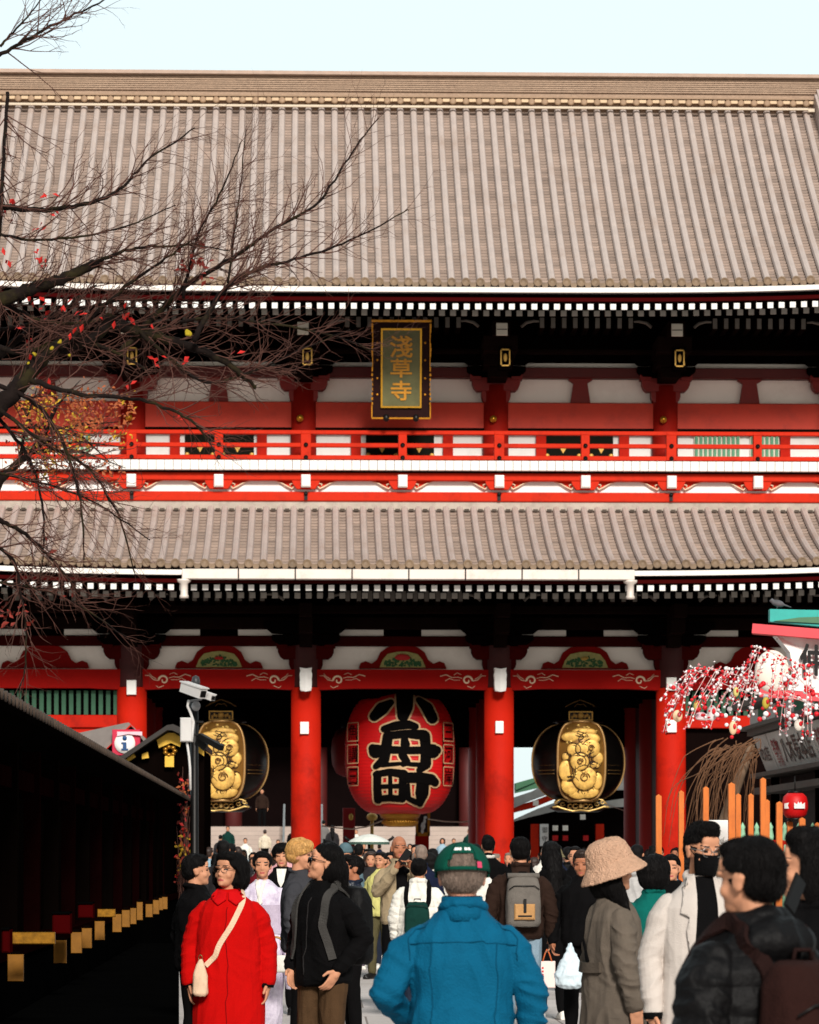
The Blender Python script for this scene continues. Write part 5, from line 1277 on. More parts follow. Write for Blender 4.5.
# ================================================================ lanterns in the gate
def blob_poly(pts, n=10):
    """thick polyline -> convex pieces [(list of xy)] : one disc per joint, one quad per segment; pts (x, y, w)"""
    out = []
    for x, y, w in pts:
        out.append([(x + w / 2 * math.cos(2 * math.pi * k / n), y + w / 2 * math.sin(2 * math.pi * k / n)) for k in range(n)])
    for (x0, y0, w0), (x1, y1, w1) in zip(pts, pts[1:]):
        dx, dy = x1 - x0, y1 - y0; l = math.hypot(dx, dy) or 1; nx, ny = -dy / l, dx / l
        out.append([(x0 + nx * w0 / 2, y0 + ny * w0 / 2), (x1 + nx * w1 / 2, y1 + ny * w1 / 2), (x1 - nx * w1 / 2, y1 - ny * w1 / 2), (x0 - nx * w0 / 2, y0 - ny * w0 / 2)])
    return out
# strokes traced in units of 1/5.85 photo pixel, origin (330, 690)
ST = []
ST += [[(432, 40, 100), (430, 110, 96), (420, 165, 70)]]                                      # small: centre
ST += [[(350, 85, 40), (300, 120, 76), (255, 165, 58)]]
ST += [[(515, 70, 40), (560, 115, 70), (590, 175, 66)]]
ST += [[(310, 240, 40), (380, 222, 54), (450, 215, 52), (492, 226, 40)]]                       # boat: first stroke
ST += [[(325, 280, 44), (440, 268, 48), (540, 274, 60)]]
ST += [[(332, 280, 60), (322, 350, 62), (312, 415, 60), (262, 455, 34)]]
ST += [[(545, 280, 66), (552, 360, 60), (550, 440, 66), (515, 476, 40)]]
ST += [[(245, 350, 50), (262, 368, 80), (350, 360, 44), (430, 364, 44), (520, 362, 44), (592, 366, 84), (618, 360, 50)]]
ST += [[(425, 285, 36), (432, 330, 56)], [(415, 390, 50), (440, 430, 46), (420, 446, 30)]]
ST += [[(300, 448, 26), (400, 440, 22), (520, 446, 28)]]
ST += [[(262, 500, 34), (340, 488, 42), (425, 500, 50)]]                                       # town: field
ST += [[(272, 500, 46), (272, 580, 46), (278, 645, 50)], [(345, 500, 24), (348, 640, 28)], [(418, 500, 46), (418, 580, 46), (415, 640, 46)]]
ST += [[(275, 572, 26), (420, 568, 28)], [(270, 642, 36), (340, 636, 40), (420, 642, 38)]]
ST += [[(430, 520, 60), (520, 520, 62), (585, 530, 64), (606, 545, 50)], [(535, 540, 74), (530, 610, 78), (520, 668, 40)], [(450, 560, 20), (452, 640, 30), (500, 662, 34)]]
ST = [[(x + 0, y, w) for x, y, w in s] for s in ST]

class Barrel:
    def __init__(s, c, rmax, z0, z1, pw=2.6, rend=.5): s.c = c; s.r = rmax; s.z0 = z0; s.z1 = z1; s.pw = pw; s.re = rend
    def rad(s, z):
        t = (z - (s.z0 + s.z1) / 2) / ((s.z1 - s.z0) / 2); t = max(-1, min(1, t))
        return s.r * (s.re + (1 - s.re) * (1 - abs(t) ** s.pw) ** (1 / 2.0))
    def pt(s, x, z, off):
        """point of the surface facing the viewer for local offset x"""
        r = s.rad(z) + off; a = max(-1.45, min(1.45, x / s.r))
        a = math.asin(max(-.985, min(.985, x / r)))
        return Vector((s.c[0] + r * math.sin(a), s.c[1] - r * math.cos(a), z))
def drape_poly(mb, barrel, poly, off, mi=0, step=.09):
    bm = bmesh.new(); vs = [bm.verts.new((p[0], 0, p[1])) for p in poly]
    try: bm.faces.new(vs)
    except Exception: bm.free(); return
    xs = [p[0] for p in poly]; zs = [p[1] for p in poly]
    for ax, lo, hi in ((0, min(xs), max(xs)), (2, min(zs), max(zs))):
        q = math.ceil(lo / step) * step
        while q < hi:
            no = Vector((1, 0, 0)) if ax == 0 else Vector((0, 0, 1))
            bmesh.ops.bisect_plane(bm, geom=bm.verts[:] + bm.edges[:] + bm.faces[:], plane_co=no * q, plane_no=no)
            q += step
    bm.verts.index_update()
    V = [barrel.pt(v.co.x, v.co.z, off) for v in bm.verts]
    mb.add(V, [tuple(v.index for v in f.verts) for f in bm.faces], mi); bm.free()

LY = 77.2
lx = XX(400, LY); u = LY / F
lan = empty('paper_lantern', (lx, LY, ZZ(827, LY)), label='giant round red paper lantern with black characters edged in gold, hung in the middle bay', cat='lantern', group='lanterns hung in the gate')
BAR = Barrel((lx, LY), 55.5 * u, ZZ(814, LY), ZZ(693, LY), 2.5, .42)
m = MB(); prof = []
nz = 110
for i in range(nz + 1):
    z = BAR.z0 + (BAR.z1 - BAR.z0) * i / nz
    prof.append((BAR.rad(z) + (.012 if i % 3 == 0 else 0) - .012, z))
m.lathe([(.3, BAR.z0 - .01)] + prof + [(.4, BAR.z1 + .01)], (lx, LY, 0), 72)
GB(m, 'paper_body', M('lantern_red_paper', (196, 14, 16), .5, var=.08, vs=1.2, spec=.35, dirt=((140, 8, 12), .4, 1)), lan)
m = MB(); m2 = MB(); k = 0
for s in ST:
    for grow, mb, off in ((20, m2, .012), (0, m, .03)):
        pts = [((x - 410) / 5.85 * u, ZZ(690 + y / 5.85, LY), (w + grow) / 5.85 * u) for x, y, w in s]
        for poly in blob_poly(pts):
            k += 1; drape_poly(mb, BAR, poly, off + (k % 40) * .0004)
GB(m2, 'character_outline', M('outline_pale_gold', (206, 170, 128), .6, .1), lan)
GB(m, 'characters', M('lantern_black_ink', (8, 6, 6), .8, spec=.05), lan)
m = MB(); mo = MB(); k = 0
def sidechar(ch, xc, py, h, w):
    vs, fs = text_mesh(ch, 1, 0); xs = [v[0] for v in vs]; ys = [v[1] for v in vs]
    x0, x1, y0, y1 = min(xs), max(xs), min(ys), max(ys)
    def pt(v, off): return BAR.pt(xc + ((v[0] - x0) / (x1 - x0) - .5) * w, ZZ(py, LY) + ((v[1] - y0) / (y1 - y0) - .5) * h, off)
    m.add([pt(v, .02) for v in vs], fs)
    for (a, b_, c, d) in ((-.62, .62, .58, .64), (-.62, .62, -.64, -.58), (-.66, -.58, -.6, .6), (.58, .66, -.6, .6)):
        poly = [(xc + a * w, ZZ(py, LY) + c * h), (xc + b_ * w, ZZ(py, LY) + c * h), (xc + b_ * w, ZZ(py, LY) + d * h), (xc + a * w, ZZ(py, LY) + d * h)]
        drape_poly(mo, BAR, poly, .024)
for sx, chs in ((-1, '魚講三'), (1, '三河岸')):
    for ch, py in zip(chs, (733, 755, 777)): sidechar(ch, sx * 47.5 * u, py, 15 * u, 8.5 * u)
    drape_poly(m, BAR, [(sx * 42.5 * u - .03, ZZ(726, LY)), (sx * 42.5 * u, ZZ(726, LY)), (sx * 42.5 * u, ZZ(784, LY)), (sx * 42.5 * u - .03, ZZ(784, LY))], .014)
GB(m, 'side_characters', MATS['lantern_black_ink'], lan); GB(mo, 'side_frames', MATS['outline_pale_gold'], lan)
m = MB(); z0 = ZZ(827, LY); m.lathe([(.30, z0), (.40, z0 + .03), (.42, z0 + .12), (.40, z0 + .2), (.46, z0 + .22), (.5, z0 + .3), (.52, z0 + .36)], (lx, LY, 0), 48)
for j in range(40):
    a = j / 40 * 2 * math.pi; m.ell((lx + .43 * math.cos(a), LY + .43 * math.sin(a), z0 + .12), (.02, .02, .05), 6, 4)
GB(m, 'bottom_ring', M('old_gold', (176, 128, 48), .38, .8, var=.25, vs=5), lan)
m = MB(); z1 = BAR.z1; m.lathe([(.6, z1 - .02), (.7, z1 + .02), (.7, z1 + .3), (.2, z1 + .45)], (lx, LY, 0), 40); GB(m, 'top_ring', IRON, lan)

def copper(px, label):
    x = XX(px, LY); z0, z1 = ZZ(801, LY), ZZ(723, LY); zc = (z0 + z1) / 2
    r = empty('bronze_lantern', (x, LY, ZZ(813, LY)), label=label, cat='lantern', group='lanterns hung in the gate')
    BL = M('black_bronze', (20, 17, 15), .3, .6, var=.2)
    prof = []
    for i in range(25):
        t = -1 + 2 * i / 24; prof.append((46 * u * (.32 + .68 * max(0, 1 - abs(t) ** 2.3) ** .55), zc + t * (z1 - z0) / 2))
    m = MB(); m.lathe(prof, (x, LY, 0), 48); GB(m, 'body', BL, r)
    rim = M('lantern_rim_gold', (190, 150, 96), .4, .6)
    # side lobe rims
    for sx in (-1, 1):
        m = MB(); m.tube([(x + sx * (q + .01), LY - .1, z) for q, z in prof], .022, 6); GB(m, 'rim', rim, r)
    for zz in (ZZ(771, LY), ZZ(774.5, LY), ZZ(763, LY), ZZ(766, LY)):
        q = 46 * u * .99
        m = MB()
        for s0, s1 in ((-1.15, -.62), (.62, 1.15)):
            m.tube([(x + q * math.sin(a), LY - q * math.cos(a), zz) for a in [s0 + (s1 - s0) * j / 8 for j in range(9)]], .009, 5)
        GB(m, 'band', M('lantern_band_dull_gold', (110, 82, 44), .5, .6), r)
    # front panel : curved shield of gold with relief clouds
    W = 23.5 * u; Yf = LY - 46 * u
    def sh(a, b, off=0.0):     # a in -1..1 across, b in -1..1 up
        w = W * max(0.0, (1 - abs(b) ** 3.2)) ** .5 * .62 + W * .38
        bulge = .34 * (1 - a * a * .8) * (1 - abs(b) ** 2.5 * .75)
        return Vector((x + a * w, Yf + .18 - bulge - off, zc + b * (z1 - z0) / 2))
    m = MB(); vs = []; fs = []
    nx, nzz = 16, 22
    for j in range(nzz + 1):
        for i in range(nx + 1): vs.append(sh(-1 + 2 * i / nx, -1 + 2 * j / nzz))
    for j in range(nzz):
        for i in range(nx): q = j * (nx + 1) + i; fs.append((q, q + 1, q + nx + 2, q + nx + 1))
    m.add(vs, fs, 0, True); 
    pn = GB(m, 'panel', M('panel_dark_gold', (138, 98, 42), .42, .35, var=.45, vs=3.0), r)
    m = MB()
    for sx in (-1, 1): m.tube([sh(sx, -1 + 2 * j / 24, .02) for j in range(25)], .035, 6)
    m.tube([sh(-1 + 2 * j / 8, 1, .02) for j in range(9)], .035, 6); m.tube([sh(-1 + 2 * j / 8, -1, .02) for j in range(9)], .035, 6)
    GB(m, 'rim', rim, pn)
    m = MB(); rr = random.Random(5)
    # (a, b, ra, rb) lobes of the cloud relief
    lob = [(-.62, -.25, .3, .24), (-.1, -.02, .34, .2), (.38, .32, .32, .2), (.58, .06, .26, .15), (.1, -.42, .42, .27), (-.5, -.62, .34, .2), (.28, -.78, .4, .14), (-.15, -.8, .4, .14), (.62, -.5, .22, .2), (.05, .3, .3, .16), (-.35, .28, .24, .14),
           (.45, -.1, .14, .08), (.62, -.12, .1, .06), (-.3, .6, .5, .12), (.1, .72, .45, .1), (-.65, .1, .16, .1), (.3, .55, .4, .14)]
    for (a, b_, ra, rb) in lob:
        ps = sh(a, b_, .0); m.ell(ps + Vector((0, .012, 0)), (ra * W * 1.22, .04, rb * (z1 - z0) / 2 * 1.2), 18, 8)
    GB(m, 'relief', M('relief_pale_gold', (226, 180, 92), .5, .3, var=.45, vs=7, dirt=((110, 72, 26), .85, 2.6)), pn)
    m = MB()
    for (a, b_, ra, rb) in lob:
        for q_ in range(2):
            s_ = 1.16 - .42 * q_; t0 = rr.uniform(0, 6)
            m.tube([sh(a + ra * s_ * math.cos(t), b_ + rb * s_ * math.sin(t), .035) for t in [t0 + k * .45 for k in range(11 if q_ == 0 else 7)]], .011, 4)
    GB(m, 'relief_outline', M('outline_dark_brown', (44, 26, 10), .7), pn)
    m = MB()
    for k in range(60):
        a, b_ = rr.uniform(-.8, .8), rr.uniform(-.9, .92); m.ell(sh(a, b_, .01), (rr.uniform(.015, .05), .02, rr.uniform(.015, .045)), 7, 5)
    GB(m, 'relief_beads', M('relief_bright_gold', (230, 190, 104), .4, .5, var=.2), pn)
    m = MB()
    for (a, b_, s_) in ((.1, -.42, .22), (-.1, -.02, .14), (.38, .32, .14)):
        m.tube([sh(a + s_ * math.cos(t) * (1 - t / 14), b_ + s_ * .6 * math.sin(t) * (1 - t / 14), .07) for t in [q * .4 for q in range(24)]], .012, 5)
    GB(m, 'relief_line', M('relief_line_brown', (96, 62, 22), .6), pn)
    # top cap and name board
    m = MB(); m.loft([(z1 - .05, .34, .34, x, LY), (z1 + .02, .62, .62, x, LY), (z1 + .1, .5, .5, x, LY), (z1 + .4, .36, .36, x, LY), (ZZ(690, LY), .12, .12, x, LY)], 24); GB(m, 'cap', BL, r)
    m = MB(); a0 = [(-15, 708), (-10, 705), (-4, 702.5), (0, 701), (4, 702.5), (10, 705), (15, 708)]
    m.tube([(x + p_ * u, LY - .72, ZZ(q, LY)) for p_, q in a0], .018, 5); m.tube([(x + p_ * u, LY - .72, ZZ(q, LY)) for p_, q in ((-6, 708), (-3, 705), (0, 706), (3, 705), (6, 708))], .014, 5); GB(m, 'cap_line', MATS['lantern_band_dull_gold'], r)
    m = MB(); Yq = LY - .8; m.box(x - 11.5 * u, x + 11.5 * u, Yq, Yq + .5, ZZ(720, Yq), ZZ(711, Yq)); nb = GB(m, 'name_board', BL, r)
    m = MB()
    for (a, c, e, f) in ((-12, 12, 711, 712.2), (-12, 12, 719, 720.2), (-12, -10.8, 712.2, 719), (10.8, 12, 712.2, 719)): m.box(x + a * u, x + c * u, Yq - .03, Yq - .002, ZZ(f, Yq), ZZ(e, Yq))
    m.ell((x, Yq - .02, ZZ(715.6, Yq)), (.08, .03, .08), 12, 6)
    for sx in (-1, 1):
        for q in (4.5, 6.5, 8.5): m.ell((x + sx * q * u, Yq - .01, ZZ(715.6 + (q % 3) - 1, Yq)), (.03, .015, .05), 8, 5)
    GB(m, 'gold_mount', GOLDP, nb)
    # lower board with red seal
    m = MB(); m.box(x - 12.2 * u, x + 12.2 * u, Yq, Yq + .5, ZZ(802, Yq), ZZ(792, Yq)); lb = GB(m, 'lower_board', M('board_cream_gold', (226, 190, 120), .5, .1, var=.1), r)
    m = MB(); m.box(x - 2.8 * u, x + 2.8 * u, Yq - .02, Yq - .001, ZZ(800, Yq), ZZ(794, Yq)); GB(m, 'red_seal', REDR, lb)
    m = MB(); m.loft([(z0 + .02, .4, .4, x, LY), (z0 - .1, .62, .62, x, LY), (ZZ(808, LY), .72, .72, x, LY), (ZZ(812, LY), .5, .5, x, LY)], 24); fo = GB(m, 'foot', BL, r)
    m = MB()
    for sx in (-1, 1):
        for (p0, q0, s_) in ((5, 806, 1), (10, 806, .9), (17, 804, .8), (23, 802, .7)):
            m.tube([(x + (sx * p0 + 2.6 * s_ * math.cos(t)) * u, Yq - .02 + (p0 / 60), ZZ(q0 + 2.2 * s_ * math.sin(t), Yq)) for t in [j * .7 for j in range(9)]], .02, 5)
        m.tube([(x + sx * p_ * u, Yq, ZZ(q, Yq)) for p_, q in ((0, 810), (8, 811), (16, 809), (23, 806.5), (28, 807))], .025, 5)
        m.tube([(x + sx * p_ * u, Yq, ZZ(q, Yq)) for p_, q in ((13, 801), (18, 799), (22, 800), (26, 804))], .018, 5)
    m.ell((x, Yq - .04, ZZ(805.5, Yq)), (.05, .03, .06), 10, 6)
    GB(m, 'gilt_scrollwork', M('scroll_gold', (220, 184, 112), .4, .5, var=.2, vs=10), fo)
    return r
copper(222, 'tall black and gold bronze lantern hung in the bay left of the giant red one')
copper(578, 'tall black and gold bronze lantern hung in the bay right of the giant red one')
# second paper lantern at the back of the gate
Yk = 81.5; xk = XX(352, Yk); uk = Yk / F
rl2 = empty('paper_lantern', (xk, Yk, ZZ(775, Yk)), label='dim red paper lantern half hidden behind the left side of the giant one', cat='lantern', group='lanterns hung in the gate')
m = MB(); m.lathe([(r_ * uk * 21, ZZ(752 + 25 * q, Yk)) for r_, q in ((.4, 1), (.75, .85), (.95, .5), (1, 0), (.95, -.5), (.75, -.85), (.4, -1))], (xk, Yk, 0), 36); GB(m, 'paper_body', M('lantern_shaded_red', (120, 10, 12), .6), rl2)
m = MB(); m.lathe([(.28, ZZ(730, Yk)), (.3, ZZ(726, Yk)), (.1, ZZ(700, Yk))], (xk, Yk, 0), 20); GB(m, 'top_ring', IRON, rl2)

# ================================================================ beyond the gate : main hall, steps, pavilion
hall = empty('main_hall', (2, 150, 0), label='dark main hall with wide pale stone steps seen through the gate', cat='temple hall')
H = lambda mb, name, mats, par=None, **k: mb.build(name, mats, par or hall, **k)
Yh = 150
m = MB(); m.box(-17, 7.6, Yh, Yh + 14, 0, 9.5); H(m, 'wall', M('hall_shade_wall', (13, 6, 6), .9, var=.3, vs=.6, spec=.03))  # hall front darkened in its colour for the shade of its deep eaves
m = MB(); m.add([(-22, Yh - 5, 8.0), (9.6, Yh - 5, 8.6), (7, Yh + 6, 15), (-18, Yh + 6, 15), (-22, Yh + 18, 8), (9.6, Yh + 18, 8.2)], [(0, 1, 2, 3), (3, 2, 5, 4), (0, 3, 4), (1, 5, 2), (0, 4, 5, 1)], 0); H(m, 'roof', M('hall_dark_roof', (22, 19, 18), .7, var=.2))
for x in (-12, -8, -4, 0, 4, 7): 
    m = MB(); m.lathe([(.4, 0), (.4, 8)], (x, Yh - .8, 0), 20); H(m, 'column', M('hall_column_red', (72, 12, 10), .6), None)
STEP = M('step_stone', (178, 161, 150), .8, var=.12, vs=1.0, dirt=((160, 140, 130), .5, .8))
m = MB(); n = 15; Ys = 126; sx0, sx1 = XX(206, 128), XX(487, 128)
z1 = ZZ(827, 134)
for i in range(n): m.box(sx0, sx1, Ys + i * .4, Yh, i * z1 / n + (.0 if i else 0), (i + 1) * z1 / n - .02)
H(m, 'steps', STEP)
m = MB()
for i in range(n): m.box(sx0 + .01, sx1 - .01, Ys + i * .4 + .03, Ys + i * .4 + .4, (i + 1) * z1 / n - .02, (i + 1) * z1 / n - .001)
H(m, 'step_nosings', M('step_edge_grey', (150, 136, 128), .8), None)
for x in (XX(283, 127), XX(322, 127)):
    m = MB(); m.beam((x, Ys, .9), (x, Ys + 6, z1 + .9), .08, .08)
    for q in range(5): m.beam((x, Ys + q * 1.5, z1 * q / 4), (x, Ys + q * 1.5, z1 * q / 4 + .9), .06, .06)
    H(m, 'handrail', M('steel_handrail', (150, 150, 148), .4, .7))
# pavilion seen in the right bay
pav = empty('side_pavilion', (XX(560, 105), 105, 0), label='low red pavilion with grey upswept roof and green eave seen beyond the right bay', cat='pavilion')
PV = lambda mb, name, mats, par=None, **k: mb.build(name, mats, par or pav, **k)
Yp = 105
def pp(px, py, Y=Yp): q = P(px, py, Y); return (q.x, q.z)
def pprism(mb, pts, Y0, Y1, mi=0): mb.prism([pp(a, b_, Y0) for a, b_ in pts], Y0, Y1, mi)
m = MB(); pprism(m, [(500, 806), (515, 797), (533, 791), (560, 776), (640, 760), (640, 740), (700, 740), (700, 790), (560, 790), (530, 801), (500, 814)], Yp, Yp + .6); PV(m, 'roof_edge', M('pavilion_grey_tile', (170, 170, 166), .7, var=.15))
m = MB(); pprism(m, [(505, 809), (533, 801), (560, 791), (640, 775), (640, 781), (560, 797), (533, 808), (505, 815)], Yp + .1, Yp + .7); PV(m, 'eave_beam', REDR)
m = MB(); pprism(m, [(500, 826), (540, 808), (560, 801), (600, 802), (640, 796), (640, 806), (560, 810), (530, 817), (505, 824)], Yp - .3, Yp + .5); PV(m, 'lower_roof_edge', MATS['pavilion_grey_tile'])
m = MB(); pprism(m, [(500, 824), (530, 817), (560, 810), (640, 806), (700, 800), (700, 880), (500, 880)], Yp + .7, Yp + 3); pprism(m, [(560, 797), (640, 781), (640, 806), (560, 810)], Yp + .72, Yp + 2.9); PV(m, 'wall', M('pavilion_dark', (13, 7, 7), .9, var=.3, spec=.03))
m = MB(); pprism(m, [(516, 783), (541, 776), (541, 779.5), (516, 790)], Yp + 6, Yp + 7); pprism(m, [(516, 790), (541, 779.5), (560, 779), (560, 783), (516, 793)], Yp + 6.1, Yp + 7); PV(m, 'green_ridge', M('verdigris', (70, 122, 88), .6, var=.2))
for px in (535, 600, 652):
    m = MB(); pprism(m, [(px - 4, 824), (px + 4, 824), (px + 4, 885), (px - 4, 885)], Yp - .1, Yp + .2); PV(m, 'post', REDR)
m = MB(); pprism(m, [(540, 824), (548.5, 824), (548.5, 846), (540, 846)], Yp - .2, Yp - .12); bn = PV(m, 'banner', WHITE)
m = MB(); 
for j, ch in enumerate('御守'): put_text(m, ch, (pp(544.2, 830 + j * 9)[0], Yp - .2, pp(544, 830 + j * 9)[1]), (1, 0, 0), (0, 0, 1), 5 / F * Yp, 6 / F * Yp, .0, .01)
PV(m, 'lettering', IRON, bn)
PAPW = M('lit_paper', (250, 244, 232), .6)
i = 0
for (px, py, c) in ((555.5, 828, PAPW), (565.5, 828, PAPW), (555.5, 838, MATS['lantern_red_paper']), (565.5, 838, MATS['lantern_red_paper']), (586, 838, MATS['lantern_red_paper']), (583, 817, PAPW), (536, 803, PAPW)):
    s_ = 2.6
    m = MB(); pprism(m, [(px - s_, py - s_), (px + s_, py - s_), (px + s_, py + s_), (px - s_, py + s_)], Yp - .5, Yp - .3)
    m.build('paper_sign', c, tagd=([ 'upper left white paper square on the dark stall in the right bay', 'upper right white paper square on the dark stall in the right bay', 'lower left red square on the dark stall in the right bay', 'lower middle red square on the dark stall in the right bay', 'rightmost red square on the dark stall in the right bay', 'single white paper square hanging just under the right bronze lantern', 'white paper square on the red eave beam left of the right bronze lantern'][i], 'paper sign')); i += 1
# garlands / ropes, censer, umbrella, red stand
def rope(pts, Y, label, r=.02):
    q = [P(a, b_, Y) for a, b_ in pts]; pl = []
    for a, c in zip(q, q[1:]):
        for j in range(6): pl.append(a.lerp(c, j / 6))
    pl.append(q[-1]); m = MB(); m.tube(pl, r, 6); m.build('rope', M('white_rope', (214, 204, 190), .8), tagd=(label, 'rope'))
rope([(322, 826), (338, 828), (352, 829), (366, 827), (384, 820)], 84, 'pale rope sagging across the passage left under the giant lantern')
rope([(428, 819), (445, 821.5), (462, 822), (484, 820)], 84, 'pale rope stretched across the passage right under the giant lantern')
rope([(603, 803), (628, 812), (655, 817)], 84, 'thin rope sloping down right of the right bronze lantern', .012)
um = empty('parasol', (XX(369, 58), 58, 0), label='wide pale grey parasol standing above the crowd under the giant lantern', cat='parasol')
Yq = 58; xq = XX(369, Yq); uq = Yq / F
m = MB(); m.lathe([(21 * uq, ZZ(842, Yq)), (19.5 * uq, ZZ(840.5, Yq)), (13 * uq, ZZ(837.2, Yq)), (6 * uq, ZZ(834.8, Yq)), (.01, ZZ(834, Yq))], (xq, Yq, 0), 16, smooth=False); m.build('canopy', M('parasol_cloth', (214, 216, 208), .8), um)
m = MB(); m.lathe([(20.6 * uq, ZZ(844.5, Yq)), (20.8 * uq, ZZ(842, Yq))], (xq, Yq, 0), 16, smooth=False); m.build('valance', M('parasol_green_edge', (70, 96, 84), .8), um)
m = MB(); m.tube([(xq, Yq, 0), (xq, Yq, ZZ(836, Yq))], .025, 8); m.build('pole', IRON, um)
for sx in (-1, 1):
    m = MB(); m.tube([(xq + sx * 19 * uq, Yq, ZZ(841, Yq)), (xq + sx * 23 * uq, Yq, ZZ(838.5, Yq)), (xq + sx * 24.5 * uq, Yq, ZZ(836.5, Yq))], .03, 6); m.build('rib_tip', IRON, um)
rs = empty('red_lamp_stand', (XX(422.5, 88), 88, 0), label='red stand carrying a dark framed lamp with a white horse-like figure under the giant lantern', cat='lamp stand')
Yq = 88; 
def bx2(name, p0, p1, q0, q1, Y, th, mat, par):
    m = MB(); m.bbox(XX(p0, Y), XX(p1, Y), Y, Y + th, ZZ(q1, Y), ZZ(q0, Y), .01); return m.build(name, mat, par)
bx2('pedestal', 415.5, 429, 835, 900, Yq, .5, RED, rs); fr = bx2('lamp_box', 417, 428.5, 812, 834.5, Yq, .5, M('lamp_dark', (40, 14, 12), .5), rs)
m = MB()
for (p0, p1, q0, q1) in ((415.5, 418, 812, 836), (427.5, 430, 812, 836), (415.5, 430, 832.5, 836)): m.box(XX(p0, Yq), XX(p1, Yq), Yq - .03, Yq - .002, ZZ(q1, Yq), ZZ(q0, Yq))
m.build('gilt_frame', MATS['old_gold'], fr)
m = MB(); 
for (px, py, a, c) in ((423, 826, 2.2, 4), (424.5, 821, 1.4, 3), (422.3, 831, 1.5, 2.5), (425.3, 817.5, 1.8, 1.3)): m.ell((XX(px, Yq), Yq - .05, ZZ(py, Yq)), (a / F * Yq, .04, c / F * Yq), 10, 7)
m.build('white_figure', WHITE, fr)
# red cabinet and gold items on the left under the lantern
cb = empty('offering_cabinet', (XX(349, 92), 92, 0), label='small red cabinet with a gold mark left under the giant lantern', cat='cabinet')
bx2('body', 343, 355, 808, 900, 92, .6, M('cabinet_red', (150, 18, 20), .6), cb)
m = MB(); m.ell((XX(351, 91.9), 91.95, ZZ(817, 91.9)), (.07, .04, .1), 10, 6); m.build('gold_mark', GOLDP, cb)
m = MB(); m.ell((XX(372, 92), 92, ZZ(817, 92)), (.16, .15, .12), 12, 8); m.lathe([(.05, 0), (.05, ZZ(818, 92))], (XX(372, 92), 92, 0), 8); m.build('flower_stand', GOLDP, tagd=('small gold flower stand just left of the giant lantern ring', 'stand'))
# ================================================================ dark shop row on the left
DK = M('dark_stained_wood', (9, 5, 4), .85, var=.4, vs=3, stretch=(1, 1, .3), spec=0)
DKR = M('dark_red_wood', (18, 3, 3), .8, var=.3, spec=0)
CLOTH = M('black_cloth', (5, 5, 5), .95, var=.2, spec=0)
shop = empty('shop_row', (-2.2, 38, 0), label='long dark wooden stall row along the left edge, roof running back to the lamp pole', cat='shop building')
SH = lambda mb, name, mats, par=None, **k: mb.build(name, mats, par or shop, **k)
def wx(Y): return -2.0 - (Y - 20) * .31 / 37       # street face of the row
Z0, Z1 = 0, 2.50
Ya, Yb_ = 11.0, 56.5
def quadwall(mb, Y0, Y1, z0, z1, dx, th, mi=0):
    a, c = wx(Y0) + dx, wx(Y1) + dx
    mb.add([(a, Y0, z0), (c, Y1, z0), (c, Y1, z1), (a, Y0, z1), (a - th, Y0, z0), (c - th, Y1, z0), (c - th, Y1, z1), (a - th, Y0, z1)],
           [(0, 1, 2, 3), (5, 4, 7, 6), (0, 3, 7, 4), (1, 5, 6, 2), (3, 2, 6, 7), (0, 4, 5, 1)], mi)
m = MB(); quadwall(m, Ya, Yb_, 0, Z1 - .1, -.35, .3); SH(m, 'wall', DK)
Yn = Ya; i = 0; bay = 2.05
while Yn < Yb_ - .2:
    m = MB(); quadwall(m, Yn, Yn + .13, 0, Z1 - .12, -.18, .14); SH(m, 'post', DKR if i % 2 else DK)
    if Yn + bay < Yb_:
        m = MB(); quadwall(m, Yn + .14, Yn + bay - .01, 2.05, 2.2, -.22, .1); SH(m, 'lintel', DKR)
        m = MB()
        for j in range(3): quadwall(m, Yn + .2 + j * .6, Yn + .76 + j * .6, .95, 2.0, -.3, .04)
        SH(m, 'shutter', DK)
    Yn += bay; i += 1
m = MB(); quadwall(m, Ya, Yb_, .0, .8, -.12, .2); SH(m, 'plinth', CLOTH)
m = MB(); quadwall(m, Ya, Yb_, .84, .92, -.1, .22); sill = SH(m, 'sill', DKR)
# gilt fittings and hanging yellow tags: distances of tags along the row
def ycol(px):      # depth at which the street face crosses a photo column
    lo, hi = 8, 70
    for _ in range(40):
        mid = (lo + hi) / 2
        t = (wx(mid) * CS - mid * SN) / (mid * CS + wx(mid) * SN) * F + CX
        if t < px: lo = mid
        else: hi = mid
    return lo
TAG = M('yellow_gilt_tag', (134, 88, 18), .5, .3, var=.2, vs=12)
wordpos = ['nearest', 'second', 'third', 'fourth', 'fifth', 'sixth', 'seventh', 'eighth', 'ninth', 'tenth', 'eleventh', 'twelfth', 'thirteenth']
for i, (px, w, t, bt) in enumerate(((12.5, 16, 954, 981), (57.5, 13, 940, 963), (74, 11, 932, 953), (84.5, 10, 928, 948), (97.5, 10, 921, 940), (115, 9, 914, 932), (124, 8, 910, 927), (131.5, 6, 908, 924), (138, 6, 902, 920), (147.5, 7, 904, 917), (154.5, 6, 900, 914), (159.5, 4, 898, 910), (163, 6, 897, 909))):
    Y = ycol(px); x = wx(Y) + .02; hw = w / 2 / F * Y; q = ZZ
    m = MB(); m.bbox(x - hw, x + hw, Y - .01, Y + .02, ZZ(bt, Y), ZZ(t, Y), .004)
    tg = m.build('hanging_tag', TAG, tagd=('%s yellow rectangular tag hanging along the dark stall row on the left' % wordpos[i], 'tag', 'yellow tags along the dark stall row'))
    m = MB(); m.box(x - hw * .6, x + hw * .6, Y - .005, Y + .01, ZZ(t, Y), ZZ(t - 3, Y)); m.build('cord', DK, tg)
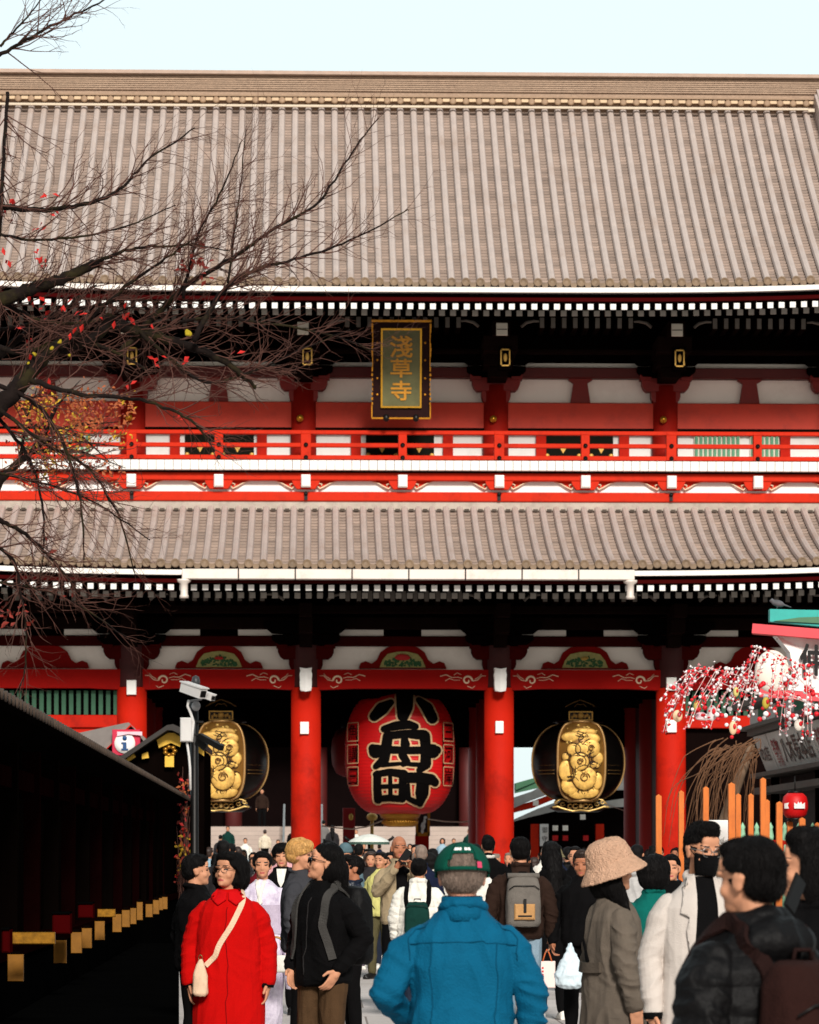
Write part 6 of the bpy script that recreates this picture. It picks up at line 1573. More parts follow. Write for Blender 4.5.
for (p0, p1, t, bt) in ((6, 50, 932, 944), (94, 112, 909, 917)):
    Y0 = ycol(p0); Y1 = Y0 + (.05); x0 = wx(Y0) + .03; 
    m = MB(); m.bbox(x0, x0 + (p1 - p0) / F * Y0, Y0, Y0 + .04, ZZ(bt, Y0), ZZ(t, Y0), .006); gf = SH(m, 'gilt_fitting', M('gilt_fitting_dark', (150, 104, 26), .4, .6, var=.5, vs=22))
for (p0, p1, q0, q1) in ((51, 69, 914, 934), (77, 92, 904, 918), (0, 8, 930, 953)):
    Y0 = ycol(p0); x0 = wx(Y0) - .0
    m = MB(); m.bbox(x0, x0 + (p1 - p0) / F * Y0, Y0 + .1, Y0 + .3, ZZ(q1, Y0), ZZ(q0, Y0), .01); rb = SH(m, 'red_bench_end', M('bench_red', (56, 4, 5), .9, spec=0))
    m = MB(); m.box(x0, x0 + (p1 - p0) / F * Y0, Y0 + .08, Y0 + .3, ZZ(q0, Y0) + .002, ZZ(q0 - 2, Y0)); SH(m, 'pale_edge', CLOTH, rb)
# low black platform in front of the nearer stalls
m = MB(); ed = [(Y_, XX(179, Y_)) for Y_ in (14, 17, 20, 24, 28, 32, 36, 40)]
top = [(x_, Y_, .45) for Y_, x_ in ed] + [(wx(Y_) - .1, Y_, .45) for Y_, x_ in reversed(ed)]; n_ = len(top)
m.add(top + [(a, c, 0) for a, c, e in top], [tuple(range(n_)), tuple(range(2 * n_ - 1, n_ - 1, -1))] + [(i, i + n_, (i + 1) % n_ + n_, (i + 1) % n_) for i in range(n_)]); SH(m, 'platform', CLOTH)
# roof
m = MB(); n = 40
vs = []; fs = []
for i in range(n + 1):
    Y = Ya + (Yb_ + .6 - Ya) * i / n; x = wx(Y) + .0
    z = Z1
    for (dx, dz) in ((.06, .0), (.06, .05), (-.5, .05), (-2.4, .06), (-2.4, -.1), (-.4, -.1), (.02, -.02)): vs.append((x + dx, Y, z + dz))
for i in range(n):
    for j in range(7): a = i * 7 + j; b_ = i * 7 + (j + 1) % 7; fs.append((a, b_, b_ + 7, a + 7))
fs.append(tuple(range(7))); fs.append(tuple(range(n * 7 + 6, n * 7 - 1, -1)))
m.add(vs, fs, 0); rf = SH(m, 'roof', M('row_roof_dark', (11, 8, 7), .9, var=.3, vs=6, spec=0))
m = MB(); Yn = Ya
while Yn < Yb_ + .5:
    x = wx(Yn); m.tube([(x + .075, Yn, Z1 + .035), (x - .55, Yn, Z1 + .05 + .02)], [.035, .035], 8); Yn += .27
SH(m, 'eave_tiles', M('old_eave_tile', (72, 58, 48), .75, var=.35, vs=7, dirt=((40, 34, 28), .7, 3)), rf)
m = MB(); m.box(wx(20) - 2.7, wx(20) - .45, Ya, Yb_, 0, 2.5); SH(m, 'rear_mass', DK)
# ---------------------------------------------------------------- small gabled booths behind it
bo = empty('ticket_booth', (XX(105, 62), 62, 0), label='small booth with a grey pitched roof and an information sign, left', cat='booth')
Yq = 62
def bq(px, py, Y=62): q = P(px, py, Y); return (q.x, q.z)
m = MB(); m.add([(bq(78, 733)[0], 62, bq(78, 733)[1]), (bq(103, 752)[0], 61.2, bq(103, 752)[1]), (bq(131, 724)[0], 61.2, bq(131, 724)[1]), (bq(118, 727)[0], 64, bq(118, 727)[1])], [(0, 1, 2, 3)])
m.add([(bq(131, 724)[0], 61.2, bq(131, 724)[1]), (bq(103, 752)[0], 61.2, bq(103, 752)[1]), (bq(105, 754)[0], 61.2, bq(105, 754)[1]), (bq(133, 726)[0], 61.2, bq(133, 726)[1]), (bq(150, 742)[0], 61.2, bq(150, 742)[1]), (bq(147, 744)[0], 61.2, bq(147, 744)[1])], [(0, 1, 2, 3), (0, 3, 4), (3, 5, 4)])
m.build('roof', M('booth_roof_grey', (128, 118, 112), .7, var=.15), bo)
m = MB(); m.prism([bq(104, 754), bq(132, 727), bq(160, 752), bq(160, 830), bq(104, 830)], 61.6, 64); m.build('wall', DK, bo)
sg2 = MB(); sg2.bbox(bq(115.5, 732)[0], bq(143, 732)[0], 61.0, 61.15, bq(115, 757)[1], bq(115, 731.5)[1], .01)
isg = sg2.build('information_sign', M('sign_crimson', (190, 20, 60), .5), tagd=('crimson square sign with a white disc and blue letter i, beside the gilded gable', 'sign'))
m = MB(); c = bq(128, 745); m.lathe([(10.3 / F * 61, -.0), (10.3 / F * 61, -.02), (0, -.02)], (c[0], 60.99, c[1]), 32, axis='y'); ds = m.build('white_disc', WHITE, isg)
m = MB(); m.ell((c[0], 60.95, bq(128, 740)[1]), (.045, .02, .045), 12, 6); m.box(c[0] - .035, c[0] + .035, 60.94, 60.96, bq(0, 751)[1], bq(0, 744)[1]); m.box(c[0] - .065, c[0] + .065, 60.942, 60.962, bq(0, 752)[1], bq(0, 750.3)[1]); m.box(c[0] - .065, c[0] + .03, 60.942, 60.962, bq(0, 745.4)[1], bq(0, 744)[1]); m.build('letter_i', M('sign_blue', (20, 70, 120), .5), ds)
m = MB(); m.prism([bq(117, 731.6, 60.9), bq(142, 731.6, 60.9), bq(142, 735.5, 60.9), bq(128, 734, 60.9), bq(117, 736, 60.9)], 60.93, 60.99); m.build('pink_header', M('sign_pink', (232, 190, 200), .6), isg)
gb = empty('gilded_gable_shrine', (XX(170, 59), 59, 0), label='small dark shrine roof with gold fittings on its gable, left of the lamp pole', cat='shrine')
Yq = 59
def gq(px, py, Y=59): q = P(px, py, Y); return (q.x, q.z)
m = MB(); m.prism([gq(115, 765), gq(120, 758), gq(168, 726), gq(174, 725), gq(190, 732), gq(206, 744), gq(204, 748), gq(188, 738), gq(173, 731), gq(168, 731), gq(122, 762), gq(118, 768)], 58.6, 63); m.build('roof', M('shrine_roof_dark', (40, 34, 30), .6, var=.3), gb)
m = MB(); m.prism([gq(124, 762), gq(170, 732), gq(204, 750), gq(204, 860), gq(124, 860)], 59.1, 62.8); m.build('wall', DK, gb)
gi = M('gable_gold', (222, 178, 70), .4, .45, var=.2, vs=6)
for pts in ([(157, 740), (168, 733), (174, 733), (182, 738), (180, 747), (171, 743), (159, 748)], [(122, 760), (133, 752), (136, 757), (126, 763)], [(142, 754), (148, 752), (149, 758), (142, 759)], [(165, 756), (174, 756), (174, 767), (165, 767)], [(196, 743), (204, 748), (204, 756), (196, 751)]):
    m = MB(); m.prism([gq(*q_) for q_ in pts], 58.95, 59.08); m.build('gold_fitting', gi, gb)
m = MB()
for j in range(7): a = j / 7 * 2 * math.pi; q_ = gq(170 + 5 * math.cos(a), 751 + 4 * math.sin(a)); m.ell((q_[0], 58.97, q_[1]), (.05, .05, .04), 8, 5)
m.build('gable_pendant', MATS['old_gold'], gb)

# ---------------------------------------------------------------- pole with cameras
Yc = 50; xp = XX(194.5, Yc); uc = Yc / F
pole = empty('camera_pole', (xp, Yc, 0), label='black lamp pole with white surveillance cameras and a white box near its top', cat='camera pole')
m = MB(); m.lathe([(.11, 0), (.11, .3), (4.3 * uc, .35), (4.0 * uc, ZZ(702, Yc)), (3 * uc, ZZ(700, Yc))], (xp, Yc, 0), 20); m.build('mast', IRON, pole)
WC = M('camera_housing_white', (232, 228, 224), .4, var=.04)
m = MB(); m.lathe([(.06, ZZ(688, Yc)), (.07, ZZ(682, Yc)), (.05, ZZ(677, Yc)), (.0, ZZ(675.5, Yc))], (xp + .02, Yc, 0), 16); m.build('top_sensor', M('sensor_grey', (60, 62, 64), .4), pole)
def cpt(px, py, Y=49.7): return P(px, py, Y)
ca = MB(); a, b_ = cpt(184, 687), cpt(203, 694, 49.4); ca.beam(a, b_, .16, .15); ca.beam(a + Vector((0, 0, .085)), b_ + Vector((.03, -.03, .085)), .19, .02)
cm_ = ca.build('camera', WC, pole); m = MB(); d_ = (b_ - a).normalized(); m.beam(b_ + d_ * .0, b_ + d_ * .012, .11, .1); m.build('lens', IRON, cm_)
ca = MB(); a, b_ = cpt(199, 693, 49.8), cpt(213, 698, 49.6); ca.beam(a, b_, .1, .09); ca.beam(a + Vector((0, 0, .055)), b_ + Vector((.02, 0, .05)), .12, .015)
cm_ = ca.build('camera', WC, pole); m = MB(); d_ = (b_ - a).normalized(); m.beam(b_, b_ + d_ * .012, .07, .06); m.build('lens', IRON, cm_)
m = MB(); m.ell(cpt(196, 706), (.07, .07, .08), 14, 10); m.tube([cpt(190, 701), cpt(196, 700), cpt(202, 699)], .02, 6); m.build('dome_camera', M('dome_grey', (150, 150, 152), .3), pole)
m = MB(); m.bbox(XX(180.5, 49.7), XX(192, 49.7), 49.6, 49.85, ZZ(742, 49.7), ZZ(718, 49.7), .015); m.build('junction_box', WC, pole)
m = MB(); m.tube([cpt(189, 700), cpt(187.5, 706), cpt(191, 714), cpt(193.5, 722), cpt(192.5, 732), cpt(192, 742)], .022, 7); m.tube([cpt(187, 742), cpt(189, 756), cpt(190, 768), cpt(190.5, 790)], .02, 6); m.build('conduit', WC, pole)
for py in (722, 735): 
    m = MB(); m.box(xp - .12, xp + .14, Yc - .07, Yc + .07, ZZ(py + .8, Yc), ZZ(py - .8, Yc)); m.build('clamp', IRON, pole)
m = MB(); m.beam(P(200, 736, 49.8), P(222, 748, 49.5), .09, .09); m.beam(P(197, 740, 49.9), P(206, 748, 49.8), .03, .12); m.build('lamp_arm', IRON, pole)

# ---------------------------------------------------------------- shops on the right
rs = empty('shop_building', (XX(790, 60), 60, 0), label='shop with a green and white eave and grey signboards on the right', cat='shop building')
RSH = lambda mb, name, mats, par=None, **k: mb.build(name, mats, par or rs, **k)
# street face runs towards the viewer: X constant, far end Y=62
XF = XX(752, 62)
def rp(px, py):    # point on the street face plane X = XF seen at column px
    lo, hi = 10, 90
    for _ in range(40):
        mid = (lo + hi) / 2
        t = (XF * CS - mid * SN) / (mid * CS + XF * SN) * F + CX
        if t > px: lo = mid
        else: hi = mid
    return Vector((XF, lo, CAMZ + (HY - py) * (lo * CS + XF * SN) / F))
def face_quad(mb, pts, th=.12, mi=0, dx=0):
    q = [rp(a, b_) for a, b_ in pts]; q = [Vector((p.x + dx, p.y, p.z)) for p in q]
    n = len(q); mb.add(q + [p + Vector((th, 0, 0)) for p in q], [tuple(range(n)), tuple(range(2 * n - 1, n - 1, -1))] + [(i, i + n, (i + 1) % n + n, (i + 1) % n) for i in range(n)], mi)
# constants as heights
def zx(px, py): return rp(px, py).z
zs1, zs0 = 3.95, 3.2
Yfar = 62.0
SIGNG = M('signboard_grey', (198, 192, 184), .6, var=.12, vs=2)
def xbox(mb, dx0, dx1, Y0, Y1, z0, z1, mi=0): mb.bbox(XF + dx0, XF + dx1, Y0, Y1, z0, z1, .01, mi)
za, zb = ZZ(773, 62), ZZ(737, 62)
yb = [61.9, 60.2, 55.0, 49.5, 44, 38.5, 33, 27.5]
k_ = 0
for y0, y1 in zip(yb[1:], yb):
    m = MB(); m.add([(XF - .0, y0 + .03, zb), (XF - .0, y1 - .03, zb), (XF + .28, y1 - .03, za), (XF + .28, y0 + .03, za), (XF + .06, y0 + .03, zb), (XF + .06, y1 - .03, zb), (XF + .34, y1 - .03, za), (XF + .34, y0 + .03, za)],
                    [(0, 1, 2, 3), (7, 6, 5, 4), (0, 4, 5, 1), (3, 2, 6, 7), (0, 3, 7, 4), (1, 5, 6, 2)])
    bd = RSH(m, 'signboard', SIGNG)
    mk = MB(); mr_ = MB(); L_ = y1 - y0
    uxv = Vector((0, -1, 0)); uzv = Vector((-.28, 0, zb - za)).normalized()
    def sp(ty, tz): return Vector((XF + .28 * (1 - tz), y1 - L_ * ty, za + (zb - za) * tz))
    if k_ == 0:
        put_text(mk, 'の店', sp(.5, .5), uxv, uzv, L_ * .7, .3, .01, .015)
    else:
        put_text(mr_, '名物', sp(.14, .62), uxv, uzv, L_ * .16, .32, .01, .015); put_text(mr_, '手焼', sp(.14, .26), uxv, uzv, L_ * .14, .22, .0, .015)
        put_text(mk, ('八木長本店', '御菓子司', '人形焼本舗', '浅草みやげ', '雷おこし', '舞扇専門')[k_ - 1], sp(.6, .5), uxv, uzv, L_ * .66, .5, .012, .015)
        RSH(mr_, 'red_characters', M('sign_red_letters', (150, 30, 34), .6), bd)
    RSH(mk, 'black_characters', IRON, bd); k_ += 1
m = MB(); xbox(m, -.1, .5, 27.5, 62, zb + .02, zb + .13); xbox(m, -.04, .5, 27.5, 62.05, za - .1, za - .02); RSH(m, 'cornice', M('cornice_grey_wood', (84, 78, 72), .7, var=.2))
# green / white striped band
y = 62.3; i = 0
while y > 28:
    m = MB(); xbox(m, .0, .1, y - 1.15, y - .0, zb + .2, zb + .52); RSH(m, 'eave_panel', WHITE if i % 2 == 0 else M('eave_green', (28, 128, 96), .6, var=.1)); y -= 1.16; i += 1
m = MB(); xbox(m, -.35, 1.0, 27, 62.5, zb + .54, zb + .66); xbox(m, -.2, .0, 27.2, 62.4, zb + .13, zb + .2); ro = RSH(m, 'roof_edge', M('roof_edge_grey', (96, 92, 86), .7, var=.2))
m = MB(); m.add([(XF - .3, 27, zb + .66), (XF - .3, 62.5, zb + .66), (XF + 3, 62.5, zb + 1.0), (XF + 3, 27, zb + 1.0)], [(0, 1, 2, 3)]); RSH(m, 'roof', MATS['row_roof_dark'])
m = MB(); m.box(XF + .5, XF + 4, 27.5, 61.8, 0, zb + .5); RSH(m, 'wall', M('shop_dark_interior', (26, 20, 18), .8, var=.3))
for y0 in (61.5, 56, 50.5, 45, 39.5, 34):
    m = MB(); xbox(m, .3, .45, y0 - .15, y0, 0, za - .1); RSH(m, 'shop_post', DK)
m = MB(); xbox(m, .0, .5, 40, 61.8, za - .42, za - .3); RSH(m, 'hanging_rail', MATS['cornice_grey_wood'])
# festival banner drum above the shops
Yd = 40; ud = Yd / F
dr = empty('festival_sign_drum', (XX(790, Yd), Yd, ZZ(700, Yd)), label='white drum-shaped festival sign with black characters between pink bars, upper right', cat='festival sign')
PK = M('pink_red_bar', (226, 76, 84), .5, var=.06); PL = M('drum_white', (240, 240, 236), .6)
def dp(px, py, dy=0): return P(px, py, Yd + dy)
m = MB(); a, c = dp(752.5, 629, 0), dp(900, 641, -.3); m.beam(a, c, .28, 9.5 * ud); m.build('top_bar', PK, dr)
m = MB(); a, c = dp(760, 693, 0), dp(900, 704, -.3); m.beam(a, c, .28, 8 * ud); m.build('bottom_bar', PK, dr)
# disc end
cc = dp(772, 672, -.12)
m = MB(); m.ell(cc, (17.5 * ud, .12, 22 * ud), 36, 16); m.build('drum_end', M('drum_end_cream', (238, 228, 214), .6, var=.05), dr)
m = MB(); m.tube([dp(772 + 15 * math.sin(t) + 5, 667 - 30 * math.cos(t), .1) for t in [j / 24 * math.pi for j in range(25)]], .035, 6); m.build('gold_rim', MATS['old_gold'], dr)
m = MB(); q = [dp(776, 635), dp(790, 652, -.1), dp(793, 672, -.1), dp(788, 690, -.1), dp(900, 700, -.1), dp(900, 646, -.1)]
m.add(q + [p + Vector((0, .3, 0)) for p in q], [tuple(range(5, -1, -1)), tuple(range(6, 12))] + [(i, (i + 1) % 6, (i + 1) % 6 + 6, i + 6) for i in range(6)]); m.build('drum_body', PL, dr)
m = MB()
c1 = dp(812, 660, -.13); put_text(m, '仲', c1, (1, 0, -.07), (.0, 0, 1), 24 * ud, 30 * ud, .03, .03); put_text(m, '見', c1 + Vector((34 * ud, 0, -.03)), (1, 0, -.07), (0, 0, 1), 26 * ud, 30 * ud, .03, .03)
m.build('characters', IRON, dr)
m = MB(); q = [dp(770, 609, .1), dp(770, 621.5, .1), dp(900, 634, .1), dp(900, 612, .1)]
m.add(q + [p + Vector((0, .15, 0)) for p in q], [(0, 1, 2, 3), (7, 6, 5, 4), (0, 3, 7, 4), (1, 5, 6, 2), (0, 4, 5, 1), (3, 2, 6, 7)]); m.build('teal_pennant', M('teal_board', (38, 170, 160), .5), dr)
m = MB(); m.prism([(dp(775, 621)[0], dp(775, 620.5)[2]), (dp(900, 628)[0], dp(900, 627)[2]), (dp(900, 618)[0], dp(900, 613.5)[2]), (dp(800, 618)[0], dp(800, 617)[2])], Yd + .07, Yd + .095); m.build('dark_curve', MATS['verdigris'], dr)
m = MB(); xq_ = XX(880, Yd + .4); m.tube([(xq_, Yd + .4, 0), (xq_, Yd + .4, ZZ(610, Yd))], .07, 12); m.build('post', REDD, dr)
# pigeon on the pennant
pg = MB(); c = dp(778, 603.5, .15)
pg.ell(c, (.085, .045, .045), 14, 10, rot=Matrix.Rotation(.25, 3, 'Y')); pg.ell(c + Vector((-.075, 0, .035)), (.03, .026, .03), 10, 8); pg.limb([c + Vector((.05, 0, -.01)), c + Vector((.16, 0, -.045))], [.028, .014], 8, .5)
pg.limb([c + Vector((-.05, 0, .01)), c + Vector((-.072, 0, .03))], [.035, .026], 8); pg.limb([c + Vector((-.098, 0, .033)), c + Vector((-.12, 0, .028))], [.009, .004], 6); pg.limb([c + Vector((-.01, -.015, -.03)), c + Vector((-.015, -.015, -.075))], [.008, .006], 6); pg.limb([c + Vector((-.01, .015, -.03)), c + Vector((-.015, .015, -.075))], [.008, .006], 6)
me = remeshed(pg, .008, 'pigeon', 1); me.materials.append(M('pigeon_grey', (84, 84, 88), .7, var=.35, vs=18)); o = place('pigeon', me); tag(o, 'grey pigeon perched on the tip of the teal board', 'pigeon')

# ---------------------------------------------------------------- New Year willow decoration with red and white balls
Yw = 37; uw = Yw / F; rnd = random.Random(11)
dec = empty('mochi_flower_decoration', (XX(812, Yw), Yw, 0), label='drooping branch decoration hung with red and white balls, upper right', cat='decoration')
WIRE = M('pale_wire', (226, 196, 190), .6); RB = M('ball_red', (214, 18, 32), .45, var=.1); WB = M('ball_white', (244, 240, 240), .5)
wires = MB(); reds = []; whites = []
def wp(px, py, dy=0): return P(px, py, Yw + dy)
arcs = [[(850, 720), (819, 680), (790, 660), (760, 648), (752, 646)], [(850, 720), (780, 690), (740, 676), (705, 668), (688, 672)], [(850, 730), (800, 700), (740, 690), (700, 672), (690, 671)], [(850, 725), (810, 690), (790, 668), (770, 652), (755, 647)]]
def curve(pts, n=8, dy0=0, dy1=0):
    out = []; P_ = [pts[0]] + pts + [pts[-1]]
    for i in range(1, len(P_) - 2):
        for j in range(n):
            t = j / n; q = []
            for a in (0, 1):
                p0, p1, p2, p3 = P_[i - 1][a], P_[i][a], P_[i + 1][a], P_[i + 2][a]
                q.append(.5 * (2 * p1 + (p2 - p0) * t + (2 * p0 - 5 * p1 + 4 * p2 - p3) * t * t + (3 * p1 - p0 - 3 * p2 + p3) * t ** 3))
            out.append(tuple(q))
    out.append(pts[-1]); return out
strands = []
for i in range(44):
    if i % 6 == 5: rnd.random(); continue
    # strands spring from the arcs and droop down-left
    f = i / 43
    if i < 24: x0 = 688 + 70 * (i / 23) + rnd.uniform(-4, 4); y0 = 672 - 6 * math.sin(i / 23 * 3.1) + rnd.uniform(-2, 3)
    else: x0 = 752 + 62 * ((i - 24) / 19) + rnd.uniform(-3, 3); y0 = 648 + 22 * ((i - 24) / 19) + rnd.uniform(-3, 3)
    ln = rnd.uniform(28, 62) if i < 24 else rnd.uniform(45, 70)
    lean = rnd.uniform(16, 34) if i < 24 else rnd.uniform(2, 34)
    if x0 > 775: lean = rnd.uniform(-4, 16); ln = rnd.uniform(50, 72)
    dy = rnd.uniform(-.8, .8)
    strands.append(([(x0, y0), (x0 - lean * .35, y0 + ln * .3), (x0 - lean * .75, y0 + ln * .65), (x0 - lean, y0 + ln)], dy))
for a in arcs:
    strands.append((a, 0))
for pts, dy in strands:
    cu_ = curve(pts, 6); q = [wp(a, b_, dy) for a, b_ in cu_]; wires.tube(q, .0042, 4)
    k = rnd.randint(1, 3)
    for j in range(1, len(cu_)):
        if rnd.random() < .66:
            a, b_ = cu_[j]; white = rnd.random() < .45; r_ = rnd.uniform(.012, .021)
            (whites if white else reds).append((wp(a + rnd.uniform(-1.3, 1.3), b_ + rnd.uniform(-1, 1), dy + rnd.uniform(-.05, .05)), r_))
# clusters at the ends
for (cx_, cy_, n) in ((733, 731, 9), (700, 704, 5), (717, 716, 9), (768, 712, 9), (790, 716, 14), (812, 712, 16), (806, 690, 10), (790, 680, 8), (764, 690, 8), (729, 668, 5), (683, 690, 4), (806, 668, 6)):
    for j in range(n): (reds if rnd.random() < .55 else whites).append((wp(cx_ + rnd.gauss(0, 5), cy_ + rnd.gauss(0, 4), rnd.uniform(-.5, .5)), rnd.uniform(.02, .034)))
wires.build('wires', WIRE, dec)
def petal_mass(n, mat, nm):
    mb = MB()
    for k in range(n):
        st = rnd.choice(strands[:36]); a, b_ = st[0][rnd.randrange(4)], st[0][rnd.randrange(4)]; f = rnd.random()
        c = wp(a[0] * f + b_[0] * (1 - f) + rnd.gauss(0, 2.5), a[1] * f + b_[1] * (1 - f) + rnd.gauss(0, 2.5), st[1])
        for j in range(3):
            u_ = Vector((rnd.gauss(0, 1), rnd.gauss(0, 1), rnd.gauss(0, 1))).normalized(); v_ = u_.orthogonal().normalized(); s_ = rnd.uniform(.018, .036)
            mb.add([c, c + u_ * s_ * .5 + v_ * s_ * .4, c + u_ * s_, c + u_ * s_ * .5 - v_ * s_ * .4], [(0, 1, 2, 3)])
    o = mb.build(nm, mat, dec, fix=False); o['kind'] = 'stuff'
petal_mass(110, M('petal_pink', (236, 150, 160), .6), 'pink_petals'); petal_mass(90, M('petal_white', (244, 238, 238), .6), 'white_petals'); petal_mass(110, M('petal_red', (206, 26, 40), .6), 'red_petals')
mb = MB(); mb.ell((0, 0, 0), (1, 1, .95), 10, 7); bme = mb.mesh('ball'); bme.materials.append(RB); bmw = bme.copy(); bmw.materials.clear(); bmw.materials.append(WB)
allballs = [(p, r_, bme) for p, r_ in reds] + [(p, r_, bmw) for p, r_ in whites]
allballs.sort(key=lambda t: -t[1])
for p, r_, me in allballs[:100]:
    o = place('ball', me); o.location = p; o.scale = (r_, r_, r_); attach(o, dec)
for me, mat in ((bme, RB), (bmw, WB)):
    mb = MB()
    for p, r_, q in allballs[100:]:
        if q is me: mb.ell(p, (r_, r_, r_ * .95), 8, 6)
    o = mb.build('ball', mat, dec); o['kind'] = 'stuff'
for (px, py, w, h, c) in ((677.5, 716, 5, 6, (236, 200, 160)), (701, 716, 6, 4, (240, 200, 210)), (712, 713, 5, 8, (220, 214, 214)), (697, 706, 3.5, 5, (190, 170, 90)), (733, 728, 4, 7, (226, 190, 150)), (766, 703, 4, 6, (190, 170, 60)), (799, 725, 5, 6, (236, 228, 214)), (736, 692, 3, 5, (214, 200, 120)), (704, 718, 9, 2.5, (246, 224, 226))):
    m = MB(); p = wp(px, py, -.3); m.ell(p, (w * uw, .03, h * uw), 14, 9); m.ell(p + Vector((w * uw * .3, -.03, h * uw * .2)), (w * uw * .4, .02, h * uw * .4), 8, 6, mi=1); m.build('paper_charm', [M('charm_%d_%d' % (c[0], c[2]), c, .6), RB], dec)

# ---------------------------------------------------------------- bare wooden stakes, fence and notices, right
names = ['leftmost', 'second', 'third', 'fourth', 'fifth', 'sixth', 'seventh', 'eighth', 'ninth', 'tenth', 'eleventh', 'twelfth']
STK = M('orange_bare_wood', (214, 116, 46), .7, var=.15, vs=4, stretch=(6, 6, 1), dirt=((170, 84, 36), .5, 3))
for i, (px, w, top) in enumerate(((659.5, 5.5, 794), (681.5, 5, 790), (705.5, 5.5, 786), (732.5, 6.5, 782), (738.5, 5, 793), (750.5, 5, 793), (764, 5.5, 777), (767.5, 4.5, 799), (779, 6, 801), (791, 5.5, 820), (802.5, 6, 817), (817, 5, 822))):
    Y = 46 + (i * 7 % 5) * .35; x = XX(px, Y); hw = w / 2 / F * Y; z1_ = ZZ(top, Y)
    m = MB(); lean = (i % 3 - 1) * .01
    m.add([(x - hw, Y, 0), (x + hw, Y, 0), (x + hw, Y + .09, 0), (x - hw, Y + .09, 0), (x - hw + lean, Y, z1_ - .03), (x + hw + lean, Y, z1_ - .03), (x + hw + lean, Y + .09, z1_ - .03), (x - hw + lean, Y + .09, z1_ - .03), (x + lean, Y + .045, z1_)],
          [(3, 2, 1, 0), (0, 1, 5, 4), (1, 2, 6, 5), (2, 3, 7, 6), (3, 0, 4, 7), (4, 5, 8), (5, 6, 8), (6, 7, 8), (7, 4, 8)])
    m.build('wooden_stake', STK, tagd=('%s of the orange bare wood stakes standing right of the gate column' % names[i], 'stake', 'bare wood stakes right of the gate'))
m = MB(); Y = 48; m.bbox(XX(704, Y), XX(729, Y), Y, Y + .06, ZZ(845, Y), ZZ(820, Y), .01); ns = m.build('notice_board', WHITE, tagd=('plain white notice board with a small seated figure mark among the wood stakes', 'notice board'))
m = MB(); m.ell((XX(722, Y), Y - .01, ZZ(841, Y)), (.03, .01, .04), 8, 6); m.tube([(XX(722, Y), Y - .012, ZZ(842, Y)), (XX(724, Y), Y - .012, ZZ(837, Y))], .008, 5); m.build('mark', M('mark_grey', (190, 186, 180), .7), ns)
m = MB(); m.box(XX(706, Y), XX(708, Y), Y + .01, Y + .05, 0, ZZ(845, Y)); m.box(XX(725, Y), XX(727, Y), Y + .01, Y + .05, 0, ZZ(845, Y)); m.build('post', DK, ns)
fe = empty('low_fence', (XX(765, 49), 49, 0), label='red fence with pale green finials behind the wood stakes', cat='fence')
Y = 49; m = MB(); m.bbox(XX(735, Y), XX(819, Y), Y, Y + .08, ZZ(852, Y), ZZ(840, Y), .01); m.build('rail', RED, fe)
for px in (743, 757, 771, 785, 799, 813):
    m = MB(); c = (XX(px, Y), Y + .04, 0); m.lathe([(.045, .0), (.045, ZZ(846, Y)), (.035, ZZ(842, Y)), (.05, ZZ(836, Y)), (.03, ZZ(829, Y)), (.042, ZZ(827, Y)), (.0, ZZ(822, Y))], c, 14); m.build('finial', M('finial_mint', (150, 200, 164), .6), fe)
# red round lamp with white crest
Yl_ = 47; lp = empty('round_lamp', (XX(795, Yl_), Yl_, ZZ(822, Yl_)), label='small round red lamp with a white crest hanging under the right shop eave', cat='lamp')
m = MB(); c = Vector((XX(795, Yl_), Yl_, ZZ(805.5, Yl_))); ul = Yl_ / F
m.lathe([(r_ * ul, c.z + h_ * ul) for r_, h_ in ((8, -12.5), (11.5, -9), (13, -3), (13, 3), (11.5, 9), (8, 12.5))], (c.x, c.y, 0), 36); m.build('body', MATS['lantern_red_paper'], lp)
bar = Barrel((c.x, c.y), 13 * ul, c.z - 16 * ul, c.z + 16 * ul, 3, .6)
m = MB()
for poly in ([(-3, -3), (-3, 3), (0, 1)], [(-3, -3), (8, -3), (8, -1), (-3, -1)], [(8, -3), (8, 3), (5, 1)], [(-1, -1), (1, 4), (2.5, 2), (4, 4), (6, -1)], [(-12, -3), (-8, -3), (-9, 0), (-8, 3), (-12, 2)]):
    drape_poly(m, bar, [(a * ul, c.z + b_ * ul) for a, b_ in poly], .03, step=.05)
m.build('crest', WHITE, lp)
m = MB(); m.lathe([(8 * ul, c.z - 15 * ul), (8.5 * ul, c.z - 12.4 * ul)], (c.x, c.y, 0), 24); m.lathe([(8 * ul, c.z + 12.4 * ul), (7 * ul, c.z + 15 * ul)], (c.x, c.y, 0), 24); m.tube([(c.x, c.y, c.z + 14 * ul), (c.x, c.y, c.z + 30 * ul)], .01, 5); m.build('ring', IRON, lp)
# dried weeping branches
rnd = random.Random(3)
br = MB()
for i in range(64):
    Y = 55 + rnd.uniform(-.9, .9); a0 = rnd.uniform(-.6, 2.6); x0 = 752 - 14 * a0; y0 = 738 + 22 * rnd.random(); reach = rnd.uniform(6, 62) * (1 if rnd.random() < .5 else .55); drop = rnd.uniform(60, 118)
    cu_ = curve([(x0, y0), (x0 - reach * .45 + rnd.uniform(-5, 5), y0 + drop * .12 + rnd.uniform(-4, 6)), (x0 - reach * .8 + rnd.uniform(-7, 7), y0 + drop * .45 + rnd.uniform(-8, 8)), (x0 - reach * (.95 + .1 * rnd.random()), y0 + drop)], 5)
    br.tube([P(a, b_, Y) for a, b_ in cu_], [.011 * (1 - .7 * j / len(cu_)) for j in range(len(cu_))], 5)
trk = empty('weeping_tree', (XX(756, 55.5), 55.5, 0), label='bare weeping tree with tan hanging twigs between gate and right shop', cat='tree')
br.build('branches', M('tan_twigs', (112, 76, 50), .8, var=.3), trk)
